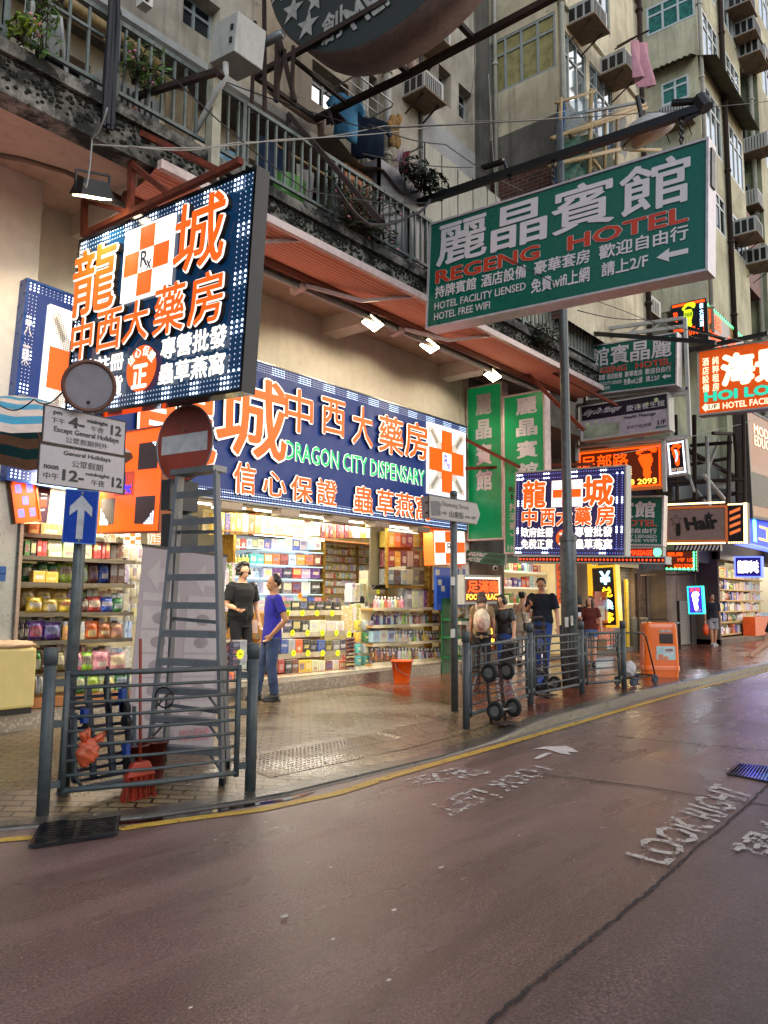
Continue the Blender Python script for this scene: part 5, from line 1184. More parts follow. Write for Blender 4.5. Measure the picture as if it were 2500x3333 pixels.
# blue sign at the far edge, LED boards further down
U1 = panel_px('Y', 6.4, (2424,1665), (2640,1750), (2424,1770), (2640,1812)); ut = sign('blue_light_sign', 'glowing blue sign at the edge of the view below the brown advertisement', 'shop sign', U1, .3, M('lit_deep_blue', '#0a2a9a', e='#1c48ff', es=.9), M('lit_violet_rim', '#4a4aff', e='#4a5aff', es=3), .06)
words(ut, U1, [('工人房',.16,.18,.9,.85,.03)], M('lit_gold', '#e8b060', e='#e8b060', es=1.2), n=.012); mb = MB()
for u in (.1,.38,.62): U1.box(mb,u,.05,u+.04,.9,.003,.006)
P('light_strips', mb, M('lit_cyan_strip', '#50c8ff', e='#60d0ff', es=3), ut)
VP = panel_px('X', 27.0, (2395,1815), (2475,1815), (2395,1875), (2478,1875)); vt = sign('neon_sign', 'violet neon sign with white characters over the far bright shop', 'neon sign', VP, .2, M('dark_violet_face', '#120a2a', e='#2a1a80', es=.4), M('lit_violet_rim'), .04)
words(vt, VP, [('龍圖珍味',.08,.15,.92,.85,.03)], M('white_neon', '#f0e8ff', e='#efe6ff', es=3), n=.012)
XP = panel_px('X', 19.0, (2168,1795), (2262,1795), (2168,1855), (2262,1855)); xt = sign('led_board', 'orange LED board with a phone number and green lamps, under the barber stripes', 'LED board', XP, .15, M('dark_brown_led_ground'), BLACK, .03)
words(xt, XP, [('租房',.05,.04,.60,.26,.03),('MF 1/2',.42,.36,.96,.56,.02),('62213330',.28,.68,.96,.90,.03)], E_ORLED, n=.012); mb = MB()
for i in range(7): XP.dot(mb,.03+.15*i,.98,.045,.012); XP.dot(mb,1.0,.05+.15*i,.045,.012)
P('green_lamps', mb, M('green_led', '#5aff9a', e='#50ff90', es=3), xt)
WP = panel_px('X', 16.8, (2045,1785), (2155,1785), (2045,1812), (2155,1812)); wt = sign('led_board', 'red LED massage strip under the small green hotel sign', 'LED board', WP, .15, M('dark_red_led_ground', '#3a0a06', e='#ff3010', es=.15), GREYP, .03)
words(wt, WP, [('MASSAGE',.05,.2,.72,.85,.03)], M('red_led', '#ff4a20', e='#ff3a14', es=2), n=.01); mb = MB(); WP.dot(mb,.87,.45,.09,.012,12,.1); P('green_lamp', mb, M('green_led'), wt)
ZP = panel_px('X', 13.25, (1690,1812), (2165,1815), (1690,1828), (2165,1832)); zt = sign('sign_bottom_trim', 'narrow mirrored trim strip with red and white dots under the pharmacy board', 'sign trim', ZP, .25, BLACK, GREYP, .02); mb = MB()
for i in range(40): ZP.dot(mb,(i+.5)/40,.5,.02,.01)
P('lamp_dots', mb, M('red_led'), zt)
# LED board wrapping the corner of block three
NP = panel_px('X', B3X-.05, (2190,1000), (2298,968), (2190,1100), (2292,1090)); nt_ = sign('corner_led_sign', 'LED sign with a lime green footprint on the corner of the olive block', 'LED board', NP, .2, M('black_sign_face'), BLACK, .03)
mb = foot_dots(NP, .5, .42, .3, .40, .02); P('footprint', mb, M('lime_led', '#a8b820', e='#b8c820', es=1.0), nt_); words(nt_, NP, [('988',.38,.3,.62,.44,.02)], SBLACK, n=.03)
words(nt_, NP, [('通宵',.02,.2,.16,.6,.02),('098',.5,.82,.82,.98,.03),('按摩足療',.02,.72,.7,.84,.02)], E_ORLED, n=.012); words(nt_, NP, [('英',.84,.1,.96,.25,.03),('大',.84,.27,.96,.42,.03),('足',.84,.44,.96,.6,.03),('道',.84,.62,.96,.78,.03)], M('cyan_white_led', '#a0e8ff', e='#a0e4ff', es=3), 'blue_white_lettering', n=.012)
mb = MB()
for i in range(16): NP.dot(mb,(i+.5)/16,.03,.05,.01)
for i in range(14): NP.dot(mb,.985,(i+.5)/14,.05,.01)
P('led_border', mb, E_ORLED, nt_)
za, zb2 = oY(2300,985,B3Y-.06), oY(2300,1110,B3Y-.06); zc2 = oY(2420,1060,B3Y-.06)
NP2 = Panel((za.x,B3Y-.06,za.z), (1,0,0), (0,0,-1), min(zc2.x,B3E)-za.x, za.z-zb2.z); n2 = sign('corner_led_sign', 'amber LED window sign with green dots on the street face of the olive block', 'LED board', NP2, .1, M('dim_window_sign', '#4a4030', r=.2, e='#c89a50', es=.18), BLACK, .03)
words(n2, NP2, [('足底',.03,.08,.35,.5,.04),('按摩',.05,.55,.32,.95,.04),('桑拿',.5,.35,.8,.95,.04)], E_ORLED, n=.012); mb = MB()
for i in range(20): NP2.dot(mb,(i+.5)/20,.03,.06,.02)
P('green_lamps', mb, M('green_led'), n2)
# tall green column signs beside the pharmacy
for (TLx, TRx, yt, yb, X, l, big) in ((1528,1640,1232,1752,13.98,'tall green column sign against the pharmacy wall, its lower half blank',True),(1648,1790,1262,1790,13.7,'tall green column sign behind the lit pharmacy board, crowded with small characters',False)):
    gp = panel_px('X', X, (TLx,yt), (TRx,yt+28), (TLx-2,yb), (TRx-(20 if big else 42),yb+25)); cc0 = gp.pt(.5,.5); gp.U, gp.W = V((0,-1,0)), V((0,0,-1)); gp.O = cc0-gp.U*gp.w/2-gp.W*gp.h/2; t = sign('column_sign', l, 'hotel sign', gp, .22, M('lit_green_face', '#0a7a46', r=.3, var=.2, sc=1.5, e='#0c9a54', es=.16), M('pinkish_white_bar'), .035)
    if big: words(t, gp, [('麗',.24,.05,.72,.19,.03),('晶',.24,.22,.72,.35,.03),('賓',.24,.38,.72,.52,.03),('館',.24,.55,.72,.69,.03)], SWHITE)
    else:
        words(t, gp, [('麗',.3,.02,.85,.13,.03),('晶',.3,.16,.85,.27,.03),('賓',.3,.30,.85,.41,.03),('館',.3,.44,.85,.55,.03),('持牌賓',.1,.69,.85,.74,.02),('酒店設',.1,.75,.85,.80,.02),('豪華套',.1,.81,.85,.86,.02),('wifi上',.1,.865,.85,.905,.02),('請上2/F',.2,.91,.9,.945,.02),('HOTEL FREE',.05,.955,.98,.99,.01)], SWHITE)
        words(t, gp, [('REGENG',.1,.585,.95,.62,.02),('HOTEL',.15,.63,.95,.67,.02)], M('dark_red_letter', '#4a1410'), 'dark_lettering')
mb = MB(); mb.bar(oX(1605,1105,13.6), oX(1900,1400,13.6), .07); mb.bar(oX(1640,1130,13.3), oX(2010,1320,15), .05); mb.bar(oX(1515,1430,13.8), oX(1690,1520,13.6), .06); mb.bar(oX(1515,1525,13.7), oX(1930,1510,14.9), .06); obj1('sign_stay', mb, RUST, 'rust brown steel stays crossing in front of the green column signs', 'stay')
RG = panel_px('X', 14.0, (1518,1793), (1645,1800), (1518,1825), (1642,1845)); rg = sign('hotel_entrance_sign', 'slanted dark green hotel entrance board beside the pharmacy pillar', 'hotel sign', RG, .08, M('dark_green_board', '#0a5a3c', r=.4), None)
words(rg, RG, [('REGENG',.06,.12,.50,.46,.02,.3),('HOTEL',.06,.56,.42,.90,.02,.3)], SWHITE, n=.01); words(rg, RG, [('經濟客房設備',.54,.16,.96,.44,.0),('ALYMOKKLIO',.44,.58,.9,.88,.02)], SBLACK, 'black_lettering', n=.01)
SGp = panel_px('Y', 8.4, (1648,1815), (1872,1818), (1648,1832), (1872,1836)); sg = sign('hotel_entrance_sign', 'long low green hotel strip over the hotel doorway', 'hotel sign', SGp, .1, M('dark_green_board'), None); words(sg, SGp, [('REGENG  HOTEL',.17,.2,.85,.85,.03)], SWHITE, n=.01)
# dark round star sign high above
circ = [oX(x,y,7.2) for x, y in ((881,0),(903,70),(955,138),(1050,173),(1205,134),(1397,0))]
import numpy as np
A_ = np.array([[2*p.y, 2*p.z, 1] for p in circ]); b_ = np.array([p.y*p.y+p.z*p.z for p in circ]); so = np.linalg.lstsq(A_, b_, rcond=None)[0]
cy_, cz_ = so[0], so[1]; cr_ = math.sqrt(so[2]+cy_*cy_+cz_*cz_)
rs = T('round_sign', 'weathered dark round drum sign with pale stars, high at the top of the view', 'shop sign', (7.2,cy_,cz_))
mb = MB(); mb.lathe((7.2,cy_,cz_), [(cr_,.004),(cr_,.62)], 56, (1,0,0)); P('drum', mb, M('pinkish_weathered_drum', '#7d6a66', r=.7, var=.25, sc=3, dirt=.6), rs, True)
mb = MB(); mb.lathe((7.2,cy_,cz_), [(cr_*.99,0),(cr_*.99,.003)], 56, (1,0,0)); P('face', mb, M('dark_slate_face', '#1c2a2e', r=.5, var=.4, sc=2.5, dirt=.7), rs)
RSP = Panel((7.19,cy_+cr_,cz_+cr_), (0,-1,0), (0,0,-1), 2*cr_, 2*cr_, V((-1,0,0)))
ruv = lambda x, y: ((cy_+cr_-oX(x,y,7.19).y)/(2*cr_), (cz_+cr_-oX(x,y,7.19).z)/(2*cr_))
mb = MB()
for x, y, r in ((953,32,.05),(1001,82,.05),(1027,-2,.045),(905,-25,.045)): u, v = ruv(x, y); RSP.poly(mb, star(u, v, r, RSP, 5, .42, .2), .004)
P('stars', mb, M('faded_white_paint', '#9a9a98', r=.7, var=.3), rs)
mb = MB(); a, b = ruv(1048,75), ruv(1115,85); RSP.text(mb, '創', a[0],a[1]-.02,b[0],b[1]+.03,.005,.02); a, b = ruv(1130,55), ruv(1260,-20); RSP.text(mb, 'MEN', a[0],a[1]-.04,a[0]+.2,a[1]+.05,.005,.03,0,0,0,-.25); RSP.text(mb, 'STAR', .2,.42,.8,.62,.005,.03); P('lettering', mb, M('faded_white_paint'), rs)
# ================================================================== SHOP CONTENTS
def packmat(name, rough, capped=False, foil=0):
    """printed packaging: the colour comes from the object, with a label field, a band and lines of print that differ from item to item"""
    mt, nt, b = _new(name); oi = nd(nt, 'ShaderNodeObjectInfo'); tc = nd(nt, 'ShaderNodeTexCoord'); sp = nd(nt, 'ShaderNodeSeparateXYZ'); nt.links.new(tc.outputs['Generated'], sp.inputs[0])
    def mth(op, a, b_=None):
        n = nd(nt, 'ShaderNodeMath', operation=op)
        for s, v in ((n.inputs[0], a), (n.inputs[1], b_)):
            if v is None: continue
            if hasattr(v, 'is_output'): nt.links.new(v, s)
            else: s.default_value = v
        return n.outputs[0]
    rnd = oi.outputs['Random']; x, z = sp.outputs[0], sp.outputs[2]
    base = oi.outputs['Color']
    lab = ramp(nt, mth('FRACT', mth('MULTIPLY', rnd, 7.3)), [(0,(.8,.78,.7)),(.3,(.75,.6,.12)),(.45,(.7,.7,.7)),(.6,(.5,.08,.05)),(.75,(.05,.1,.3)),(1,(.85,.83,.8))])
    ax = mth('ABSOLUTE', mth('SUBTRACT', x, .5)); zc = mth('ADD', .35, mth('MULTIPLY', rnd, .3)); az = mth('ABSOLUTE', mth('SUBTRACT', z, zc))
    inl = mth('MULTIPLY', mth('LESS_THAN', ax, mth('ADD', .22, mth('MULTIPLY', rnd, .2))), mth('LESS_THAN', az, mth('ADD', .08, mth('MULTIPLY', mth('FRACT', mth('MULTIPLY', rnd, 13.7)), .2))))
    ns = noise(nt, mapv(nt, tc.outputs['Generated'], (5,5,5)), 1.3, 4)
    col = mixc(nt, mth('MULTIPLY', inl, .8), base, lab)
    ln = mth('MULTIPLY', mth('GREATER_THAN', noise(nt, mapv(nt, tc.outputs['Generated'], (14,1,9)), 2.2, 2), .54), mth('LESS_THAN', mth('ABSOLUTE', mth('SUBTRACT', ax, .12)), .2))
    col = mixc(nt, mth('MULTIPLY', ln, .55), col, (.03,.02,.03)); col = mixc(nt, ramp(nt, ns, [(.45,0.),(.7,.5)]), col, mixc(nt, .5, base, (.9,.85,.75)))
    if capped: col = mixc(nt, mth('GREATER_THAN', z, .8), col, (.6,.58,.55))
    nt.links.new(col, b.inputs['Base Color']); b.inputs['Roughness'].default_value = rough; b.inputs['Metallic'].default_value = foil
    if foil or not capped: bump(nt, noise(nt, mapv(nt, tc.outputs['Generated'], (3,3,3)), 2.5, 4), b, .25 if foil else .05, .03)
    return mt
PK_BOX, PK_BAG, PK_BOT = packmat('printed_carton', .35), packmat('printed_foil_bag', .22, foil=.12), packmat('printed_bottle', .18, True)
def unit_box():
    bm = bmesh.new(); bmesh.ops.create_cube(bm, size=1); bmesh.ops.translate(bm, verts=bm.verts, vec=(0,0,.5)); bmesh.ops.bevel(bm, geom=bm.edges[:], offset=.02, segments=1, affect='EDGES')
    me = bpy.data.meshes.new('product_box'); bm.to_mesh(me); bm.free(); return me
def unit_bag():
    mb = MB(); nx, nz = 8, 9
    for s in (-1, 1):
        o = len(mb.v)
        for j in range(nz+1):
            for i in range(nx+1):
                u, v = i/nx*2-1, j/nz*2-1; th = max(0, (1-abs(u)**3)*(1-abs(v)**4))**.5
                mb.v.append((u*.5*(.92+.08*v*v)+.012*math.sin(v*9), s*.5*th*(.8+.2*math.sin(3*u+2*v)), .5+.5*v+.012*math.sin(u*13)))
        for j in range(nz):
            for i in range(nx): mb.f.append((o+j*(nx+1)+i,o+j*(nx+1)+i+1,o+(j+1)*(nx+1)+i+1,o+(j+1)*(nx+1)+i))
    return mb.mesh('snack_bag', smooth=True)
UB = {'carton': unit_box(), 'bag': unit_bag(),
  'bottle': MB().lathe((0,0,0), [(.40,0),(.5,.03),(.5,.55),(.46,.66),(.2,.74),(.18,.8),(.24,.81),(.24,.93),(.1,.95),(.1,1)], 10).mesh('bottle', smooth=True),
  'jar': MB().lathe((0,0,0), [(.46,0),(.5,.05),(.5,.78),(.4,.84),(.42,.85),(.42,1)], 12).mesh('jar', smooth=True),
  'tin': MB().lathe((0,0,0), [(.48,0),(.5,.03),(.5,.95),(.48,1)], 14).mesh('tin', smooth=True)}
for k, m in (('carton',PK_BOX),('bag',PK_BAG),('bottle',PK_BOT),('jar',PK_BOT),('tin',PK_BOX)): UB[k].materials.append(m)
PAL = {'green':'#2f7a34','red':'#b3261e','orange':'#d8641c','yellow':'#d9b52a','gold':'#c49a3a','purple':'#56247a','blue':'#1d49a8','navy':'#161f4d','black':'#17171a','white':'#d8d6d0','silver':'#a8adb4','brown':'#6b3a20','pink':'#d98a9a','pale green':'#b9cf96','lime':'#a8cc3a','cream':'#d8cfa8','pale blue':'#a8cbe0','lilac':'#b7a3d0','maroon':'#6e1620','amber':'#b8642a','teal':'#1f7a78','olive':'#6c6a2c','tan':'#b08c5a','grey':'#7a7a7c','turquoise':'#3aa8b0'}
KN = {'carton':('carton','carton'),'bag':('snack_bag','snack bag'),'bottle':('plastic_bottle','bottle'),'jar':('snack_jar','jar'),'tin':('tin','tin')}
def item(kind, x, y, z, w, d, h, col, where, rot=0):
    nm, cat = KN[kind]; o = bpy.data.objects.new(nm, UB[kind]); C.objects.link(o); o.location = (x,y,z); o.scale = (w,d,h); o.rotation_euler = (0,0,rot)
    j = [c*random.uniform(.85,1.12) for c in hx(PAL[col])]; o.color = (*j, 1)
    cat2 = {'carton':'carton','bag':'snack bag','bottle':'bottle','jar':'jar','tin':'tin'}[kind]
    return tag(o, f'{col} {cat2} {where}', cat2, f'{col} {cat2}s {where}')
def shelf_row(Y, ybase, ytop, spec, where, depth=.22, xs=None, stackz=1):
    """spec: (kind, x0px, x1px, n, colours); items stand on the shelf whose edge shows at ybase"""
    for kind, x0, x1, n, cols in spec:
        for i in range(n):
            a = oY(x0+(x1-x0)*i/n, ybase, Y); b = oY(x0+(x1-x0)*(i+1)/n, ybase, Y); t = oY(x0, ytop, Y); z = a.z; h = max(.04, t.z-oY(x0,ybase,Y).z)
            col = cols[i % len(cols)]; w = (b.x-a.x)*(.93 if kind != 'bag' else 1.02); hh = h*random.uniform(.9,1)
            dp = {'carton':depth,'bag':min(depth,.16),'bottle':w,'jar':w,'tin':w}[kind]
            for s in range(stackz):
                item(kind, (a.x+b.x)/2, Y+dp/2+random.uniform(0,.02), z+s*hh/stackz, w, dp, hh/stackz*.985, col, where, random.uniform(-.06,.06) if kind != 'carton' else random.uniform(-.02,.02))
# --- snack rack in the left bay
CY = 11.3; RY_0 = 9.75
RYf = 8.8
rk = T('snack_rack', 'lit snack rack with wooden shelves in the left bay of the pharmacy', 'shelf rack', oY(250,2290,RYf))
xa, xb = oY(62,1900,RYf).x, oY(436,1900,RYf).x
for k, y in enumerate((1749,1819,1901,1996,2085,2188,2266)):
    z = oY(250,y,RYf).z; mb = MB(); yo = -.02-.04*max(0,k-1); mb.box((xa,RYf-.0,z-.03),(xb,RYf+.5,z-.003)); P('shelf_board', mb, WOOD if k > 4 else M('dark_shelf_edge', '#4a3626', r=.35), rk)
    mb = MB(); mb.box((xa,RYf-.02,z-.035),(xb,RYf-.002,z+.012)); P('price_rail', mb, M('smoked_rail', '#5c564c', r=.2, m=.4), rk)
mb = MB(); mb.box((xa-.05,RYf-.01,FZ),(xa-.005,RYf+.55,LZ)); P('side_panel', mb, M('mirror_panel', '#8f887c', r=.12, m=.8), rk)
mb = MB(); mb.box((xa,RYf+.51,FZ),(xb,RYf+.55,LZ)); P('back_panel', mb, M('yellow_white_back', '#e2d3a2', r=.5, e='#ffdf9a', es=.12), rk)  # the panel colour carries a faint glow of its own, as shop light
mb = MB(); mb.box((xa,RYf-.03,FZ-.0),(xb,RYf+.4,oY(250,2232,RYf).z-.1)); P('base_board', mb, WOOD, rk)
shelf_row(RYf, 1749, 1700, [('carton',92,130,1,['orange']),('carton',130,205,1,['tan']),('carton',250,300,1,['orange']),('jar',300,436,6,['cream'])], 'on the top shelf of the snack rack')
shelf_row(RYf, 1819, 1754, [('carton',80,118,2,['green','black']),('carton',120,152,2,['red']),('carton',305,330,2,['red']),('carton',332,357,2,['red'])], 'on the second shelf of the snack rack')
shelf_row(RYf, 1819, 1754, [('carton',155,302,3,['pale green'])], 'stacked on the second shelf of the snack rack', stackz=2)
shelf_row(RYf, 1901, 1856, [('carton',107,192,2,['yellow'])], 'at the front of the third shelf of the snack rack', .1)
shelf_row(RYf+.14, 1898, 1826, [('bag',75,110,1,['green']),('bag',128,197,2,['green']),('bag',195,296,2,['lime','pale green']),('bag',292,327,1,['brown']),('bag',326,360,1,['blue']),('carton',358,408,2,['brown'])], 'on the third shelf of the snack rack')
shelf_row(RYf, 1996, 1940, [('bag',92,252,3,['yellow','gold']),('bag',252,292,2,['olive','brown']),('bag',290,338,1,['red']),('bag',334,376,1,['blue']),('bag',372,406,1,['green'])], 'on the fourth shelf of the snack rack')
shelf_row(RYf+.2, 1990, 1908, [('bag',70,230,3,['gold'])], 'at the back of the fourth shelf of the snack rack')
shelf_row(RYf-.02, 2085, 2020, [('bag',42,96,4,['grey','black']),('bag',92,208,2,['purple']),('jar',208,280,4,['gold','cream']),('bag',280,327,1,['orange']),('bag',325,408,2,['amber','tan']),('tin',408,432,2,['pale blue'])], 'on the fifth shelf of the snack rack')
shelf_row(RYf-.04, 2188, 2118, [('bag',115,140,1,['green']),('bag',136,218,2,['brown','olive']),('bag',246,272,1,['pink']),('bag',270,308,1,['lime']),('bag',306,420,2,['pink'])], 'on the sixth shelf of the snack rack')
shelf_row(RYf-.05, 2262, 2195, [('bag',108,142,2,['silver']),('bag',240,330,2,['green','lime']),('bag',330,436,2,['pale green','green'])], 'in the bottom bin of the snack rack')
for r, (y0, y1) in enumerate(((1828,1770),(1888,1832),(1945,1892),(2030,1960))): shelf_row(RYf+.3, y0, y1, [('jar',408,470,3,['white','cream'])], 'in the jar column beside the snack rack')
# --- central glass cabinets
CY = 11.3
cb = T('glass_cabinet', 'glass cabinet of perfume boxes with bright tube lights, behind the two men', 'display cabinet', oY(900,2050,CY))
xa, xb = oY(762,1800,CY).x, oY(1050,1800,CY).x
for y in (1740,1788,1838,1882,1932,1990):
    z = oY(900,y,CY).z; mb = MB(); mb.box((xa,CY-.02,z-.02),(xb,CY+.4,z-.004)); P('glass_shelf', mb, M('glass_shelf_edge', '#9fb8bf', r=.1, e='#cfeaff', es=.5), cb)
mb = MB(); z = oY(900,1748,CY).z; mb.box((xa,CY-.05,z-.0),(xb,CY-.025,z+.05)); P('tube_light', mb, E_TUBE, cb)
mb = MB(); mb.box((xa,CY+.41,FZ),(xb,CY+.45,LZ+.2)); P('back_panel', mb, M('pale_cabinet_back', '#cfd6d2', r=.4, e='#dff0ff', es=.2), cb)  # cool glow added to the panel, standing in for cabinet light
mb = MB(); mb.box((xb+.0,CY-.04,FZ),(xb+.05,CY+.45,LZ+.2)); mb.box((xa-.05,CY-.04,FZ),(xa,CY+.45,LZ+.2)); P('post', mb, M('brass_post', '#a8853c', r=.25, m=.8), cb)
shelf_row(CY, 1788, 1750, [('carton',765,860,5,['cream','red','pale blue','grey']),('carton',860,1048,8,['blue','silver','pale blue','white'])], 'on the top shelf of the perfume cabinet', .3)
shelf_row(CY, 1838, 1800, [('bottle',765,815,4,['lime','yellow']),('carton',815,860,2,['turquoise']),('carton',860,1048,7,['gold','amber','maroon','pale blue'])], 'on the second shelf of the perfume cabinet', .3)
shelf_row(CY, 1882, 1845, [('bottle',765,850,5,['pale blue','white']),('carton',858,1045,6,['lilac','purple','navy','red'])], 'on the third shelf of the perfume cabinet', .3)
shelf_row(CY, 1932, 1890, [('bottle',765,850,5,['blue','pale blue']),('carton',858,1045,6,['white','black','grey','maroon'])], 'on the fourth shelf of the perfume cabinet', .3)
shelf_row(CY, 1990, 1938, [('carton',840,1048,9,['pale blue','gold','blue','pink','lilac'])], 'on the lowest shelf of the perfume cabinet', .3)
UYc = 11.9
uc = T('upper_cabinet', 'row of gift boxes in the upper cabinets under the shop ceiling', 'wall cabinet', oY(900,1742,CY-.1))
mb = MB(); z = oY(900,1740,CY-.1).z; mb.box((oY(708,1740,CY).x,CY-.12,z-.03),(oY(1250,1740,CY).x,CY+.4,z)); P('shelf_board', mb, WOOD, uc)
mb = MB(); mb.box((oY(708,1740,CY).x,CY+.401,z),(oY(1250,1740,CY).x,CY+.44,LZ+.22)); P('back_panel', mb, M('yellow_white_back'), uc)
shelf_row(CY-.1, 1739, 1662, [('carton',712,770,3,['gold','navy']),('carton',770,868,5,['gold','cream','amber'])], 'in the upper cabinet over the perfume shelves', .3)
shelf_row(CY-.1, 1742, 1672, [('carton',872,1045,6,['cream','pale green'])], 'stacked in the upper cabinet over the perfume shelves', .3, stackz=2)
shelf_row(CY-.1, 1750, 1690, [('jar',1050,1150,8,['maroon','orange']),('carton',1155,1250,5,['white','yellow'])], 'in the right end of the upper cabinet', .3)
# --- rear wall of small boxes
DY = 11.9
dr = T('medicine_shelves', 'rear wall of brass edged shelves packed with small boxes', 'shelf rack', oY(1150,2050,DY))
xa, xb = oY(1052,1800,DY).x, oY(1262,1800,DY).x
for i, y in enumerate((1784,1808,1832,1858,1884,1908,1932,1985)):
    z = oY(1150,y,DY).z; mb = MB(); mb.box((xa,DY-.01,z-.025),(xb,DY+.3,z-.003)); P('shelf_board', mb, M('brass_shelf', '#a07a3a', r=.35, m=.4), dr)
mb = MB()
for x in (1055,1163,1258): a = oY(x,1800,DY).x; mb.box((a-.02,DY-.03,FZ),(a+.02,DY-.0105,LZ+.2))
P('post', mb, M('brass_post'), dr)
mb = MB(); mb.box((xa,DY+.31,FZ),(xb,DY+.34,LZ+.2)); P('back_panel', mb, M('yellow_white_back'), dr)
cc = [['white','lilac','pale blue','cream','white','blue'],['white','red','pale blue','white','cream'],['pink','amber','lilac','cream','yellow'],['red','cream','white','pink'],['white','pink','cream'],['pale green','grey','lilac','olive'],['lime','navy','purple','cream'],['white','pale blue','cream']]
def fill(Y, ybase, ytop, x0, x1, n, d=.18):
    for k in range(n):
        a = oY(x0+(x1-x0)*k/n, ybase, Y); b = oY(x0+(x1-x0)*(k+1)/n, ybase, Y); h = (oY(x0,ytop,Y).z-oY(x0,ybase,Y).z)*random.uniform(.72,1); MS.box((a.x,Y,a.z),(a.x+(b.x-a.x)*.9,Y+d,a.z+h))
MS = MB()
for yb_, yt_ in ((1819,1760),(1898,1828),(1990,1908),(2080,2004),(2180,2094)): fill(RYf+.3, yb_-3, yt_, 40, 420, 19); fill(RYf+.42, yb_-5, yt_-3, 60, 430, 15, .07)
for yb_, yt_ in ((1788,1750),(1838,1798),(1882,1846),(1932,1890),(1990,1940)): fill(CY+.32, yb_-2, yt_-2, 765, 1045, 26, .08)
for yb_, yt_ in ((2034,1988),(2091,2042),(2150,2100)): fill(RY_0+.17, yb_-3, yt_, 1214, 1455, 20, .08)
for yb_, yt_ in ((2210,2060),(2060,1960)): fill(10.45, yb_, yt_, 1135, 1215, 6, .2)
fill(9.8, 2240, 2165, 1060, 1135, 4, .1); fill(9.75, 2240, 2010, 700, 722, 1, .2); fill(10.9, 1990, 1800, 705, 762, 6, .2)
for i, y in enumerate((1784,1808,1832,1858,1884,1908,1932,1985)):
    for x0, x1, n in ((1060,1160,11),(1166,1255,10)):
        for k in range(n):
            a = oY(x0+(x1-x0)*k/n, y, DY); b = oY(x0+(x1-x0)*(k+1)/n, y, DY); h = (a.z-oY(x0,y+(19 if i < 7 else 40),DY).z)*random.uniform(.8,1); MS.box((a.x,DY+.01,a.z),(a.x+(b.x-a.x)*.92,DY+.2,a.z+h))
mt, nt, b = _new('small_mixed_cartons'); ge = nt.nodes.new('ShaderNodeNewGeometry'); col = ramp(nt, ge.outputs['Random Per Island'], [(0,hx('#d8d4cc')),(.15,hx('#b3261e')),(.3,hx('#cfc8a8')),(.45,hx('#8fb4d0')),(.6,hx('#d8d4cc')),(.75,hx('#a890c8')),(.88,hx('#d9c06a')),(1,hx('#4a7a4a'))])
nt.links.new(mixc(nt, ramp(nt, noise(nt, ge.outputs['Position'], 24, 2), [(.55,0.),(.58,.7)]), col, hx('#e8e4dc')), b.inputs['Base Color'])
o = P('cartons', MS, mt); o['kind'] = 'stuff'; o['label'] = 'hundreds of small mixed cartons packed on the rear medicine shelves'
# --- stepped island counter
ic = T('stepped_counter', 'stepped counter with price stars in the middle of the shop front', 'counter', oY(980,2215,9.6))
IW = M('pale_counter_wood', '#b98a4e', r=.35, var=.2, sc=4)
tiers = [(10.25,1992,1952,['silver','tan','teal','green','black','black','black','black','black','black'],'top'),(10.05,2062,2014,['white','white','white','navy','black','black','white','cream','white','white'],'second'),(9.85,2128,2078,['navy','blue','silver','orange','black','black','blue','olive','grey','navy'],'third'),(9.65,2192,2146,['black','red','black','brown','yellow','yellow','cream','cream','maroon','white','orange'],'lowest')]
xs_ = [(840,1112),(838,1122),(890,1132),(885,1128)]
prev = None
for (Yt, yb, yt, cols, nm), (xl, xr) in zip(tiers, xs_):
    z = oY(1000,yb,Yt).z; a, b = oY(828,yb,Yt).x, oY(xr+6,yb,Yt).x
    mb = MB(); mb.box((a,Yt-.02,z-.05),(b,Yt+.26,z-.003)); P('tier_board', mb, IW, ic)
    mb = MB(); mb.box((a,Yt-.034,z-.06),(b,Yt-.021,z+.03)); P('glass_lip', mb, M('glass_lip', '#b8b09a', r=.1, m=.3), ic)
    shelf_row(Yt, yb, yt, [('carton',xl,xr,len(cols),cols)], f'on the {nm} tier of the stepped counter', .2)
z = oY(1000,2192,9.65).z; mb = MB(); mb.box((oY(828,2192,9.65).x,9.6,FZ+.01),(oY(1132,2192,9.65).x,10.6,z-.052)); P('base', mb, WOOD, ic)
mb = MB(); mb.box((oY(826,2060,10.2).x-.04,9.6,FZ+.01),(oY(826,2060,10.2).x-.005,10.6,oY(830,1995,10.2).z)); P('side_panel', mb, IW, ic)
mb = MB(); mb.box((oY(828,2192,9.65).x,10.35,FZ+.01),(oY(1132,2192,9.65).x,10.6,oY(1000,1995,10.25).z-.06)); P('back_board', mb, IW, ic)
STARM = M('fluorescent_yellow_card', '#e4e81c', r=.5, e='#e8f020', es=.35)
def pstar(x, y, Y, r, label, m=STARM):
    c = oY(x, y, Y); t = T('price_star', label, 'price card', c, 'price stars in the pharmacy'); mb = MB(); n = 11
    mb.prism([(c.x+(r if k % 2 == 0 else r*.68)*math.sin(k*math.pi/n), Y, c.z+(r if k % 2 == 0 else r*.68)*math.cos(k*math.pi/n)) for k in range(2*n)], (0,.004,0)); P('card', mb, m, t)
    p = Panel((c.x-r*.5,Y-.002,c.z+r*.3),(1,0,0),(0,0,-1),r,r*.6); mb = MB(); p.text(mb, random.choice(('$18','$98','$22','$45')), .1,.1,.9,.9,.001,.02); P('price', mb, SBLACK, t)
for (y, Y, xs, nm) in ((1996,10.2,(938,985,1033,1082),'top'),(2060,10.0,(953,1002,1050,1096),'second'),(2126,9.8,(956,1003,1051,1100),'third')):
    for x in xs: pstar(x, y, Y, .062, f'yellow starburst price card on the edge of the {nm} tier')
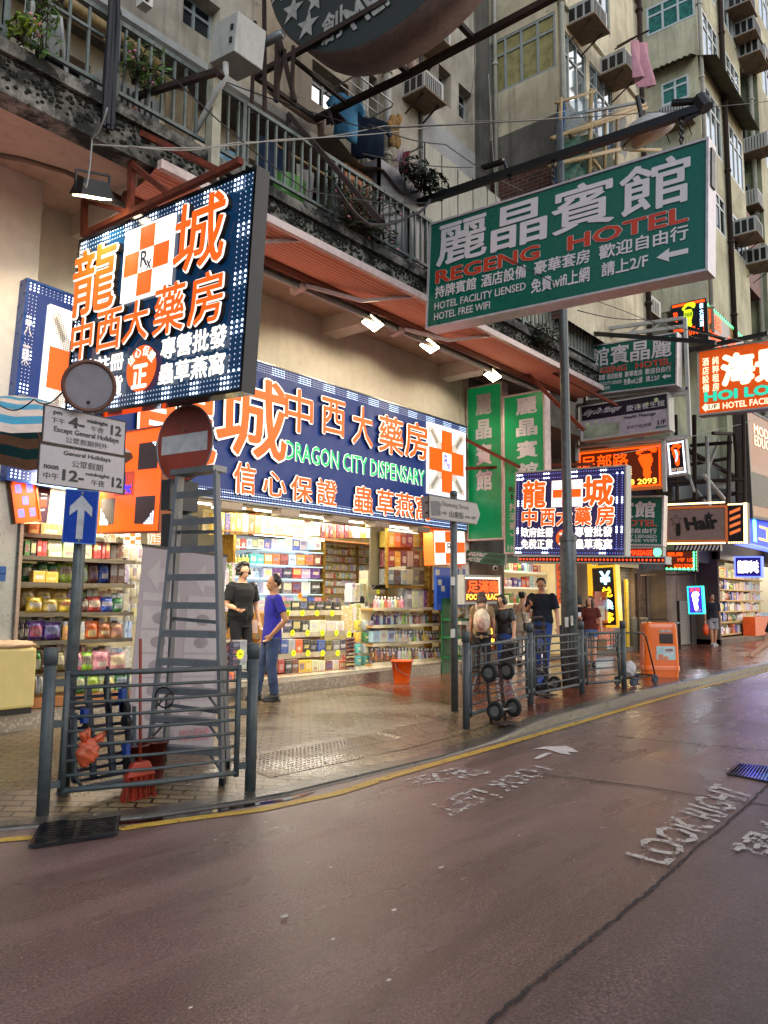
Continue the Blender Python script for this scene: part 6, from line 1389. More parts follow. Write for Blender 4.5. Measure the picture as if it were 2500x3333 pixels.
pstar(977,1940,10.6,.07,'orange starburst card on the perfume cabinet', M('fluorescent_orange_card', '#f07818', e='#ff7a10', es=.5)); pstar(1137,2065,9.7,.07,'yellow starburst price card on the bamboo column of packs'); pstar(1232,1925,10.6,.06,'yellow starburst price card by the black speaker')
pstar(782,2130,9.5,.085,'big yellow starburst price card on the blue striped cartons')
# column of brown packs at the counter corner, stacks of milk tins
for k in range(11): p = oY(1139, 2205-k*12, 9.55); item('bag', p.x, p.y, p.z, .24, .14, .065, 'brown', 'in the stack at the corner of the stepped counter')
for c, (x, cols) in enumerate(((1163,['turquoise','turquoise','yellow','yellow']),(1188,['teal','silver','green','silver']),(1206,['white','silver','pink','silver']))):
    for k in range(4): p = oY(x, 2164-k*38, 9.95); item('tin', p.x, p.y, p.z, .15, .15, .175, cols[k], 'in the stacked milk tins beside the right counter')
# --- right counter with rows of bottles
RY_ = 9.75
rc = T('bottle_counter', 'wooden shelf counter full of shampoo and oil bottles at the right of the shop', 'counter', oY(1340,2165,RY_))
xa, xb = oY(1208,2100,RY_).x, oY(1462,2100,RY_).x
for y in (1980,2034,2091,2150):
    z = oY(1330,y,RY_).z; mb = MB(); mb.box((xa,RY_-.03,z-.035),(xb,RY_+.28,z-.003)); P('shelf_board', mb, IW, rc)
    mb = MB(); mb.box((xa,RY_-.045,z-.04),(xb,RY_-.031,z+.02)); P('shelf_lip', mb, M('glass_lip'), rc)
mb = MB(); mb.box((xb,RY_-.03,FZ),(xb+.06,RY_+.3,oY(1460,1975,RY_).z)); P('side_panel', mb, IW, rc)
mb = MB(); mb.box((xa,RY_+.28,FZ),(xb,RY_+.3,oY(1330,1980,RY_).z)); P('back_panel', mb, M('yellow_white_back'), rc); mb = MB(); mb.box((xa,RY_-.02,FZ),(xb,RY_+.27,oY(1330,2150,RY_).z-.04)); P('base', mb, WOOD, rc)
shelf_row(RY_+.1, 2034, 1990, [('bottle',1218,1300,7,['navy','purple','pale blue']),('bottle',1302,1360,5,['white','lime','pale green']),('bottle',1348,1445,9,['maroon','pink','amber','white','green','yellow','black'])], 'on the upper row of the bottle counter')
shelf_row(RY_+.02, 2091, 2050, [('carton',1213,1290,3,['pale blue','white']),('bottle',1282,1345,6,['white','cream']),('bottle',1340,1455,11,['green','lime','white','black','yellow','gold','purple','brown'])], 'on the middle row of the bottle counter')
shelf_row(RY_-.0, 2150, 2105, [('bottle',1214,1300,9,['brown','amber']),('bottle',1300,1345,4,['white','pale green']),('bottle',1345,1460,11,['brown','gold','pale blue','silver','navy','maroon'])], 'on the bottom row of the bottle counter')
shelf_row(RY_+.15, 1980, 1938, [('bottle',1224,1320,9,['pink','pale blue','pale green','amber'])], 'standing on top of the bottle counter')
shelf_row(RY_+.15, 1980, 1912, [('carton',1325,1440,6,['grey','pale green','silver','purple','navy'])], 'on top of the bottle counter near the pillar')
shelf_row(10.9, 1985, 1850, [('carton',1196,1230,1,['cream'])], 'tall in the stack behind the milk tins', .25, stackz=5); shelf_row(10.8, 1960, 1895, [('carton',1145,1195,4,['white','cream'])], 'stacked in front of the rear medicine wall', .2, stackz=3)
shelf_row(9.6, 2190, 2075, [('carton',722,752,1,['brown']),], 'in the low stack beside the man in black', .2, stackz=5); shelf_row(9.5, 2180, 2080, [('carton',756,805,2,['navy','silver'])], 'in the blue striped stack beside the man in black', .2, stackz=4)
shelf_row(9.45, 2262, 2185, [('carton',724,762,1,['orange']),('carton',764,805,1,['grey'])], 'at the foot of the stacks beside the man in black', .2, stackz=2)
shelf_row(9.9, 2060, 2000, [('carton',716,745,2,['brown','tan'])], 'behind the man in black', .2, stackz=4)
mb = MB(); p = oY(800,2075,10.3); mb.box((p.x-.1,10.2,FZ),(p.x+.9,10.6,oY(800,1992,10.3).z)); obj1('service_counter', mb, IW, 'pale wooden service counter between the two men', 'counter')
# right hand glass display, speaker, entrance pillar
gd = T('glass_display', 'tall glass display of dark boxes and posters beside the entrance pillar', 'display cabinet', oY(1320,1930,9.9)); GY = 9.9
xa, xb = oY(1262,1800,GY).x, oY(1392,1800,GY).x; z0, z1 = oY(1300,1905,GY).z, LZ+.1
mb = MB(); mb.box((xa,GY,z0),(xb,GY+.012,z1)); P('glass', mb, CLEAR, gd)
mb = MB(); mb.box((xb,GY-.05,FZ),(xb+.1,GY+.1,z1)); mb.box((xa-.03,GY-.02,z0),(xa-.001,GY+.05,z1)); mb.box((xa,GY-.02,z0-.06),(xb,GY+.05,z0-.001)); P('brass_frame', mb, M('brass_post'), gd)
mb = MB(); mb.box((xa,GY+.45,z0),(xb,GY+.48,z1)); P('back_panel', mb, M('dim_cabinet_back', '#6a6450', r=.4), gd)
for k, (y0, y1, cs_) in enumerate(((1780,1722,['yellow','orange','maroon','purple']),(1845,1788,['maroon','gold','navy','silver']),(1902,1850,['grey','brown','silver','cream']))): shelf_row(GY+.15, y0, y1, [('carton',1266,1388,6,cs_)], f'on the {("top","middle","bottom")[k]} level of the tall glass display', .25)
sp_ = T('speaker', 'black portable speaker drum on top of the goods near the tall glass display', 'speaker', oY(1232,1915,10.5)); mb = MB(); a, b = oY(1215,1905,10.5), oY(1256,1905,10.5); mb.lathe(a, [(.07,0),(.085,.03),(.085,(b-a).length),(.07,(b-a).length+.03)], 14, (1,0,0)); P('drum', mb, BLACK, sp_, True); mb = MB(); mb.torus(a-V((.003,0,0)), .05, .012, (1,0,0)); P('end_ring', mb, ALU, sp_)
ep = panel_px('X', 13.62, (1413,1728), (1462,1728), (1413,1838), (1462,1838)); 
EP = panel_px('Y', 9.12, (1412,1727), (1514,1727), (1412,1838), (1514,1838)); es_ = sign('prescription_sign', 'orange and white chequered prescription box sign on the right pillar of the shop', 'shop sign', EP, .25, E_OR, None, .02, E_OR)
rx_panel(es_, Panel(EP.pt(.03,.03),EP.U,EP.W,EP.w*.94,EP.h*.94), 0,0,1,1,.012)
mb = MB(); a, b = oY(1418,1845,9.15), oY(1512,1985,9.15); mb.box((a.x,9.12,b.z),(b.x,9.19,a.z-.01)); obj1('notice_board', mb, M('blue_pillar_panel', '#123a8c', r=.35, var=.12, e='#1a48a0', es=.08), 'blue panel with small paper notices on the right pillar of the shop', 'notice board')
for x, y, l in ((1425,1862,'upper left'),(1432,1895,'small square'),(1442,1915,'framed'),(1500,1860,'upper right'),(1502,1880,'middle right'),(1500,1915,'lower right')):
    p = oY(x,y,9.115); mb = MB(); mb.box((p.x-.06,9.113,p.z-.06),(p.x+.06,9.1185,p.z+.05)); obj1('paper_notice', mb, M('paper', '#b7b2a2', r=.7), f'{l} paper notice stuck on the blue pillar panel', 'notice')
# closed eyes of the front: awning roller boxes and tube lights under the fascia
for x, y in ((735,1648),(925,1664),(1090,1688),(1225,1705),(1360,1718)): p = oY(x,y,FY-.1); mb = MB(); mb.box((p.x-.2,FY-.25,LZ-.12),(p.x+.2,FY-.02,LZ-.02)); obj1('shutter_box', mb, M('beige_metal_box', '#9a8c7c', r=.4, m=.4), 'small beige metal housing under the long fascia', 'housing', 'metal housings under the long fascia')
for k, (xa, xb, l) in enumerate(((5.4,8.3,'left'),(8.5,11.2,'middle'),(11.4,13.6,'right'))):
    t = T('tube_light', f'bright tube light under the ceiling edge at the {l} of the shop opening', 'tube light', (xa,FY+.4,LZ+.1)); mb = MB(); mb.tube([(xa,FY+.45,LZ+.02),(xb,FY+.45,LZ+.02)], .02, 8); P('tube', mb, E_TUBE, t); mb = MB(); mb.box((xa,FY+.42,LZ+.045),(xb,FY+.48,LZ+.09)); P('batten', mb, WHITE, t)
    ld = bpy.data.lights.new('tube_light_lamp', 'AREA'); ld.shape = 'RECTANGLE'; ld.size = xb-xa; ld.size_y = .9; ld.energy = 42; ld.color = (1,.97,.89); lo = bpy.data.objects.new('tube_light_lamp', ld); C.objects.link(lo); lo.parent = t; lo.location = ((xb-xa)/2, 1.3, .05)
    ld = bpy.data.lights.new('tube_light_lamp', 'AREA'); ld.shape = 'RECTANGLE'; ld.size = xb-xa; ld.size_y = .2; ld.energy = 50; ld.color = (1,.86,.60); lo = bpy.data.objects.new('tube_light_lamp', ld); C.objects.link(lo); lo.parent = t; lo.location = ((xb-xa)/2, -.35, -.16); lo.rotation_euler = (R_(12),0,0)
t = T('tube_light', 'bright tube light inside the top of the left snack bay', 'tube light', (4.4,9.0,LZ)); mb = MB(); mb.tube([(4.4,8.95,LZ-.05),(5.7,8.95,LZ-.05)], .02, 8); P('tube', mb, E_TUBE, t)
ld = bpy.data.lights.new('tube_light_lamp', 'AREA'); ld.shape = 'RECTANGLE'; ld.size = 1.5; ld.size_y = .25; ld.energy = 70; ld.color = (1,.9,.68); lo = bpy.data.objects.new('tube_light_lamp', ld); C.objects.link(lo); lo.parent = t; lo.location = (.7,-.6,-.05); lo.rotation_euler = (R_(35),0,0)
# glowing window signs over the snack bay
for (x0,x1,y0,y1,tx) in ((345,378,1735,1765,'信'),(405,455,1735,1770,'Rx'),(485,525,1730,1772,'正'),(707,722,1738,1785,'信')):
    p = panel_px('Y', RYf-.12, (x0,y0),(x1,y0),(x0,y1),(x1,y1)); t = sign('window_sign', f'small lit window sign {"chequer" if tx == "Rx" else tx} over the snack bay'+(' by the ladder' if x0 > 700 else ' above the white jars' if x0 > 480 else ''), 'window sign', p, .03, M('mirror_panel') if tx != 'Rx' else E_OR)
    if tx == 'Rx': rx_panel(t, p, 0,0,1,1,.01)
    else: words(t, p, [(tx,.08,.05,.92,.95,.03)], E_WH, 'letter_rim', n=.008, grow=.03); words(t, p, [(tx,.08,.05,.92,.95,.03)], E_OR, n=.012)
# poster and lobby door at the far left
p = panel_px('Y', RYf-.1, (121,1578),(160,1590),(118,1700),(158,1702)); t = sign('poster', 'dark poster of a striped lighthouse lamp beside the small orange LED panel', 'poster', p, .02, M('plum_poster', '#3a2c3a', r=.3)); mb = MB(); 
for i in range(5): p.poly(mb, [(.25+.03*i,.2+.11*i),(.75-.02*i,.17+.11*i),(.77-.02*i,.22+.11*i),(.24+.03*i,.25+.11*i)], .003)
P('print', mb, SWHITE, t); mb = MB(); p.poly(mb, [(.3,.35),(.7,.33),(.8,.55),(.2,.58)], .004); P('red_print', mb, SRED, t)
ld_ = T('lobby_door', 'brushed steel lobby door frame with small blue stickers at the left edge', 'door', (3.9,9.15,.12))
a, b = oY(-60,1630,8.68), oY(52,2300,8.68); mb = MB(); mb.box((3.1,8.66,FZ),(oY(50,1900,8.66).x,8.699,LZ-.12)); P('leaf', mb, M('brushed_steel', '#a2a6a4', r=.3, m=.7), ld_)
mb = MB(); mb.box((oY(50,1900,8.66).x+.002,8.62,FZ),(oY(62,1900,8.66).x,8.699,LZ-.12)); P('jamb', mb, M('rosy_steel', '#9a8a80', r=.25, m=.7), ld_)
for x, y in ((8,1855),(6,1878)):
    p = oY(x,y,8.655); mb = MB(); mb.box((p.x-.04,8.652,p.z-.045),(p.x+.04,8.6585,p.z+.04)); P('sticker', mb, M('blue_sticker', '#2c5a9a'), ld_)
# ================================================================== STREET FURNITURE
def pole_sign_plate(name, label, cat, p, m, back=.012, rim=None):
    t = T(name, label, cat, p.pt(.5,1)); mb = MB(); p.box(mb, 0,0,1,1, -back, 0); P('plate', mb, m, t)
    if rim: mb = MB(); p.frame(mb, .008, -back, .004); P('rim', mb, rim, t)
    return t
# left post with parking plates, arrow and the back of a round plate
pb = oZ(225,2575,.1); PL = V((3.12, pb.y, 0)); PL = oZ(205,2590,.06)
pl_ = T('sign_post', 'dark grey post carrying the one way arrow and the parking time plates', 'sign post', PL); top = oY(300,1300,PL.y)
mb = MB(); mb.tube([(PL.x,PL.y,0.05),(PL.x+.03,PL.y,1.6),(PL.x+.05,PL.y,top.z+.1)], .045, 12); P('post', mb, POLE, pl_, True); mb = MB(); mb.lathe((PL.x,PL.y,.03), [(.08,0),(.075,.05),(.05,.06)], 12); P('collar', mb, STEEL, pl_)
DP_ = (oX(265,1680,PL.x)-CAM).dot(_f)
def panel_D(D, TL, TR, BL, BR): # sign at its own depth, corners from the photo, then squared up
    a, b, c, d = oD(*TL,D), oD(*TR,D), oD(*BL,D), oD(*BR,D); U = ((b-a)+(d-c)).normalized(); W = ((c-a)+(d-b)); W = (W-U*W.dot(U)).normalized(); w = ((b-a).length+(d-c).length)/2; h = ((c-a).length+(d-b).length)/2; ctr = (a+b+c+d)/4; N = W.cross(U); N = -N if N.dot(CAM-ctr) < 0 else N
    return Panel(ctr-U*w/2-W*h/2, U, W, w, h, N)
YP = PL.y-.06
PLATE = M('grey_sign_plate', '#8d8990', r=.28, m=.25, var=.1)
tp = panel_px('Y', YP, (147,1317), (409,1377), (139,1437), (403,1480)); t = pole_sign_plate('parking_time_plate', 'upper grey parking time plate reading pm 4 to midnight 12', 'road sign', tp, PLATE, .012, BLACK)
def sign_black(t, p, it): words(t, p, it, SBLACK, 'black_lettering', n=.003)
sign_black(t, tp, [('pm',.10,.10,.20,.22,.02),('下午',.08,.28,.24,.44,0),('4-',.28,.16,.48,.48,.03),('midnight',.51,.12,.77,.27,.02),('午夜',.56,.31,.72,.48,0),('12',.81,.16,.95,.46,.03),('Except General Holidays',.12,.52,.92,.72,.012),('公眾假期例外',.26,.76,.78,.93,0)])
tp2 = panel_px('Y', YP, (132,1445), (405,1490), (124,1570), (402,1607)); t = pole_sign_plate('parking_time_plate', 'lower grey parking time plate reading noon 12 to midnight 12', 'road sign', tp2, PLATE, .012, BLACK)
sign_black(t, tp2, [('General Holidays',.26,.07,.82,.22,.012),('公眾假期',.36,.29,.73,.48,0),('noon',.05,.50,.21,.61,.02),('中午',.05,.70,.22,.87,0),('12-',.26,.56,.51,.86,.03),('midnight',.53,.55,.82,.67,.02),('午夜',.60,.73,.76,.90,0),('12',.85,.58,.98,.86,.03)])
ar = panel_D(DP_-.08, (215,1594), (317,1602), (206,1762), (310,1770)); t = pole_sign_plate('one_way_arrow_sign', 'blue rectangular sign with a white arrow pointing up', 'road sign', ar, M('road_sign_blue', '#0a3a9a', r=.25, var=.06), .01, M('blue_rim', '#5a78b8'))
mb = MB(); ar.poly(mb, [(.5,.08),(.86,.31),(.86,.49),(.62,.36),(.62,.93),(.40,.93),(.40,.36),(.15,.49),(.15,.31)], .003); P('arrow', mb, M('grey_white_reflective', '#b5b4b8', r=.3), t)
mb = MB(); ar.dot(mb,.52,.04,.012,.006,8); ar.dot(mb,.52,.96,.012,.006,8); P('bolt', mb, ALU, t)
c = oD(290,1257,DP_-.05); q = T('round_plate', 'back of a round grey sign plate with a rusty rim on the left post', 'road sign', c); n = (CAM-c).normalized(); n = (n+V((.12,.0,-.05))).normalized()
mb = MB(); mb.lathe(c, [(.186,-.012),(.186,0)], 32, n); P('plate', mb, M('lilac_grey_plate', '#8f8a92', r=.35, m=.3, var=.12), q); mb = MB(); mb.torus(c, .19, .016, n, 32, 8); P('rim', mb, M('rusty_rim', '#5a382c', r=.6, var=.4), q)
mb = MB(); mb.lathe(c+V((0,0,.11)), [(.014,0),(.012,.01)], 8, n); mb.lathe(c+V((0,0,-.13)), [(.016,0),(.014,.012)], 8, n); P('bolt', mb, DRUST, q)
# second post with the no entry plate, speakers-like grey boxes on it
NB = oZ(586,2462,.06); np_ = T('sign_post', 'dark post behind the stepladder carrying the no entry plate', 'sign post', NB)
tx = oY(610,1480,NB.y); mb = MB(); mb.tube([(NB.x,NB.y,.05),(NB.x+.0,NB.y,1.2),((NB.x+tx.x)/2,NB.y,2.3),(tx.x-.02,NB.y,oY(600,1320,NB.y).z)], .05, 12); P('post', mb, POLE, np_, True)
ne = panel_px('X', tx.x-.13, (515,1345), (682,1300), (515,1600), (682,1560)); cN = oX(600,1443,tx.x-.13); rN = .0498*(cN-CAM).dot(_f)
t = T('no_entry_sign', 'round faded red no entry sign with a grey bar, above the stepladder', 'road sign', cN); nn = V((-1,-.12,.02)).normalized()
mb = MB(); mb.lathe(cN, [(rN,-.012),(rN,0)], 40, nn); P('plate', mb, M('faded_red_plate', '#8a3220', r=.45, var=.18, sc=3, dirt=.25), t); mb = MB(); mb.torus(cN, rN, .008, nn, 40, 6); P('rim', mb, ALU, t)
uN = V((-nn.y, nn.x, 0)).normalized(); uN = uN if uN.dot(_r) > 0 else -uN; wN = -V((0,0,1)); NPn = Panel(cN-uN*rN*.82-wN*rN*.24, uN, wN, rN*1.64, rN*.48, nn)
mb = MB(); NPn.box(mb,0,0,1,1,.002,.005); P('bar', mb, M('grey_white_reflective'), t); mb = MB(); mb.lathe(cN+V((0,0,.13)), [(.012,.004),(.01,.012)], 8, nn); P('bolt', mb, ALU, t)
for (y0, y1, l) in ((1560,1665,'upper dark grey box on the no entry post'),(1672,1790,'lower dark grey box on the no entry post')):
    a, b = oY(545,y0,NB.y-.04), oY(600,y1,NB.y-.04); mb = MB(); mb.box((a.x,NB.y-.09,b.z),(b.x+.12,NB.y+.05,a.z)); mb.box((a.x,NB.y-.094,(a.z+b.z)/2-.004),(b.x+.12,NB.y-.0905,(a.z+b.z)/2+.004)); obj1('equipment_box', mb, M('charcoal_box', '#2c2f33', r=.5, var=.15), l, 'equipment box')
# street name post
SB = oZ(1480,2320,.1); sp = T('street_name_post', 'tall grey post with the street name plates in front of the shop', 'sign post', SB); tz = oY(1478,1612,SB.y)
mb = MB(); mb.tube([(SB.x,SB.y,.02),(SB.x-.01,SB.y,tz.z)], .048, 12); mb.lathe((SB.x-.01,SB.y,tz.z-.01), [(.05,0),(.055,.05),(.03,.07)], 12); P('post', mb, POLE, sp, True)
for k, (y, w) in enumerate(((1890,.05),(2060,.05))):
    p = oY(1474,y,SB.y-.05); mb = MB(); mb.box((p.x-.05,SB.y-.053,p.z-.06),(p.x+.05,SB.y-.047,p.z+.05)); P('sticker', mb, M('torn_white_sticker', '#a9a6a0', r=.7, var=.3), sp)
sn = panel_px('Y', SB.y-.05, (1398,1612), (1552,1640), (1398,1685), (1552,1705)); 
t = T('street_name_plate', 'grey street name plate reading Shantung Street with a pointed end', 'street sign', sn.pt(.5,1)); mb = MB(); mb.prism([sn.pt(0,0),sn.pt(1,0),sn.pt(1.08,.5),sn.pt(1,1),sn.pt(0,1)], -sn.N*.012); P('plate', mb, M('grey_enamel_plate', '#77757a', r=.35, var=.15), t); mb = MB(); sn.frame(mb,.01,-.016,-.001); P('rim', mb, BLACK, t)
words(t, sn, [('Shantung Street',.25,.16,.82,.44,.0),('50-48',.16,.62,.34,.78,0),('山東街',.40,.55,.70,.86,.01),('400-40P',.73,.66,.98,.80,0)], SBLACK, 'black_lettering', n=.003)
mb = MB(); sn.poly(mb, [(.02,.25),(.16,.18),(.24,.3),(.20,.6),(.22,.85),(.04,.9)], .002); P('torn_patch', mb, M('torn_grey_patch', '#5f5e62', r=.6, var=.3), t)
sn2 = panel_px('X', SB.x-.05, (1376,1618), (1398,1612), (1376,1690), (1398,1688)); t = T('street_name_plate', 'second grey street name plate seen nearly edge on, on the same post', 'street sign', sn2.pt(.5,1)); mb = MB(); sn2.w = max(sn2.w,.2); sn2.box(mb,-.1,0,1,1,-.01,0); P('plate', mb, M('grey_enamel_plate'), t); words(t, sn2, [('二三',.2,.2,.9,.8,.02)], SBLACK, 'black_lettering', n=.002)
# street lamp column and the dome lamp hung over the road
LB = oZ(1858,2240,.1); lm = T('lamp_column', 'tall weathered grey lamp column with torn stickers standing by the railing', 'lamp post', LB)
mb = MB(); mb.tube([(LB.x,LB.y,.02),(LB.x,LB.y,2.6),(LB.x,LB.y,2.75),(LB.x-.01,LB.y,6),(LB.x-.02,LB.y,oY(1844,420,LB.y).z)], [.145,.14,.085,.08,.065], 14); P('column', mb, POLE, lm, True)
mb = MB(); mb.lathe((LB.x,LB.y,2.58), [(.155,0),(.15,.08)], 14); P('collar', mb, POLE, lm)
for x, y, w in ((1845,2025,.12),(1862,2020,.08)): 
    p = oY(x,y,LB.y-.15); mb = MB(); mb.box((p.x-w/2,LB.y-.152,p.z-.08),(p.x+w/2,LB.y-.142,p.z+.08)); P('sticker', mb, M('torn_white_sticker'), lm)
dc = oX(2108,440,14.5); dl = T('dome_lamp', 'unlit dome street lamp with a pinkish glass, hung over the road', 'street lamp', dc); tilt = V((-.32,.2,1)).normalized()
mb = MB(); R0 = .53; mb.lathe(dc, [(R0,-.02),(R0,.03),(R0*.9,.16),(R0*.6,.28),(R0*.25,.33),(.06,.36)], 26, tilt); P('dome', mb, GREYP, dl, True)
mb = MB(); mb.lathe(dc, [(.02,-.10),(R0*.5,-.085),(R0*.85,-.05),(R0*.95,-.022)], 26, tilt); P('glass', mb, M('dusty_pink_glass', '#7a4f40', r=.25, var=.5, sc=2), dl, True)
mb = MB(); mb.tube([dc+tilt*.34, dc+tilt*.6+V((0,0,.2)), oX(2095,330,14.5)], .05, 8); P('stem', mb, BLACK, dl); mb = MB(); mb.bar(oX(2100,330,14.5), (14.1,B2Y+.3,oX(2100,330,14.5).z+.2), .05); P('arm', mb, GREYP, dl)
# --- railings
def railing(name, label, posts, nr, ht, tops):
    """posts: ground points; bays of round rails between them, short uprights under the top rail"""
    t = T(name, label, 'railing', posts[0])
    for p in posts:
        mb = MB(); mb.tube([(p.x,p.y,p.z-.05),(p.x,p.y,p.z+ht-.12)], .044, 10); mb.lathe((p.x,p.y,p.z+ht-.12), [(.05,0),(.05,.115),(.046,.12)], 10); P('post', mb, STEEL, t, True)
    for a, b in zip(posts, posts[1:]):
        d = (b-a); L = d.length; d.normalize(); a2, b2 = a+d*.12, b-d*.12
        for q in (a2, b2): mb = MB(); mb.tube([q+V((0,0,.12)), q+V((0,0,ht-.17))], .022, 8); P('frame_upright', mb, STEEL, t, True)
        for q, s in ((a2,-1),(b2,1)):
            mb = MB()
            for z in (.2,.62,ht-.25): mb.bar(q+V((0,0,z)), q+d*s*.10+V((0,0,z)), .03, .05)
            P('bracket', mb, STEEL, t)
        for k in range(nr):
            z = .15+(ht-.34)*k/(nr-1); mb = MB(); mb.tube([a2+V((0,0,z)), a2.lerp(b2,.5)+V((0,0,z-.012*random.random())), b2+V((0,0,z))], .021 if k in (0,nr-1) else .012, 8); P('top_rail' if k == nr-1 else 'rail', mb, STEEL, t, True)
        mb = MB(); z1, z0 = .15+(ht-.34), .15+(ht-.34)*(nr-3)/(nr-1)
        for k in tops: q = a2.lerp(b2, k); mb.tube([q+V((0,0,z0)), q+V((0,0,z1))], .010, 6)
        P('short_upright', mb, STEEL, t)
    return t
def g(x, y): p = oZ(x, y, .1); p.z = pz(p.x, p.y); return p
railing('pedestrian_railing', 'bent pedestrian railing panel in front of the stepladder and the folded trolley', [g(140,2620), g(815,2545)], 9, 1.16, (.10,.22,.33,.93))
railing('pedestrian_railing', 'three bay pedestrian railing along the kerb with hand trucks leaning on it', [g(1518,2365), g(1727,2300), g(1895,2262), g(2032,2248)], 8, 1.12, (.08,.16,.24,.76,.84,.92))
# --- stepladder
L0, L1 = g(480,2518), g(724,2535)
a_top, b_top = oY(590,1530,5.45), oY(708,1530,5.45)
ld_ = T('stepladder', 'tall grey aluminium stepladder standing behind the left railing', 'stepladder', (L0+L1)/2)
FLY0 = L0.y+.02
bl, br = V((L0.x,L0.y,L0.z)), V((L1.x-.0,L1.y,L1.z)); tl, tr = oD(582,1535,(L0-CAM).dot(_f)+.33), oD(702,1535,(L1-CAM).dot(_f)+.25)
tr.z = tl.z = (tl.z+tr.z)/2
ux = (tr-tl).normalized()
LAD = M('grey_anodised_aluminium', '#6b6d71', r=.42, m=.45, var=.15, dirt=.2)
for nm, a, b in (('left_stile',bl,tl),('right_stile',br,tr)): mb = MB(); mb.bar(a, b, .028, .058, up=(br-bl).cross(V((0,0,1)))); P('stile', mb, LAD, ld_)
bk = V((_f.x,_f.y,0)).normalized()
nst = 10
for k in range(1, nst+1):
    f = k/(nst+.75); a, b = bl.lerp(tl, f), br.lerp(tr, f); z = (a.z+b.z)/2; a.z = b.z = z
    mb = MB(); mb.bar(a+bk*.03, b+bk*.03, .10, .022, up=(0,0,1)); mb.bar(a-bk*.02+V((0,0,-.02)), b-bk*.02+V((0,0,-.02)), .012, .05, up=(0,0,1)); P('step', mb, LAD, ld_)
    if k in (1,2,3):
        for s, q in ((1,a),(-1,b)): mb = MB(); mb.bar(q+ux*s*.17+V((0,0,-.02)), q+V((0,0,-.16)), .02, .012); P('brace', mb, LAD, ld_)
hb_ = .40
for s, q0, q1 in ((1,bl,tl),(-1,br,tr)):
    foot = q0+bk*hb_+ux*s*.05; foot.z = pz(foot.x, foot.y); mb = MB(); mb.bar(q1+bk*.06+ux*s*.01, foot, .03, .05, up=ux.cross(V((0,0,1)))); P('rear_leg', mb, LAD, ld_); mb = MB(); mb.obox(foot+V((0,0,.03)), ux*.025, bk*.03, V((0,0,.03))); P('rubber_foot', mb, RUBBER, ld_)
for k in (.2,.5,.8): a = (bl+bk*hb_+ux*.05).lerp(tl+bk*.06,k); b = (br+bk*hb_-ux*.05).lerp(tr+bk*.06,k); mb = MB(); mb.bar(a, b, .02, .03); P('rear_brace', mb, LAD, ld_)
mb = MB(); mb.bar(tl-ux*.04+V((0,0,.01))+bk*.04, tr+ux*.04+V((0,0,.01))+bk*.04, .16, .05, up=(0,0,1)); P('top_cap', mb, LAD, ld_)
for q in (bl, br): mb = MB(); mb.obox(q+V((0,0,.02)), ux*.028, bk*.045, V((0,0,.03))); P('rubber_foot', mb, RUBBER, ld_)
mb = MB(); c = oD(535,2270,(L0-CAM).dot(_f)); mb.torus(c, .085, .007, -_f+V((0,.3,0)), 22, 6); obj1('rubber_loop', mb, RUBBER, 'black rubber loop hung on the side of the stepladder', 'loop', None, True)
# --- roll-up menu banner behind the ladder
bp = panel_px('Y', 6.25, (440,1790), (728,1797), (428,2525), (698,2520)); 
bt_ = T('menu_banner', 'faded grey roll up menu banner seen from behind, standing behind the stepladder', 'banner', bp.pt(.5,1)); bp.box(mb := MB(), 0,0,1,.97,-.004,0); P('sheet', mb, M('grey_lilac_banner', '#9a8f94', r=.6, var=.08, sc=2), bt_)
FAD = M('faded_print', '#877d82', r=.6, var=.25, sc=3); FADL = M('faded_pale_print', '#a8a0a2', r=.6, var=.1); PKP = M('faded_pink_print', '#a6747a', r=.6, var=.2)
mb = MB(); bp.poly(mb, [(.06,.12),(.2,.05),(.2,.09),(.42,.09),(.42,.15),(.2,.15),(.2,.19)], .002); bp.poly(mb, [(.6,.12),(.74,.05),(.74,.09),(.92,.09),(.92,.15),(.74,.15),(.74,.19)], .002); bp.box(mb,.04,.20,.46,.235,.001,.003); bp.box(mb,.55,.20,.95,.235,.001,.003); P('arrows', mb, FADL, bt_)
mb = MB()
for i in range(2):
    for j in range(5): bp.box(mb, .05+i*.5,.26+j*.105,.45+i*.5,.355+j*.105,.001,.0025)
P('dish_frames', mb, FADL, bt_); mb = MB()
for i in range(2):
    for j in range(5): bp.dot(mb, .25+i*.5,.31+j*.105,.17*.5,.0035,18,.055)
P('dish_pictures', mb, FAD, bt_)
words(bt_, bp, [('四川麵食',.58,.80,.94,.86,.03)], PKP, 'pink_lettering', n=.003); words(bt_, bp, [('cafe',.05,.80,.2,.83,.01),('米線小食',.3,.80,.54,.835,.01),('外賣自取',.6,.89,.92,.92,0)], FADL, 'pale_lettering', n=.003)
mb = MB(); bp.box(mb,-.02,.97,1.02,1.0,-.08,.06); bp.box(mb,-.01,-.01,1.01,0,-.012,.008); P('base_rail', mb, BLACK, bt_)
mb = MB(); mb.bar(bp.pt(.5,0,-.02), bp.pt(.5,.97,-.02), .02); P('support_pole', mb, ALU, bt_)
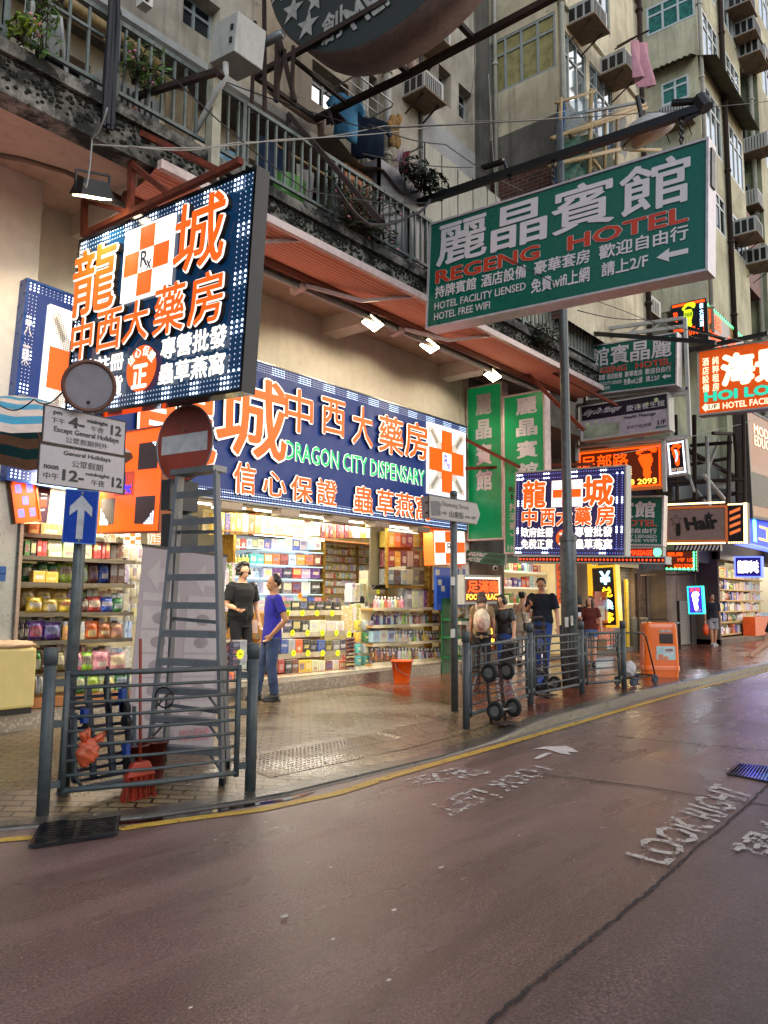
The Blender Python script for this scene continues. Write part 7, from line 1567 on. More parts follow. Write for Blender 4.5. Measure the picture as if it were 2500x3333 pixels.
# --- folded platform trolley behind the railing
ty = 5.62
pA, pB = oY(245,2245,ty), oY(420,2515,ty); TRB = M('black_blue_steel', '#10182a', r=.4, m=.4)
tr_ = T('platform_trolley', 'black folded platform trolley with blue castors leaning behind the left railing', 'trolley', ((pA.x+pB.x)/2, ty, .1))
def lean(u, v): # u across 0..1, v down 0..1
    return V((pA.x+(pB.x-pA.x)*u, ty-.14*v+.1, pA.z+(pB.z+.02-pA.z)*v))
for u in (0.02,.33,.66,.98): mb = MB(); mb.bar(lean(u,0), lean(u,1), .045, .03); P('long_bar', mb, TRB, tr_)
for v in [i/9 for i in range(10)]: mb = MB(); mb.bar(lean(0,v), lean(1,v), .03, .025); P('cross_bar', mb, TRB, tr_)
for u, v in ((.18,.30),(.86,.27),(.86,.72),(.86,.12)):
    c = lean(u,v)+V((0,-.05,0)); cs = MB(); cs.box((c.x-.02,c.y-.03,c.z-.06),(c.x+.02,c.y+.03,c.z+.05)); o = P('castor', cs, M('castor_blue', '#163a86', r=.4), tr_); cs = MB(); cs.lathe((c.x-.02,c.y-.05,c.z-.1), [(.05,0),(.05,.04)], 14, (1,0,0)); P('wheel', cs, RUBBER, o)
mb = MB(); hA, hB = lean(-.02,.25)+V((0,-.1,0)), lean(1.0,.25)+V((0,-.1,0)); zb_ = .10
mb.tube([hA, V((hA.x,hA.y-.03,zb_+.14)), V((hA.x+.06,hA.y-.05,zb_+.05)), V((hB.x-.06,hB.y-.05,zb_+.05)), V((hB.x,hB.y-.03,zb_+.14)), hB], .017, 8); P('handle', mb, STEEL, tr_, True)
mb = MB(); c = oY(350,2195,ty-.1); mb.tube([c+V((0,0,.05)), c+V((.0,.02,-.1)), c+V((.03,.0,-.3)), c+V((-.02,.0,-.1)), c+V((0,0,.06))], .014, 6); obj1('bungee_cord', mb, RUBBER, 'black elastic cord knotted over the top rail of the left railing', 'cord', None, True)
# crumpled orange bag on the trolley
def lump(c, r, n, seed, jit=.35, ny=12):
    rr = random.Random(seed); mb = MB(); mb.ell(c, r, 30, 20); c = V(c); out = []
    for p in mb.v:
        d = V(p)-c; k = 1+jit*(math.sin(d.x*55+seed)*math.sin(d.z*47+2*seed)*.5+.4*math.sin(d.z*90+d.x*70)+rr.uniform(-.15,.15)); out.append(tuple(c+d*k))
    mb.v = out; return mb
BAGO = M('thin_orange_plastic', '#a8482a', r=.35, var=.3, sc=14, bp=.5)
cb_ = oY(284,2475,ty-.24); bt2 = T('plastic_bag', 'crumpled orange plastic bag tied on the folded trolley', 'bag', cb_); mb = lump((cb_.x,cb_.y,cb_.z+.06), (.085,.06,.10), 1, 3, .18); P('bag', mb, BAGO, bt2, True)
mb = MB(); mb.tube([cb_+V((-.03,0,.13)), cb_+V((-.06,-.02,.2)), cb_+V((-.02,-.02,.22)), cb_+V((.0,0,.14))], [.02,.028,.024,.018], 7); mb.tube([cb_+V((.02,0,.12)), cb_+V((.08,-.02,.16)), cb_+V((.12,-.02,.19)), cb_+V((.10,-.01,.13)), cb_+V((.04,0,.10))], [.018,.022,.014,.018,.02], 7); P('handles', mb, BAGO, bt2, True)
# broom and red buckets
bw = oY(455,2515,5.28); br_ = T('broom', 'orange red broom with a long red brown handle leaning on the stepladder', 'broom', bw); BRO = M('red_broom_plastic', '#8a2410', r=.4)
bz = pz(bw.x,bw.y); mb = MB(); mb.tube([V((bw.x,bw.y,bz+.27)), oY(457,2080,5.55)], .012, 8); P('handle', mb, M('red_brown_stick', '#7c2a1c', r=.4), br_, True)
mb = MB(); mb.hexa([(bw.x-.13,bw.y-.03,bz+.17),(bw.x+.13,bw.y-.03,bz+.17),(bw.x+.13,bw.y+.03,bz+.17),(bw.x-.13,bw.y+.03,bz+.17),(bw.x-.07,bw.y-.025,bz+.28),(bw.x+.07,bw.y-.025,bz+.28),(bw.x+.07,bw.y+.025,bz+.28),(bw.x-.07,bw.y+.025,bz+.28)]); P('head', mb, BRO, br_, bev=.012)
mb = MB()
for i in range(120): x = bw.x+random.uniform(-.125,.125); y = bw.y+random.uniform(-.025,.025); mb.tube([(x,y,bz+.175),(x+(x-bw.x)*.25,y+random.uniform(-.02,.02),bz+.005)], .003, 3, False)
P('bristles', mb, M('red_bristles', '#8c2812', r=.6), br_)
REDB = M('dark_red_bucket_plastic', '#4a120c', r=.35)
for x, y, l in ((440,2475,'dark red bucket left of the broom'),(500,2465,'dark red bucket right of the broom')):
    p = oY(x,y,5.62); z = pz(p.x,5.62); t = T('bucket', l, 'bucket', (p.x,5.62,z), 'dark red buckets behind the broom'); mb = MB(); mb.lathe((p.x,5.62,z), [(.08,0),(.11,.28),(.118,.28),(.118,.30),(.104,.30),(.076,.02)], 20, cap=False); P('pail', mb, REDB, t, True); mb = MB(); mb.lathe((p.x,5.62,z+.01), [(.08,0),(.08,.005)], 16); P('bottom', mb, REDB, t)
ob = oZ(1308,2195,.12); t = T('bucket', 'bright orange plastic bucket with a wire handle in front of the shop plinth', 'bucket', (ob.x,8.95,.12)); ox_ = oY(1308,2190,8.62); by = 8.62
mb = MB(); ORB = M('orange_bucket_plastic', '#e05a10', r=.32, var=.08); mb.lathe((ox_.x,by,.12), [(.135,0),(.185,.36),(.20,.36),(.20,.385),(.178,.385),(.13,.02)], 24, cap=False); P('pail', mb, ORB, t, True); mb = MB(); mb.lathe((ox_.x,by,.13), [(.135,0),(.135,.006)], 16); P('bottom', mb, ORB, t)
mb = MB(); mb.tube([(ox_.x-.2,by,.48),(ox_.x-.22,by-.05,.36),(ox_.x-.12,by-.18,.27),(ox_.x-.0,by-.2,.25)], .005, 5); P('handle', mb, ALU, t)
# yellow covered case at the left edge
yc = T('covered_case', 'pale yellow covered case with a folded cloth on top beside the snack rack', 'case', (4.0,8.5,FZ)); a, b = oY(-40,2110,8.42), oY(112,2305,8.42)
mb = MB(); mb.box((a.x,8.42,FZ+.06),(b.x,8.75,oY(60,2110,8.42).z)); P('cover', mb, M('pale_yellow_vinyl', '#cdbb7a', r=.45, var=.06, bp=.1), yc, bev=.03); mb = MB(); mb.box((a.x+.01,8.44,FZ),(b.x-.02,8.74,FZ+.058)); P('base', mb, BLACK, yc)
mb = lump((b.x-.28,8.58,oY(60,2100,8.42).z), (.32,.18,.05), 1, 5, .2); P('cloth', mb, M('cream_cloth', '#c9a98a', r=.9), yc, True)
# striped parasol behind the plates
pc_ = V((3.5,7.5,0)); ap = oY(75,1330,7.3); ps = T('striped_canopy', 'blue and white striped round canopy bracketed to the corner pillar behind the parking plates', 'canopy', (ap.x,8.7,ap.z)); N_ = 12; rr = 1.02
A1, A2 = MB(), MB(); rim = []
for i in range(N_*2+1):
    t = 2*math.pi*i/(N_*2); rim.append(V((ap.x+rr*math.cos(t), 7.3+rr*math.sin(t), ap.z-.42+(.02 if i % 4 else -.02))))
apx = V((ap.x,7.3,ap.z+.12)); ns_ = 9
for i in range(N_*2):
    for k in range(ns_):
        f0, f1 = k/ns_, (k+1)/ns_; fz = lambda f, q: apx.lerp(q, f)+V((0,0,.10*math.sin(math.pi*f)))
        (A1 if k % 2 else A2).quad(fz(f0,rim[i]), fz(f0,rim[i+1]), fz(f1,rim[i+1]), fz(f1,rim[i]))
P('blue_stripes', A1, M('parasol_blue', '#2a86a8', r=.8), ps, True); P('white_stripes', A2, M('parasol_white', '#bfb0a8', r=.8), ps, True)
mb = MB(); mb.bar(apx, (ap.x+.3,8.7,apx.z+.1), .04); P('bracket', mb, ALU, ps); mb = MB()
for i in range(0,24,3): mb.tube([apx+V((0,0,-.05)), rim[i]+V((0,0,.0))], .006, 4)
P('rib', mb, ALU, ps)
# drain grate and manhole
def grate(cx, name, label, TL, TR, BR, BL, nb, m, z=.006):
    q = [oZ(*p) for p in (TL,TR,BR,BL)]; t = T(name, label, 'drain cover', sum(q,V())/4); mb = MB()
    P('pit', MB().quad(*[(p.x,p.y,z) for p in q]), M('pit_black', '#050505', r=.6), t)
    for a, b in zip(q, q[1:]+q[:1]): mb.bar((a.x,a.y,z+.01),(b.x,b.y,z+.01), .045, .02)
    P('frame', mb, m, t); mb = MB()
    for k in range(1, nb): f = k/nb; a, b = q[0].lerp(q[3],f), q[1].lerp(q[2],min(1,f+.0)); mb.bar((a.x,a.y,z+.012),(b.x,b.y,z+.012), .022, .016)
    a, b = (q[0]+q[1])/2, (q[2]+q[3])/2; mb.bar((a.x,a.y,z+.013),(b.x,b.y,z+.013), .03, .016); P('bars', mb, m, t)
IRON = M('wet_cast_iron', '#2c2d30', r=.22, m=.6, var=.3)
grate(0, 'drain_grate', 'wet black iron gully grate in the gutter at the left', (142,2692), (382,2662), (372,2722), (105,2762), 8, IRON)
mq = [oZ(*zz(x,y)) for x, y in ((1545,462),(1700,475),(1680,535),(1500,500))]; mh = T('manhole_cover', 'wet studded manhole cover at the right edge of the road', 'manhole cover', sum(mq,V())/4)
P('plate', MB().prism([(p.x,p.y,.004) for p in mq], (0,0,.005)), IRON, mh); mb = MB()
for i in range(14):
    for j in range(9): p = mq[0].lerp(mq[1],(i+.5)/14).lerp(mq[3].lerp(mq[2],(i+.5)/14),(j+.5)/9); mb.box((p.x-.03,p.y-.022,.009),(p.x+.03,p.y+.022,.016))
P('studs', mb, M('polished_iron', '#55565e', r=.15, m=.8), mh)
# --- orange litter bin
bn = oZ(2147,2200,.12); bx, by2 = bn.x, bn.y; lb = T('litter_bin', 'rounded orange plastic litter bin with a pale blue poster, on the pavement edge', 'litter bin', (bx,by2,.12)); BINO = M('orange_bin_plastic', '#e0640c', r=.3, var=.06, coat=.3, dirt=.12)
fd = V((-.83,-.55,0)).normalized(); sd_ = V((-fd.y,fd.x,0)); sd_ = sd_ if sd_.dot(_r) > 0 else -sd_
def rbox(mb, c, hw, hd, z0, z1, rt, n=6, taper=.06):
    c = V(c); prof = [(0,0),(.0,(z1-z0)*.75)]; rings = []
    for z, s in [(z0,1),(z0+(z1-z0)*.5,1-taper*.4),(z1-rt,1-taper)]+[(z1-rt+rt*math.sin(a), 1-taper-(1-math.cos(a))*rt*1.1) for a in [math.pi/2*(k+1)/n for k in range(n)]]: rings.append((z,s))
    k_ = 24; vs = []
    for z, s in rings:
        for i in range(k_):
            t = 2*math.pi*i/k_; e = .28; cx_ = math.copysign(abs(math.cos(t))**e, math.cos(t)); sy_ = math.copysign(abs(math.sin(t))**e, math.sin(t))
            vs.append(c+sd_*(cx_*hw*s)+fd*(sy_*hd*s)+V((0,0,z-c.z)))
    fs = [(i*k_+j,i*k_+(j+1)%k_,(i+1)*k_+(j+1)%k_,(i+1)*k_+j) for i in range(len(rings)-1) for j in range(k_)]; fs.append(tuple(range((len(rings)-1)*k_,len(rings)*k_))); return mb.add(vs, fs)
mb = MB(); rbox(mb, (bx,by2,0), .33, .27, .30, 1.16, .13); P('body', mb, BINO, lb, True); mb = MB(); rbox(mb, (bx,by2,0), .345, .285, .25, .335, .02, 3, .02); P('rim_band', mb, BINO, lb, True); mb = MB(); rbox(mb, (bx,by2,0), .315, .26, .12, .27, .01, 2, -.03); P('base', mb, BINO, lb, True)
bpn = Panel(V((bx,by2,1.0))+fd*.262-sd_*.30, sd_, V((0,0,-1)), .6, .62, fd)
mb = MB(); bpn.box(mb,.42,.08,.86,.40,-.03,.006); P('slot_frame', mb, BLACK, lb, bev=.02); mb = MB(); bpn.box(mb,.47,.12,.82,.36,-.02,.009); P('slot', mb, M('dark_slot', '#2a0f08', r=.5), lb); mb = MB(); bpn.box(mb,.44,-.03,.80,.05,-.02,.004); P('top_label', mb, M('peeling_label', '#a99a90', r=.6, var=.4, sc=20), lb)
pp = Panel(bpn.pt(.32,.47,.012), sd_, V((0,0,-1)), .35, .26, fd); mb = MB(); pp.box(mb,0,0,1,1,-.014,0); o = P('poster', mb, M('pale_blue_poster', '#a9c4c4', r=.4), lb)
mb = MB(); 
for u, v, r in ((.55,.25,.045),(.70,.20,.045),(.84,.27,.045),(.62,.42,.04),(.8,.42,.045),(.48,.36,.03)): pp.dot(mb,u,v,r,.002,12)
P('speech_bubble', mb, SWHITE, o); words(o, pp, [('請勿亂拋垃圾',.46,.2,.90,.27,.02),('保持環境',.46,.31,.84,.37,0),('keep clean',.46,.40,.84,.46,0)], SBLACK, n=.004); mb = MB(); pp.box(mb,.08,.6,.36,.98,.001,.003); pp.dot(mb,.5,.9,.05,.002,12); P('drawing', mb, M('salmon_print', '#c87a5a'), o)
mb = MB(); c = V((bx,by2,1.15)); mb.tube([c-sd_*.2, c-sd_*.18+V((0,0,.06)), c+sd_*.18+V((0,0,.06)), c+sd_*.2], .012, 6); P('top_handle', mb, BLACK, lb)
# --- hand trucks, chair, carts
def wheel(par, c, r, ax, m=RUBBER, hub=ALU, w=.04):
    mb = MB(); ax = V(ax).normalized(); mb.torus(c, r*.8, r*.24, ax, 20, 8); o = P('wheel', mb, m, par, True); mb = MB(); mb.lathe(V(c)-ax*w/2, [(r*.55,0),(r*.55,w)], 14, ax); P('hub', mb, hub, o); return o
def handtruck(x, y, w, h, label, back=.25, wm=RUBBER, d=V((1,0,0))):
    """upright two wheeled frame with rungs, bottom plate and wheels; stands at ground point"""
    z = pz(x,y); t = T('hand_truck', label, 'hand truck', (x,y,z)); up = V((back*.25,back,1)).normalized(); n = V((0,-1,0)); b = V((x,y,z+.03))
    for s in (-1,1): mb = MB(); mb.tube([b+d*s*w/2, b+d*s*w/2+up*h], .02, 8); P('upright', mb, DRUST, t, True)
    mb = MB(); mb.tube([b-d*w/2+up*h, b-d*w*.4+up*(h+.06), b+d*w*.4+up*(h+.06), b+d*w/2+up*h], .018, 8); P('handle', mb, DRUST, t, True)
    for k in range(6): mb = MB(); mb.bar(b-d*w/2+up*h*(.08+.16*k), b+d*w/2+up*h*(.08+.16*k), .025, .02); P('rung', mb, DRUST, t)
    mb = MB(); mb.bar(b-d*w/2+n*.08, b+d*w/2+n*.08, .18, .012, up=(0,0,1)); P('toe_plate', mb, DRUST, t)
    for s in (-1,1): wheel(t, b+d*s*(w/2+.05)+n*.10+up*.16, .11, d, wm)
    mb = MB(); mb.bar(b-d*(w/2+.06)+n*.10+up*.16, b+d*(w/2+.06)+n*.10+up*.16, .02); P('axle', mb, ALU, t); return t
p = g(1625,2352); t1 = handtruck(p.x-.05, p.y-.02, .32, .62, 'low rusty hand truck with four black wheels leaning on the first railing bay', .12); 
for k in (0.62,): 
    for s in (-1,1): wheel(t1, V((p.x-.05+s*.2, p.y-.02, pz(p.x,p.y)+k)), .11, (1,0,0))
p = g(1790,2275); t2 = handtruck(p.x, p.y+.12, .34, 1.1, 'tall dark hand truck with blue hubbed wheels inside the second railing bay', .06)
for z in (.28,.82): wheel(t2, V((p.x-.27,p.y+.02,pz(p.x,p.y)+z)), .14, (.3,1,0), RUBBER, M('castor_blue'))
p = g(1850,2258); mb = MB(); z = pz(p.x,p.y); mb.tube([(p.x-.02,p.y+.1,z+1.05),(p.x-.1,p.y+.05,z+.55),(p.x-.14,p.y,z+.12)], .025, 7); mb.tube([(p.x+.12,p.y+.1,z+1.0),(p.x+.10,p.y+.05,z+.3),(p.x+.04,p.y,z+.2),(p.x-.1,p.y,z+.18)], .02, 7); obj1('trolley_handle', mb, RUBBER, 'loose black trolley handle leaning beside the lamp column', 'handle', None, True)
# office chair stored upside against the railing
p = g(1655,2300); z = pz(p.x,p.y); chx = T('plastic_chair', 'black shell chair with steel legs standing behind the first railing bay', 'chair', (p.x,p.y+.2,z)); X0, Y0 = p.x, p.y+.25
mb = MB(); mb.hexa([(X0-.2,Y0-.2,z+.42),(X0+.2,Y0-.2,z+.42),(X0+.2,Y0+.2,z+.44),(X0-.2,Y0+.2,z+.44),(X0-.2,Y0-.2,z+.45),(X0+.2,Y0-.2,z+.45),(X0+.2,Y0+.2,z+.47),(X0-.2,Y0+.2,z+.47)]); P('seat', mb, BLACK, chx, bev=.02)
mb = MB(); mb.hexa([(X0-.19,Y0-.24,z+.46),(X0+.19,Y0-.24,z+.46),(X0+.19,Y0-.19,z+.46),(X0-.19,Y0-.19,z+.46),(X0-.21,Y0-.32,z+.86),(X0+.21,Y0-.32,z+.86),(X0+.21,Y0-.29,z+.86),(X0-.21,Y0-.29,z+.86)]); P('backrest', mb, BLACK, chx, bev=.02)
for sx in (-1,1):
    for sy in (-1,1): mb = MB(); mb.tube([(X0+sx*.15,Y0+sy*.15,z+.42),(X0+sx*.24,Y0+sy*.26,z)], .012, 6); P('leg', mb, ALU, chx)
mb = MB(); A, B = g(1568,2355), V((0,0,0)); 
for i in range(12): mb.torus((A.x+.02*math.sin(i),A.y+.05,A.z+1.0-i*.055), .028, .007, (1,0,0) if i % 2 else (0,1,0), 8, 5)
obj1('padlock_chain', mb, DRUST, 'rusty padlock chain hanging from the first railing bay', 'chain')
mb = MB(); a = g(1700,2300); mb.tube([(a.x-.4,a.y+.02,a.z+.82),(a.x-.3,a.y-.02,a.z+.72),(a.x-.1,a.y-.04,a.z+.68),(a.x+.1,a.y-.03,a.z+.74)], .022, 7); obj1('bicycle_lock', mb, RUBBER, 'black cable lock looped round the second railing post', 'lock', None, True)
# folding cart at the end of the railing
p = oZ(2105,2225,.12); fc = T('folding_cart', 'folding luggage cart with small blue wheels and a white bundle beside the litter bin', 'luggage cart', (p.x,p.y-.15,.12)); X0, Y0 = p.x-.1, p.y-.12
mb = MB(); mb.tube([(X0-.6,Y0+.1,.26),(X0+.25,Y0,.26),(X0+.25,Y0+.35,.26),(X0-.6,Y0+.4,.26),(X0-.6,Y0+.1,.26)], .014, 6); mb.tube([(X0-.2,Y0+.05,.26),(X0-.2,Y0+.4,.26)], .01, 6); P('platform_frame', mb, DRUST, fc)
mb = MB(); mb.tube([(X0+.2,Y0,.26),(X0-.05,Y0+.05,.95),(X0-.15,Y0+.08,1.02),(X0-.75,Y0+.25,1.02),(X0-.82,Y0+.28,.9),(X0-.6,Y0+.3,.26)], .014, 6); P('handle', mb, BLACK, fc, True)
for dx, dy in ((.18,0),(.2,.34),(-.55,.1),(-.55,.38)): wheel(fc, (X0+dx,Y0+dy,.20), .08, (.35,1,0), M('blue_black_tyre', '#14283f', r=.5), M('blue_black_tyre'))
mb = lump((X0-.45,Y0+.2,.40), (.12,.10,.14), 1, 8, .15); P('bundle', mb, M('white_bundle', '#b3aeb0', r=.8), fc, True)
# speaker cable loops etc. near the fence
# ================================================================== PEOPLE
def remesh(mb, vox, smooth=2):
    me = mb.mesh('tmp'); o = bpy.data.objects.new('tmp', me); C.objects.link(o)
    m = o.modifiers.new('r', 'REMESH'); m.mode = 'VOXEL'; m.voxel_size = vox
    if smooth: s = o.modifiers.new('s', 'SMOOTH'); s.iterations = smooth; s.factor = .5
    dg = bpy.context.evaluated_depsgraph_get(); dg.update(); me2 = bpy.data.meshes.new_from_object(o.evaluated_get(dg))
    me2.polygons.foreach_set('use_smooth', [True]*len(me2.polygons)); bpy.data.objects.remove(o); bpy.data.meshes.remove(me); return me2
SKIN = M('skin', '#b98564', r=.5, var=.08, sc=12); SKIN2 = M('fair_skin', '#cc9a7c', r=.5, var=.08, sc=12); SKIN3 = M('tanned_skin', '#b07e5a', r=.5, var=.1, sc=12)
HAIRM = M('black_hair', '#120e0c', r=.45, var=.5, sc=40); HAIRB = M('brown_hair', '#3a2116', r=.45, var=.4, sc=40)
def fab(name, c, **k): return M(name, c, r=.88, var=k.get('var',.22), sc=k.get('sc',10), bp=.35)
JEANS = M('washed_denim', '#3a4a6a', r=.85, var=.55, sc=5, bp=.4); JEANB = M('blue_denim', '#23407e', r=.85, var=.3, sc=7, bp=.3); JEANK = fab('black_trousers', '#17181c')
def facing(a): h = V((_f.x,_f.y,0)).normalized(); r = V((_r.x,_r.y,0)).normalized(); return -h*math.cos(R_(a))+r*math.sin(R_(a))
def person(label, gp, H, a, top, bottom, hair=('short', HAIRM), skin=SKIN, lean=(0,0), head=(0,0), arms=None, feet=None, sleeve=.55, hem=.47, shorts=None, shoe='#1a1a1c', glasses=False, female=False, vox=.011, fat=1.0, strapless=False, group=None):
    f = facing(a); yaw = math.atan2(-f.x, f.y); root = T('person', label, 'person', gp, group); cy, sy_ = math.cos(yaw), math.sin(yaw)
    def put(name, mb, m, vx=None, sm=2):
        me = remesh(mb, vx, sm) if vx else mb.mesh(name, smooth=True); me.name = name
        for v in me.vertices: x, y, z = v.co; v.co = (x*cy-y*sy_, x*sy_+y*cy, z)
        o = bpy.data.objects.new(name, me); C.objects.link(o); o.parent = root; me.materials.append(m); return o
    sw = (.100 if female else .114)*H; hw = .053*H; F = fat
    pel = V((0,0,.53*H)); lx, ly = lean[0]*H, lean[1]*H
    at = lambda h: V((lx*max(0,(h-.53)/.3), ly*max(0,(h-.53)/.3), h*H))
    tors = [(.47,.080,.060),(.50,.092,.068),(.545,.098*F,.070*F),(.60,.088*F,.064*F),(.66,.084*F,.062*F),(.72,.094*F,.068*F),(.775,.100*F,.064*F),(.81,.094,.054),(.835,.060,.044),(.85,.036,.036)]
    if female: tors = [(h, x*(.92 if h > .55 else 1.0), y*(1.06 if h == .72 else .95)) for h,x,y in tors]
    feet = feet or {1:(.01,.0,0), -1:(-.01,.05,0)}
    arms = arms or {}
    def chain(s):
        e, w = arms.get(s, ((s*.03,.0,-.175),(s*.01,.03,-.145))); sh = at(.805)+V((s*sw,0,0)); el = sh+V(e)*H; wr = el+V(w)*H; return sh, el, wr
    def legs(s):
        fx, fy, lift = feet.get(s); hip = V((s*hw,0,.50*H)); an = V((s*(hw*.9)+fx*H, fy*H, .045*H+lift*H)); kn = hip.lerp(an,.48)+V((s*.004*H,.022*H+lift*.35*H,0)); return hip, kn, an
    # body: one continuous surface
    b = MB(); b.tube([at(h) for h,_,_ in tors]+[at(.885)+V((0,.005*H,0))], [(x*H,y*H) for _,x,y in tors]+[(.034*H,.036*H)], 20)
    for s in (1,-1):
        sh, el, wr = chain(s); b.ell(sh, (.034*H,.034*H,.036*H)); b.tube([sh, sh.lerp(el,.5), el, el.lerp(wr,.35), wr], [.033*H*F,.029*H*F,.023*H,.023*H,.0155*H], 12)
        d = (wr-el).normalized(); side = d.orthogonal().normalized(); fwd = V((0,1,0)); n = (fwd-d*fwd.dot(d)); n = n.normalized() if n.length > .2 else side; t = d.cross(n)*s
        pc = wr+d*.042*H; b.tube([wr, wr+d*.025*H, wr+d*.055*H], [(.016*H,.012*H),(.022*H,.012*H),(.021*H,.010*H)], 10)
        curl = V(n)*.35
        for k in range(4):
            r0 = wr+d*.052*H+n*0+t*0+(n.cross(d))*((k-1.5)*.0115*H); L = (.036,.042,.040,.031)[k]*H; d2 = (d+n*.25).normalized(); d3 = (d+n*.9).normalized()
            b.tube([r0, r0+d2*L*.5, r0+d2*L*.5+d3*L*.5], [.0062*H,.0056*H,.0045*H], 6)
        r0 = wr+d*.02*H-(n.cross(d))*.018*H; b.tube([r0, r0+(d*.6+n*.5-(n.cross(d))*.5).normalized()*.025*H, r0+(d+n*.6).normalized()*.045*H], [.0075*H,.0068*H,.005*H], 6)
        hip, kn, an = legs(s); b.tube([hip, hip.lerp(kn,.45), kn, kn.lerp(an,.35), an.lerp(kn,.12), an], [.054*H,.047*H,.033*H,.033*H,.022*H,.021*H], 14)
        b.tube([an+V((0,-.025*H,-.025*H)), an+V((0,.02*H,-.022*H)), an+V((0,.075*H,-.032*H))], [(.022*H,.022*H),(.026*H,.022*H),(.024*H,.012*H)], 10)
    hc = at(.932)+V((0,.012*H+ly*.12,-.004*H)); Rm = Matrix.Rotation(R_(head[0]),3,'Z') @ Matrix.Rotation(R_(-head[1]),3,'X'); hp = lambda x,y,z: hc+Rm @ V((x*H,y*H,z*H))
    he = lambda mb, c, r, n=14, m=10: mb.ell(hp(*c), [q*H for q in r], n, m, Rm)
    he(b,(0,-.004,.012),(.044,.054,.056)); he(b,(0,.016,-.018),(.036,.036,.046)); he(b,(0,.024,-.043),(.022,.022,.017)); he(b,(0,.052,-.010),(.0075,.011,.013)); he(b,(0,.046,-.036),(.014,.008,.006))
    for s in (1,-1): he(b,(s*.044,-.004,-.008),(.006,.011,.017))
    b.tube([at(.85), hc-V((0,0,.03*H))], [.035*H,.034*H], 12)
    put('body', b, skin, vox*.72, 2)
    e = MB()
    for s in (1,-1): he(e,(s*.0175,.0455,.004),(.0052,.0035,.0030),8,6)
    put('eyes', e, M('dark_eye', '#15100e', r=.2)); e = MB()
    for s in (1,-1): he(e,(s*.0185,.0465,.0155),(.009,.0025,.0013),8,5)
    put('eyebrows', e, hair[1]); e = MB(); he(e,(0,.0525,-.0345),(.012,.0035,.003),8,5); put('mouth', e, M('lips', '#8a4a42', r=.4))
    # hair
    h = MB(); st = hair[0]; rng = random.Random(hash(label) % 999)
    he(h,(0,-.018,.022),(.049,.050,.055))
    cut = {'short':18,'curly':90,'bob':40,'long':40,'bun':20,'crop':0}[st]
    for k in range(cut):
        u, v = rng.uniform(-3.1,3.1), rng.uniform(-.15,1.4); y = -math.cos(u)*math.cos(v); 
        if y > .2 and v < 1.0: continue
        sc = .014 if st == 'curly' else .010; R2 = (.052,.058,.060) if st != 'curly' else (.058,.062,.068)
        he(h,(R2[0]*math.sin(u)*math.cos(v), -.010+R2[1]*y, .018+R2[2]*math.sin(v)),(sc*rng.uniform(.8,1.5),sc,sc),7,5)
    if st == 'curly':
        for k in range(26): u = rng.uniform(-2.4,2.4)+math.pi; he(h,(.056*math.sin(u),.056*math.cos(u),rng.uniform(-.035,.01)),(.015,.014,.016),7,5)
    if st in ('bob','long'):
        L = -.052 if st == 'bob' else -.145
        for k in range(15): u = math.pi+(k-7)*.29; x, y = .046*math.sin(u), .048*math.cos(u); h.tube([hp(x,y-.006,.03), hp(x*1.12,y*1.1-.006,-.02), hp(x*1.1,y*1.15-.012,L+rng.uniform(-.01,.01))], [.014*H,.014*H,.008*H], 7)
    if st == 'bun': he(h,(0,-.062,.048),(.024,.022,.022))
    hm = put('hair', h, hair[1], .0075 if st != 'curly' else .007, 1)
    if glasses:
        gl = MB()
        for s in (1,-1): gl.torus(hp(s*.0185,.054,.003), .0135*H, .0009*H, Rm @ V((0,1,0)), 14, 5)
        gl.bar(hp(-.006,.055,.004), hp(.006,.055,.004), .002*H); put('glasses', gl, BLACK)
    # top
    if top:
        t = MB(); g_ = .010 if not strapless else .008; sec = [q for q in tors if q[0] >= hem-.001 and q[0] <= (.84 if not strapless else .765)]
        sec = [(hem, tors[1][1]*1.02, tors[1][2]*1.05)]+[q for q in sec if q[0] > hem+.015]
        t.tube([at(q[0]) for q in sec], [((q[1]+g_)*H*(1.03 if q[0] < .62 else 1), (q[2]+g_)*H) for q in sec], 22)
        for s in (1,-1):
            sh, el, wr = chain(s)
            if strapless: t.tube([sh+V((0,0,-.03*H)), sh.lerp(el,.45)], [.040*H,.045*H], 12); continue
            t.ell(sh+V((-s*.004*H,0,0)), (.041*H,.041*H,.040*H)); en = sh.lerp(el, min(1,sleeve/.95)) ; t.tube([sh, sh.lerp(en,.5), en], [.041*H*F,.039*H*F,.039*H*F], 14)
        for k in range(9):
            q = rng.uniform(hem,.72); an_ = rng.uniform(0,6.28); 
            t.ell(at(q)+V((.088*F*H*math.cos(an_),.066*F*H*math.sin(an_),0)), (.022*H,.018*H,.035*H), 7, 5)
        put('top', t, top, vox*.9, 2)
    lg = MB(); lg.tube([V((0,0,z*H)) for z in (.455,.49,.53,.575)], [(.094*H,.072*H),(.102*H,.078*H),(.104*H*F,.077*H*F),(.096*H*F,.072*H*F)], 20)
    for s in (1,-1):
        hip, kn, an = legs(s)
        if shorts: k2 = hip.lerp(kn, shorts); lg.tube([hip, hip.lerp(k2,.5), k2], [.061*H,.059*H,.057*H], 14)
        else:
            lg.tube([hip, hip.lerp(kn,.45), kn, kn.lerp(an,.4), an+V((0,0,.01*H))], [.060*H,.053*H,.043*H,.040*H,.036*H], 14)
            for k in range(5): q = kn.lerp(an, rng.uniform(-.1,1)); lg.ell(q+V((rng.uniform(-.012,.012)*H,.012*H,0)), (.032*H,.030*H,.012*H), 8, 5)
    put('shorts' if shorts else 'trousers', lg, bottom, vox*.9, 2)
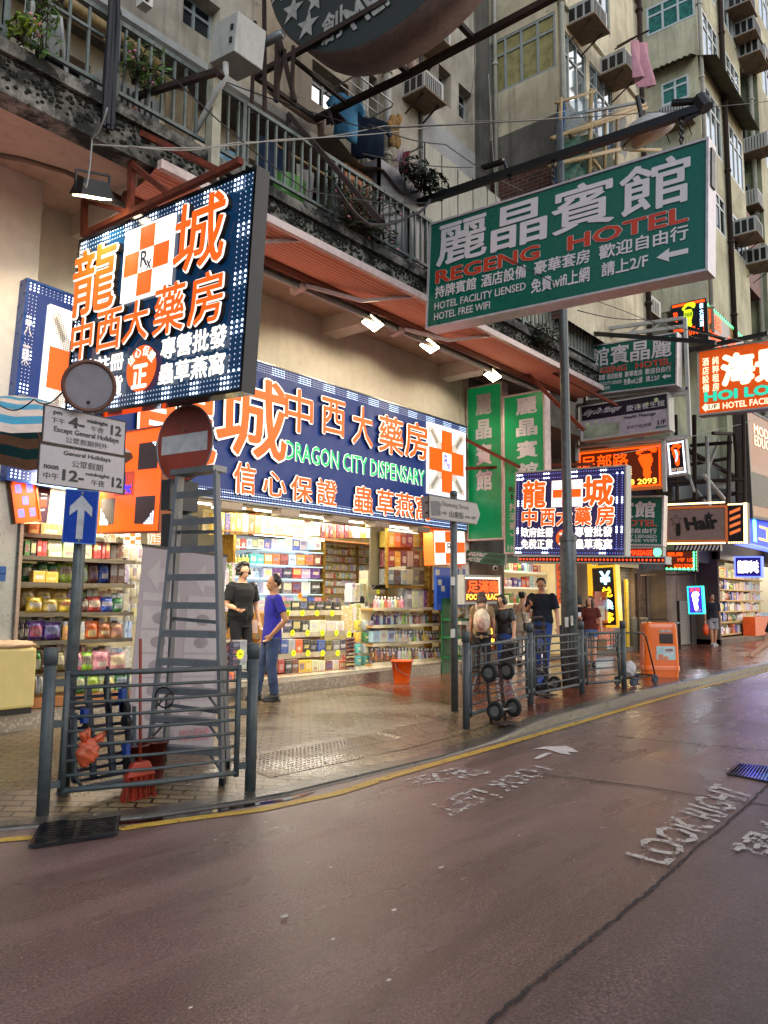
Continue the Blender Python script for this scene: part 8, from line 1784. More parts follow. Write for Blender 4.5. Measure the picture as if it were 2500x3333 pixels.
    for s in (1,-1):
        hip, kn, an = legs(s); sh_ = MB(); sh_.tube([an+V((0,-.032*H,-.02*H)), an+V((0,-.005*H,-.008*H)), an+V((0,.04*H,-.020*H)), an+V((0,.085*H,-.032*H))], [(.024*H,.026*H),(.029*H,.036*H),(.030*H,.026*H),(.024*H,.013*H)], 12)
        sh_.hexa([tuple(an+V(q)*H) for q in ((-.028,-.045,-.045),(.028,-.045,-.045),(.030,.09,-.045),(-.030,.09,-.045),(-.028,-.045,-.028),(.028,-.045,-.028),(.030,.09,-.034),(-.030,.09,-.034))]); put('shoe', sh_, M('shoe_'+shoe[1:], shoe, r=.5), vox*.7, 1)
    root['_rig'] = 0; del root['_rig']
    W_ = lambda p: V(gp)+V((p.x*cy-p.y*sy_, p.x*sy_+p.y*cy, p.z))
    return root, {s: W_(chain(s)[2]) for s in (1,-1)}, W_(hc), f
def held(root_w, d, name, label, cat, build): pass
def Hat(gp, xt, yt): D = (V(gp)-CAM).dot(_f); return oD(xt, yt, D).z-gp.z
# 1 shopkeeper in black
p = oY(783,2000,9.75); gp = V((p.x,9.75,FZ)); r_, hands, hd, fd_ = person('stout man with curly hair and glasses in a black t-shirt standing inside the shop', gp, Hat(gp,791,1834), 50, fab('black_tshirt', '#0b0e14'), JEANK, ('curly',HAIRM), SKIN2, (0,.01), (-4,14), {1:((.045,-.01,-.165),(-.02,.125,-.035)), -1:((-.05,0,-.17),(-.01,.04,-.14))}, None, .75, .44, glasses=True, fat=1.22)
ph = MB(); ph.obox(hands[1]+fd_*.07+V((0,0,.03)), V((.035,0,0)), V((0,.07,.0)), V((0,0,.005))); obj1('phone', ph, BLACK, 'dark phone in the hand of the man in black', 'phone')
mb = MB(); c = gp+V((0,0,1.27))+fd_*.155+V((.05,-.03,0)); mb.lathe(c, [(.045,0),(.045,.003)], 16, fd_); 
# 2 man in purple-blue shirt
gp = g(880,2285); r_, hands, hd, fd_ = person('slim man in a violet blue t-shirt and washed jeans with a hand on his hip', gp, Hat(gp,965-10,1870), -68, M('violet_blue_cotton', '#28289a', r=.85, var=.25, sc=6, bp=.3), JEANS, ('short',HAIRM), SKIN3, (0,-.012), (4,4), {-1:((-.055,-.055,-.165),(.03,.10,-.115)), 1:((.03,-.02,-.175),(-.01,.06,-.14))}, {1:(.0,.10,0), -1:(-.0,-.02,0)}, .62, .46, shoe='#201d1c', fat=.93)
# 3 woman with the backpack
gp = g(1570,2208); r_, hands, hd, fd_ = person('woman in a khaki t-shirt seen from behind, carrying a cream flowered backpack', gp, Hat(gp,1552,1928), 172, fab('khaki_cotton', '#8a7454'), JEANK, ('bob',HAIRB), SKIN2, (0,.02), (-12,10), {1:((.04,.03,-.16),(.0,.08,-.13)), -1:((-.03,.03,-.165),(-.01,.07,-.13))}, None, .6, .47, female=True)
bk_ = -fd_; c = gp+V((0,0,1.06))+bk_*.20; t = T('backpack', 'cream backpack with a faded flower print on the back of the woman in khaki', 'backpack', c); mb = lump(c, (.17,.15,.22), 1, 2, .06); P('bag', mb, M('flowered_canvas', '#c9b6a0', r=.85, var=.45, sc=9), t, True)
mb = MB(); sR = V((-bk_.y,bk_.x,0))
for s in (-1,1): mb.tube([c+sR*s*.09+V((0,0,.18)), c+sR*s*.10+V((0,0,.30))-bk_*.06, c+sR*s*.11+V((0,0,.28))-bk_*.2], .022, 7)
P('straps', mb, M('cream_strap', '#bba58f', r=.85), t, True); mb = lump(c+bk_*.13+V((0,0,-.05)), (.13,.06,.11), 1, 6, .05); P('front_pocket', mb, M('rosy_canvas', '#b58f80', r=.85, var=.5, sc=12), t, True)
# 4 woman leaning by the railing
gp = g(1648,2206); r_, hands, hd, fd_ = person('older woman in a shiny black blouse and jeans leaning forward behind the railing', gp, Hat(gp,1612,1945)*1.03, -32, M('shiny_black_satin', '#131418', r=.35, var=.3, sc=8, bp=.5), JEANB, ('bob',HAIRM), SKIN2, (.01,.055), (-14,32), {1:((.055,.05,-.15),(.07,.10,-.13)), -1:((-.05,.01,-.165),(-.01,.05,-.14))}, None, .7, .44, glasses=True, female=True, fat=1.08)
# 5 woman in off-shoulder white
gp = g(1703,2168); r_, hands, hd, fd_ = person('woman with a hair bun and white off shoulder top, seen from behind', gp, Hat(gp,1697,1926), 158, fab('cream_blouse', '#d0bfa6'), fab('pale_trousers', '#c9bcae'), ('bun',HAIRM), SKIN2, (0,.01), (-25,8), {1:((.04,.03,-.15),(-.02,.10,-.05)), -1:((-.035,.02,-.165),(-.01,.05,-.14))}, None, .3, .50, female=True, strapless=True)
c = gp+V((0,0,.86))-fd_*.14+V((_r.x,_r.y,0))*.17; t = T('handbag', 'black shoulder bag on a long strap behind the woman in white', 'bag', c); mb = MB(); mb.obox(c, V((_r.x,_r.y,0))*.12, V((_f.x,_f.y,0))*.04, V((0,0,.09))); P('bag', mb, BLACK, t, bev=.02); mb = MB(); mb.tube([c+V((_r.x,_r.y,0))*-.10+V((0,0,.08)), gp+V((0,0,1.25))-fd_*.13, gp+V((0,0,1.33))-fd_*.02+V((_r.x,_r.y,0))*.03], .008, 5); P('strap', mb, BLACK, t)
# 6 man with phone
gp = g(1768,2190); r_, hands, hd, fd_ = person('tall man in a dark navy t-shirt reading his phone behind the railing', gp, Hat(gp,1778,1882), -22, fab('dark_navy_tshirt', '#121a28'), JEANB, ('short',HAIRM), SKIN2, (0,.0), (-8,24), {1:((.05,.0,-.165),(-.055,.115,.075)), -1:((-.045,.0,-.175),(-.015,.03,-.145))}, {1:(0,.0,0),-1:(0,.10,0)}, .72, .46, glasses=True, fat=1.12)
ph = MB(); ph.obox(hands[1]+fd_*.05+V((0,0,.07)), V((_r.x,_r.y,0))*.036, V((0,0,.07))-fd_*.03, fd_*.005+V((0,0,.002))); obj1('phone', ph, BLACK, 'black phone held up by the tall man in navy', 'phone')
# 7 woman in the red-brown top
gp = g(1925,2170); r_, hands, hd, fd_ = person('young woman with long brown hair in a red brown top and denim shorts, walking', gp, Hat(gp,1922,1942), -18, fab('red_brown_top', '#5a2018'), M('light_denim', '#4a6490', r=.85, var=.35, sc=8, bp=.3), ('long',HAIRB), SKIN2, (0,.0), (-28,2), {1:((.04,.0,-.16),(.0,.12,.045)), -1:((-.04,.0,-.17),(-.015,.03,-.145))}, {1:(0,-.06,.01),-1:(0,.10,0)}, .6, .52, .42, female=True)
ph = MB(); ph.obox(hands[1]+fd_*.05+V((0,0,.06)), V((_r.x,_r.y,0))*.034, V((0,0,.068))-fd_*.03, fd_*.005); obj1('phone', ph, SWHITE, 'white phone in the hand of the woman in the red brown top', 'phone')
c = hands[-1]+V((0,0,-.28)); t = T('paper_bag', 'brown paper bag carried by the woman in the red brown top', 'bag', c); mb = MB(); mb.obox(c, V((_r.x,_r.y,0))*.10, V((_f.x,_f.y,0))*.05, V((0,0,.13))); P('bag', mb, M('kraft_paper', '#8a6a48', r=.8), t); mb = MB(); mb.tube([c+V((_r.x,_r.y,0))*-.05+V((0,0,.12)), hands[-1]+V((0,0,-.06)), c+V((_r.x,_r.y,0))*.05+V((0,0,.12))], .006, 5); P('handle', mb, M('kraft_paper'), t)
# 8 woman half behind the lamp column
gp = g(1886,2168); person('person in a black top half hidden behind the lamp column', gp, Hat(gp,1884,1938), 160, fab('black_tshirt', '#0b0e14'), JEANK, ('bob',HAIRM), SKIN2, female=True)
# 9 distant man
gp = g(2322,2104); r_, hands, hd, fd_ = person('older man in a black polo shirt and grey shorts walking up the far pavement', gp, Hat(gp,2325,1933), 5, fab('black_polo', '#0d0f13'), fab('grey_shorts', '#8a8684'), ('crop',HAIRM), SKIN3, (0,0), (0,10), None, {1:(0,.06,0),-1:(0,-.03,.0)}, .7, .45, .85, '#b8b6b2', fat=1.15, vox=.013)
c = hands[1]+V((0,0,-.30)); t = T('plastic_bag', 'bright orange shopping bag in the hand of the man in the black polo', 'bag', c); mb = lump(c, (.15,.09,.2), 1, 4, .08); P('bag', mb, M('bright_orange_plastic', '#e0501a', r=.4), t, True); mb = MB(); mb.tube([c+V((-.06,0,.17)), hands[1]+V((0,0,-.05)), c+V((.06,0,.17))], .01, 5); P('handles', mb, M('bright_orange_plastic'), t)
# 10 passer-by entering at the edge of the view
q = oD(2575,2050,9.0); gp = V((q.x,q.y,0)); person('passer-by at the right edge whose bare forearm and hand swing into view', gp, 1.68, -60, fab('black_polo', '#0d0f13'), JEANK, ('short',HAIRM), SKIN2, (0,0), (0,0), {1:((.03,.06,-.16),(.0,.13,-.06)), -1:((-.03,.06,-.16),(.0,.13,-.06))}, None, .55)
# 11 shop assistant behind the stacks
gp = V((oY(1163,1950,11.0).x,11.0,FZ)); person('dark haired shop assistant whose head shows behind the stacked white cartons', gp, Hat(gp,1163,1900), -60, fab('black_tshirt', '#0b0e14'), JEANK, ('short',HAIRM), SKIN2)
# ================================================================== SHOPS BEYOND THE PHARMACY
rowb = T('shop_row', 'row of small shopfronts with shutters and gates under the farther tenements', 'building', (20,9,0))
RYY = 9.1
xr = lambda x, y=1950, Y=RYY: oY(x,y,Y).x
W_DIM = plaster('dim_brown_wall', hx('#84705a'), hx('#5f5144'), amt=.4)
segs = [(14.13, xr(1642)), (xr(1872), xr(1925)), (xr(2062), xr(2350))]
mb = MB(); z1 = 2.55
for a, b in segs: P('front_wall', MB().box((a,RYY,.1),(b,RYY+.2,z1)), W_DIM, rowb)
mb = MB(); mb.box((14.13,RYY-.0,z1+.002),(xr(2350),RYY+.3,5.9)); mb.box((14.13,RYY-1.6,5.2),(25,RYY-.002,5.35)); P('upper_band', mb, W_DARK, rowb)
mb = MB(); mb.box((14.13,RYY-.12,.1),(xr(1642),RYY-.002,.28)); mb.box((xr(1872),RYY-.1,.1),(xr(2050),RYY-.002,.26)); P('step', mb, W_DARK, rowb)
# drugstore next door
ra = T('drug_store', 'small bright drugstore with shelves of boxes under the low green hotel strip', 'shop', (17,RYY,.1)); xa, xb = xr(1644), xr(1870)
WARMW = M('lit_cream_wall', '#e0cfa4', r=.5, var=.05, e='#ffe2a6', es=.08)  # weak emission put into the wall colour so the rooms look lit
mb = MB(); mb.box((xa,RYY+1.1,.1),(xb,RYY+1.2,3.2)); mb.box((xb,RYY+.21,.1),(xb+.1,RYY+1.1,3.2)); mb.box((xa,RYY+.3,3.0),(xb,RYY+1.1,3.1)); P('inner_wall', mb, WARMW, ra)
mb = MB(); mb.box((xa,RYY+.1,.1),(xb,RYY+2.6,.2)); P('floor', mb, W_DIM, ra)
for k, z in enumerate((.75,1.1,1.5,1.9,2.3)):
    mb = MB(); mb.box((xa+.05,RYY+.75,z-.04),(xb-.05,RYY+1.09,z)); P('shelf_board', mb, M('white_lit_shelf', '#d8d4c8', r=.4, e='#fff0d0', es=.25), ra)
    n = 15
    for i in range(n): x = xa+.2+(xb-xa-.4)*i/n; item(random.choice(('carton','bottle','carton')), x, RYY+.86, z, (xb-xa-.4)/n*.85, .16, random.uniform(.17,.3), random.choice(('white','lilac','blue','pale blue','pink','orange','green','purple','red','cream')), f'on the {("lowest","second","third","fourth","top")[k]} shelf of the small bright drugstore')
mb = MB(); mb.box((xa+.3,RYY+.1,.2),(xb-1.2,RYY+.4,1.0)); P('counter', mb, M('white_lit_shelf'), ra)
ld = bpy.data.lights.new('drugstore_lamp', 'AREA'); ld.size = 1.2; ld.energy = 45; ld.color = (1,.88,.66); lo = bpy.data.objects.new('drugstore_lamp', ld); C.objects.link(lo); lo.parent = ra; lo.location = ((xa+xb)/2-17, .35, 2.8)
mb = MB(); mb.tube([(xa+.4,RYY+.4,2.93),(xb-.4,RYY+.4,2.93)], .025, 8); tag(P('tube_light', mb, E_TUBE), 'tube light in the ceiling of the small bright drugstore', 'tube light')
# bunting flags, shop goods bin, foot palace board
mb = MB()
for k in range(8): x = xa+.3+(xb-xa-.6)*k/8; mb.add([(x,RYY-.1,2.78),(x+.2,RYY-.1,2.78),(x+.13,RYY-.1,2.62),(x+.05,RYY-.1,2.62)], [(0,1,2,3)])
obj1('bunting', mb, SRED, 'small red paper flags hung under the low green hotel strip', 'bunting')
fp = panel_px('Y', 8.6, (1512,1880), (1628,1880), (1512,1958), (1625,1958)); t = sign('neon_board', 'orange neon board of a foot massage parlour beside the blue pillar', 'neon sign', fp, .2, M('dark_brown_led_ground'), GREYP, .05)
words(t, fp, [('足滿臨',.06,.12,.96,.62,.03)], E_ORLED, n=.02); words(t, fp, [('FOOT PALACE',.03,.68,.97,.92,.02)], M('yellow_led'), 'yellow_lettering', n=.02); mb = MB()
for i in range(22): fp.dot(mb,(i+.5)/22,.03,.018,.01,5)
for i in range(14): fp.dot(mb,.98,(i+.5)/14,.018,.01,5)
P('bulbs', mb, M('pale_bulb', '#fff4d0', e='#fff0c8', es=4), t)
f2 = panel_px('Y', 8.4, (1585,1990), (1612,1990), (1585,2115), (1612,2115)); t = sign('neon_board', 'low standing neon board with orange characters under the foot parlour sign', 'neon sign', f2, .2, M('dark_brown_led_ground'), BLACK, .04); words(t, f2, [('下',.15,.03,.85,.2,.03),('按',.15,.42,.85,.6,.03),('摩',.15,.7,.85,.9,.03)], M('yellow_led'), n=.012)
ga_ = oY(1505,2000,8.9); t = T('goods_stand', 'green stand of packets against the end pillar', 'stand', (14.3,8.9,.12)); xg0, xg1 = oY(1488,2000,8.75).x, oY(1530,2000,8.75).x
for k, z in enumerate((.45,.85,1.2)): mb = MB(); mb.box((xg0,8.7,z-.05),(xg1,9.1,z)); P('shelf', mb, M('green_stand', '#175a34', r=.4), t)
mb = MB(); mb.box((xg0,9.11,.12),(xg1,9.14,1.6)); P('back_panel', mb, M('green_stand'), t)
for k, z in enumerate((.45,.85,1.2)):
    for i in range(6): item(('bag','carton','bag')[k], xg0+.06+(xg1-xg0-.1)*i/6, 8.85, z, .1, .1, .22, ('red','lime','green','white','orange','green')[(i+k)%6], 'on the green stand by the end pillar')
cc_ = T('security_camera', 'small white camera under the slanted green hotel board', 'camera', oX(1612,1848,14.0)); c = oX(1612,1848,13.95); mb = MB(); mb.lathe(c, [(.05,0),(.05,.14)], 12, (-.8,-.5,-.1)); P('case', mb, SWHITE, cc_, True); mb = MB(); mb.lathe(c+V((-.8,-.5,-.1)).normalized()*.141, [(.035,0),(.035,.006)], 12, (-.8,-.5,-.1)); P('lens', mb, BLACK, cc_)
# orange noodle banner, menu boards, money changer
nb = panel_px('Y', 8.7, (1812,1836), (1838,1836), (1812,1965), (1836,1965)); t = sign('cloth_banner', 'orange cloth banner with black brush strokes beside the lamp column', 'banner', nb, .03, M('lit_orange_cloth', '#c8480c', r=.7, e='#ff6010', es=.2)); words(t, nb, [('ラ',.2,.05,.8,.3,.04),('ン',.2,.38,.8,.62,.04),('メ',.2,.68,.8,.92,.04)], SBLACK, n=.006)
mp = panel_px('Y', 8.3, (1938,1930), (1992,1928), (1938,2025), (1996,2025)); t = T('menu_board', 'red framed menu board with dish pictures behind the walking woman', 'menu board', mp.pt(.5,1)); mb = MB(); mp.box(mb,0,0,1,1,-.04,0); P('board', mb, M('dark_red_board', '#7a1c10', r=.4, e='#a02818', es=.12), t); mb = MB(); mp.frame(mb,.025,-.05,.01); P('frame', mb, M('orange_red_frame', '#b0401c', r=.4), t)
mb = MB(); mp.box(mb,.12,.45,.52,.95,.002,.005); mp.box(mb,.6,.3,.92,.95,.002,.005); P('menu_sheets', mb, M('paper'), t); mb = MB(); mp.dot(mb,.65,.15,.07,.004,14); mp.dot(mb,.3,.2,.05,.004,14); mp.dot(mb,.3,.6,.05,.007,12); mp.dot(mb,.76,.6,.045,.007,12); P('dish_pictures', mb, M('dish_print', '#b89a6a', r=.5, var=.5, sc=14), t)
mp2 = panel_px('Y', 8.35, (1950,2035), (2000,2035), (1950,2100), (2000,2100)); t = T('menu_board', 'lower orange menu board leaning under the red framed one', 'menu board', mp2.pt(.5,1)); mb = MB(); mp2.box(mb,0,0,1,1,-.04,0); P('board', mb, M('orange_red_frame'), t); mb = MB()
for i in range(3):
    for j in range(3): mp2.dot(mb,.2+.3*i,.2+.28*j,.035,.004,12)
P('dish_pictures', mb, M('dish_print'), t); mb = MB(); mp2.box(mb,.1,1.02,.7,1.15,-.02,0); P('price_strip', mb, SWHITE, t)
xp = panel_px('X', 19.2, (1932,1850), (2002,1845), (1932,2035), (2002,2035)); t = sign('money_changer_sign', 'tall yellow edged money changer sign with currency symbols', 'shop sign', xp, .25, M('black_sign_face'), M('lit_yellow_rim', '#d0a01a', r=.3, e='#e0aa20', es=.7), .06, M('lit_yellow_rim'))
words(t, xp, [('¥',.35,.06,.85,.30,.03)], M('cyan_white_led'), 'blue_white_lettering', n=.012); words(t, xp, [('兑',.38,.34,.9,.52,.04),('$',.45,.78,.9,.96,.04)], M('led_amber', '#ffc030', e='#ffb81c', es=2.0), 'amber_lettering', n=.012); words(t, xp, [('換',.42,.56,.9,.73,.03)], M('cyan_white_led'), 'white_lettering', n=.012)
xp2 = panel_px('Y', 8.75, (1926,1836), (1944,1836), (1926,1950), (1944,1950)); t = sign('money_changer_sign', 'narrow dark strip with small yellow and white currency symbols', 'shop sign', xp2, .1, M('black_sign_face'), M('lit_yellow_rim'), .02); words(t, xp2, [('¥',.2,.03,.8,.2,.03)], M('led_amber'), n=.006); words(t, xp2, [('$',.2,.38,.8,.58,.03),('€',.2,.72,.8,.95,.03)], SWHITE, 'white_lettering', n=.006)
yb_ = panel_px('Y', 8.5, (1985,1815), (2145,1820), (1985,1828), (2145,1832)); t = sign('bulb_canopy', 'yellow canopy edge with a row of warm bulbs over the money changer', 'canopy', yb_, .3, M('lit_yellow_rim'), None, .02); mb = MB()
for i in range(20): yb_.dot(mb,(i+.5)/20,.5,.03,.01)
P('bulbs', mb, M('warm_bulb'), t)
ld = bpy.data.lights.new('bulb_row_lamp', 'AREA'); ld.shape = 'RECTANGLE'; ld.size = 1.8; ld.size_y = .15; ld.energy = 45; ld.color = (1,.78,.42); lo = bpy.data.objects.new('bulb_row_lamp', ld); C.objects.link(lo); lo.parent = t; lo.location = (0,-.1,-.08)
# shutter, gates, posts
sx0, sx1 = xr(2004), xr(2060)
mb = MB(); n = 26
for i in range(n):
    z = .25+i*(2.3/n); mb.hexa([(sx0,RYY+.05,z),(sx1,RYY+.05,z),(sx1,RYY+.12,z),(sx0,RYY+.12,z),(sx0,RYY+.09,z+2.3/n-.004),(sx1,RYY+.09,z+2.3/n-.004),(sx1,RYY+.12,z+2.3/n-.004),(sx0,RYY+.12,z+2.3/n-.004)])
sh = T('roller_shutter', 'closed ribbed roller shutter with a yellow post beside the money changer', 'shutter', (sx0,RYY,.1)); P('slats', mb, M('grey_shutter', '#6f6a5c', r=.45, m=.5, dirt=.4), sh)
mb = MB(); mb.box((xr(2032),RYY-.06,.25),(xr(2040),RYY+.0,2.2)); P('yellow_post', mb, M('yellow_post_paint', '#b89a20', r=.5, dirt=.4), sh)
mb = MB(); mb.box((sx0,RYY-.02,2.56),(xr(2080),RYY-.001,2.95)); obj1('fascia_panel', mb, M('pale_yellow_fascia', '#b5a878', r=.5, e='#ffe090', es=.08), 'pale yellow blank fascia over the closed shutter', 'fascia')
def slats(x0, x1, z0, z1, vert, m, label, name='folding_gate', Y=RYY-.05):
    t = T(name, label, 'gate', (x0,Y,z0)); mb = MB()
    if vert:
        n = max(4,int((x1-x0)/.11))
        for i in range(n): x = x0+(x1-x0)*i/n; mb.box((x,Y,z0),(x+.05,Y+.03,z1))
    else:
        n = int((z1-z0)/.1)
        for i in range(n): z = z0+(z1-z0)*i/n; mb.hexa([(x0,Y,z),(x1,Y,z),(x1,Y+.06,z),(x0,Y+.06,z),(x0,Y+.03,z+.095),(x1,Y+.03,z+.095),(x1,Y+.06,z+.095),(x0,Y+.06,z+.095)])
    P('slats', mb, m, t); mb = MB(); mb.box((x0-.05,Y-.02,z0),(x0-.002,Y+.05,z1)); mb.box((x1+.002,Y-.02,z0),(x1+.05,Y+.05,z1)); P('frame', mb, DRUST, t); return t
GATE = M('grey_gate_steel', '#77736b', r=.5, m=.4, dirt=.4)
slats(xr(2205), xr(2240), .15, 1.6, False, GATE, 'narrow ribbed shutter below the hanging footprint lamp'); slats(xr(2275), xr(2325), .15, 2.5, True, GATE, 'upright barred folding gate behind the man in the black polo'); slats(xr(2070), xr(2098), .2, 2.4, True, M('brown_gate', '#5a4436', r=.5, m=.3), 'narrow brown trellis gate hung with coat hangers')
mb = MB(); mb.box((xr(2118),RYY-.5,.12),(xr(2150),RYY-.003,2.54)); obj1('concrete_pillar', mb, W_DIM, 'grey brown square pillar between gates behind the litter bin', 'pillar')
mb = MB(); mb.box((xr(2155),RYY-.03,.9),(xr(2200),RYY-.005,2.3)); dg_ = T('shop_window', 'dark shop window with a dull poster beside the square pillar', 'window', (xr(2170),RYY,.9)); P('pane', mb, GLASSD, dg_); mb = MB(); mb.box((xr(2150),RYY-.06,.85),(xr(2203),RYY-.031,.9)); mb.box((xr(2176),RYY-.05,.9),(xr(2178),RYY-.031,2.3)); P('frame', mb, GREYP, dg_)
for k, (x, y) in enumerate(((2090,1945),(2088,1975))):
    p = oY(x,y,RYY-.2); mb = MB(); mb.tube([p+V((-.25,0,-.1)), p+V((0,0,0)), p+V((.25,0,-.1)), p+V((-.25,0,-.1))], .014, 5); mb.tube([p, p+V((0,0,.08)), p+V((.04,0,.1))], .01, 5); obj1('coat_hanger', mb, BLACK, ('upper','lower')[k]+' black coat hanger on the brown trellis gate', 'hanger')
for k, (x, y) in enumerate(((2062,2118),(2098,2125))):
    p = oZ(x,y,.12); mb = MB(); mb.lathe(p, [(.13,0),(.13,.95),(.09,1.0),(.0,1.0)], 14); obj1('bollard', mb, W_DARK, ('pale','darker')[k]+' concrete bollard stump behind the folding cart', 'bollard')
mb = MB(); mb.tube([oZ(2085,2122,1.0), oZ(2140,2120,.95)], .02, 6); 
p = oZ(2160,2118,.12); mb = MB(); mb.box((p.x-.5,p.y,.12),(p.x+.5,p.y+.5,.75)); obj1('cardboard_pile', mb, M('brown_cardboard', '#6a5238', r=.8, var=.3), 'low box of cardboard behind the litter bin', 'box'); mb = lump((p.x-.1,p.y+.2,.84), (.35,.2,.09), 1, 9, .12); obj1('sack', mb, M('tan_sack', '#9a8866', r=.9), 'folded tan sack lying on the cardboard behind the litter bin', 'sack', None, True)
# hanging footprint lamp
hf = panel_px('X', 22.0, (2243,1912), (2286,1910), (2243,1995), (2285,1995)); t = sign('footprint_light_box', 'hanging light box with a white footprint and rainbow edges above the wet pavement', 'light box', hf, .15, M('violet_box_face', '#241a70', r=.3, e='#3a28c0', es=.9), M('lit_teal_rim', '#20c0b0', e='#20d0c0', es=1.5), .03)
P('footprint', foot_dots(hf, .5, .55, .36, .34, .018), M('white_footprint', '#ffffff', e='#f4f0ff', es=6), t); words(t, hf, [('足浴',.1,.02,.9,.2,.03)], E_ORLED, n=.012); words(t, hf, [('2/F',.4,.86,.9,.98,.03)], SWHITE, 'floor_lettering', n=.012)
mb = MB(); mb.bar(hf.pt(.5,0,-.07), hf.pt(.5,-.5,-.07), .04); mb.bar(hf.pt(.5,-.5,-.07), hf.pt(.5,-.5,-.07)+V((0,1.5,0)), .04); P('bracket', mb, DRUST, t)
# far bright shop
fs = T('corner_store', 'far bright store with stacked goods where the pavement ends', 'shop', (30,8.4,.12)); xa, xb, Yf = oY(2348,2050,8.3).x, oY(2560,2050,8.3).x, 8.3
P('side_wall', MB().box((xa-.15,Yf,.12),(xa,Yf+3,3.6)), W_DIM, fs); mb = MB(); mb.box((xa+.01,Yf+1.0,.12),(xb,Yf+1.1,3.6)); mb.box((xa,Yf+.2,3.3),(xb,Yf+1.0,3.4)); P('inner_wall', mb, WARMW, fs); mb = MB(); mb.box((xa-.15,Yf-.05,.12),(xb,Yf+3,.28)); P('step', mb, W_DIM, fs)
mb = MB(); mb.box((xa-.15,Yf-.1,3.05),(xb,Yf+.19,3.9)); P('fascia', mb, M('brown_fascia', '#4a3020', r=.5), fs)
ld = bpy.data.lights.new('corner_store_lamp', 'AREA'); ld.size = 3; ld.energy = 140; ld.color = (1,.86,.6); lo = bpy.data.objects.new('corner_store_lamp', ld); C.objects.link(lo); lo.parent = fs; lo.location = (xa+3-30, .1, 3.1)
for k, z in enumerate((.4,.85,1.25,1.65,2.05,2.5)):
    d = .42; mb = MB(); mb.box((xa+.1,Yf+d,z-.05),(xa+7.5,Yf+.99,z)); P('shelf_board', mb, M('tan_store_shelf', '#b8935a', r=.5), fs)
    for i in range(12): item(random.choice(('carton','bottle','bag','carton')), xa+.25+i*.3, Yf+d+.15, z, .26, .2, random.uniform(.22,.36), random.choice(('white','lime','green','blue','brown','cream','orange','yellow','silver')), f'on the {("bottom","second","third","fourth","fifth","top")[k]} shelf of the far bright store')
mb = MB()
for z in (.4,.85,1.25,1.65,2.05,2.5):
    x = xa+3.9
    while x < xa+7.3: mb.box((x,Yf+.5,z),(x+.22,Yf+.7,z+random.uniform(.2,.34))); x += .25
o = P('cartons', mb, bpy.data.materials['small_mixed_cartons']); o['kind'] = 'stuff'; o['label'] = 'mixed goods filling the right shelves of the far bright store'
mb = MB(); mb.box((xa+4.0,Yf-.1,.28),(xb,Yf+.35,1.0)); obj1('orange_counter', mb, M('orange_counter_paint', '#c8501a', r=.4), 'orange counter front at the right edge beside the far bright store', 'counter')
mb = MB(); mb.tube([(xa+.3,Yf+.3,3.2),(xa+6.8,Yf+.3,3.2)], .04, 8); tag(P('tube_light', mb, E_TUBE), 'tube light in the far bright store', 'tube light')
fx0 = xb; mb = MB(); mb.box((xb+.2,8.2,.1),(75,8.6,6)); P('far_front_wall', mb, W_DIM, rowb)
# scaffold jungle between the stacked signs and the brown advertisement
sj = T('dark_scaffold', 'dark tangle of scaffold tubes and brackets under the olive block', 'scaffold', (23,8.5,3)); rng = random.Random(4); X = 22.0
for a, b, r in (((2300,1420),(2310,1650),.05),((2375,1420),(2370,1660),.06),((2395,1430),(2400,1660),.05),((2180,1570),(2420,1560),.05),((2230,1515),(2380,1490),.05),((2170,1640),(2430,1600),.06),((2250,1450),(2380,1440),.05),((2230,1460),(2390,1550),.07),((2290,1545),(2370,1640),.06),((2225,1490),(2260,1600),.04),((2320,1410),(2390,1412),.05),((2390,1412),(2395,1470),.05),((2180,1480),(2300,1640),.05),((2340,1430),(2300,1540),.04),((2200,1350),(2205,1640),.05),((2260,1350),(2262,1640),.06),((2420,1350),(2425,1660),.05)):
    mb = MB(); mb.tube([oX(*a,X+rng.uniform(-1,1)), oX(*b,X+rng.uniform(-1,1))], r, 6); P('scaffold_tube', mb, rng.choice((DRUST, BLACK, DRUST, GREYP)), sj)
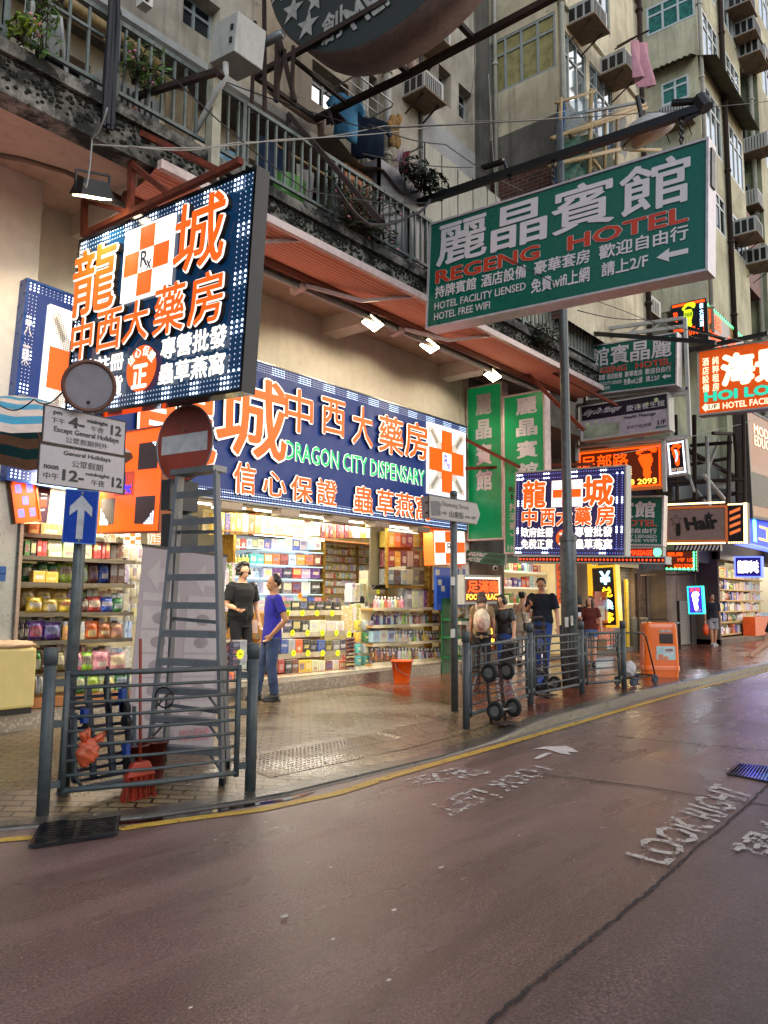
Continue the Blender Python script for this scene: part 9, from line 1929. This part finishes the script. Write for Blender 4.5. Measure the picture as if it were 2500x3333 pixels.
for a, b, c_ in (((2240,1440),(2265,1510),(2215,1470)),((2345,1545),(2385,1590),(2330,1590)),((2260,1480),(2350,1530),(2270,1500))): mb = MB(); mb.prism([oX(*a,X),oX(*b,X),oX(*c_,X)], (.03,0,0)); P('torn_sheet', mb, GREYP, sj)
mb = MB(); mb.box((B3X+.3,B3Y+.9,3.0),(B3E,B3Y+1.1,5.5))
rr_ = MB(); a, b = oY(2175,1280,9.0), oY(2430,1280,9.0); rr_.box((a.x,9.0,2.6),(b.x,9.06,oY(2175,1250,9.0).z)); obj1('recess_wall', rr_, W_DARK, 'dark grimy wall behind the tangle of scaffold tubes', 'wall')

# pipes and stains of the farther blocks
for k, (X, Y, z0, z1, r, l) in enumerate(((B2X+.05,B2Y-.08,8,24,.06,'drainpipe at the street corner of the pale cream block'),(B2E-.15,B2Y-.09,8,24,.07,'drainpipe near the far end of the pale cream block front'),(B3X-.1,B3Y+1.9,11,40,.08,'drainpipe on the olive side wall beside the white framed window'),(B3X+.1,B3Y-.1,10,40,.07,'thin rusty pipe at the olive block corner'),((B3X+B3E)/2,B3Y-.1,10.5,40,.09,'drainpipe between the window strips of the olive block'),(B4X-.12,B4Y+.25,4,55,.1,'pale drainpipe at the grey green block corner'),(B2X-.08,8.3,9.8,24,.05,'thin pipe on the cream side wall left of the frosted windows'))):
    mb = MB(); mb.tube([(X,Y,z0),(X,Y,z1)], r, 8); z = z0+.8
    while z < z1: mb.lathe((X,Y,z), [(r*1.35,0),(r*1.35,.07)], 8); z += 2.6
    obj1('drainpipe', mb, (WPIPE, DRUST, WPIPE)[k % 3], l, 'drainpipe', None, True)
for x, y, l in ((2465,240,'upper air conditioner on the grey green side wall'),(2470,520,'middle air conditioner on the grey green side wall'),(2440,700,'lower air conditioner on the grey green side wall')):
    p = oX(x, y, B4X); ac_unit((p.x-.02, p.y, p.z), 1.1, .8, .7, l, -math.pi/2)
for x, y, l in ((2055,400,'air conditioner low on the olive side wall behind the dome lamp'),(2215,420,'air conditioner under the white framed window of the olive side wall')):
    p = oX(x, y, B3X); ac_unit((p.x-.02, p.y, p.z), .9, .7, .55, l, -math.pi/2)
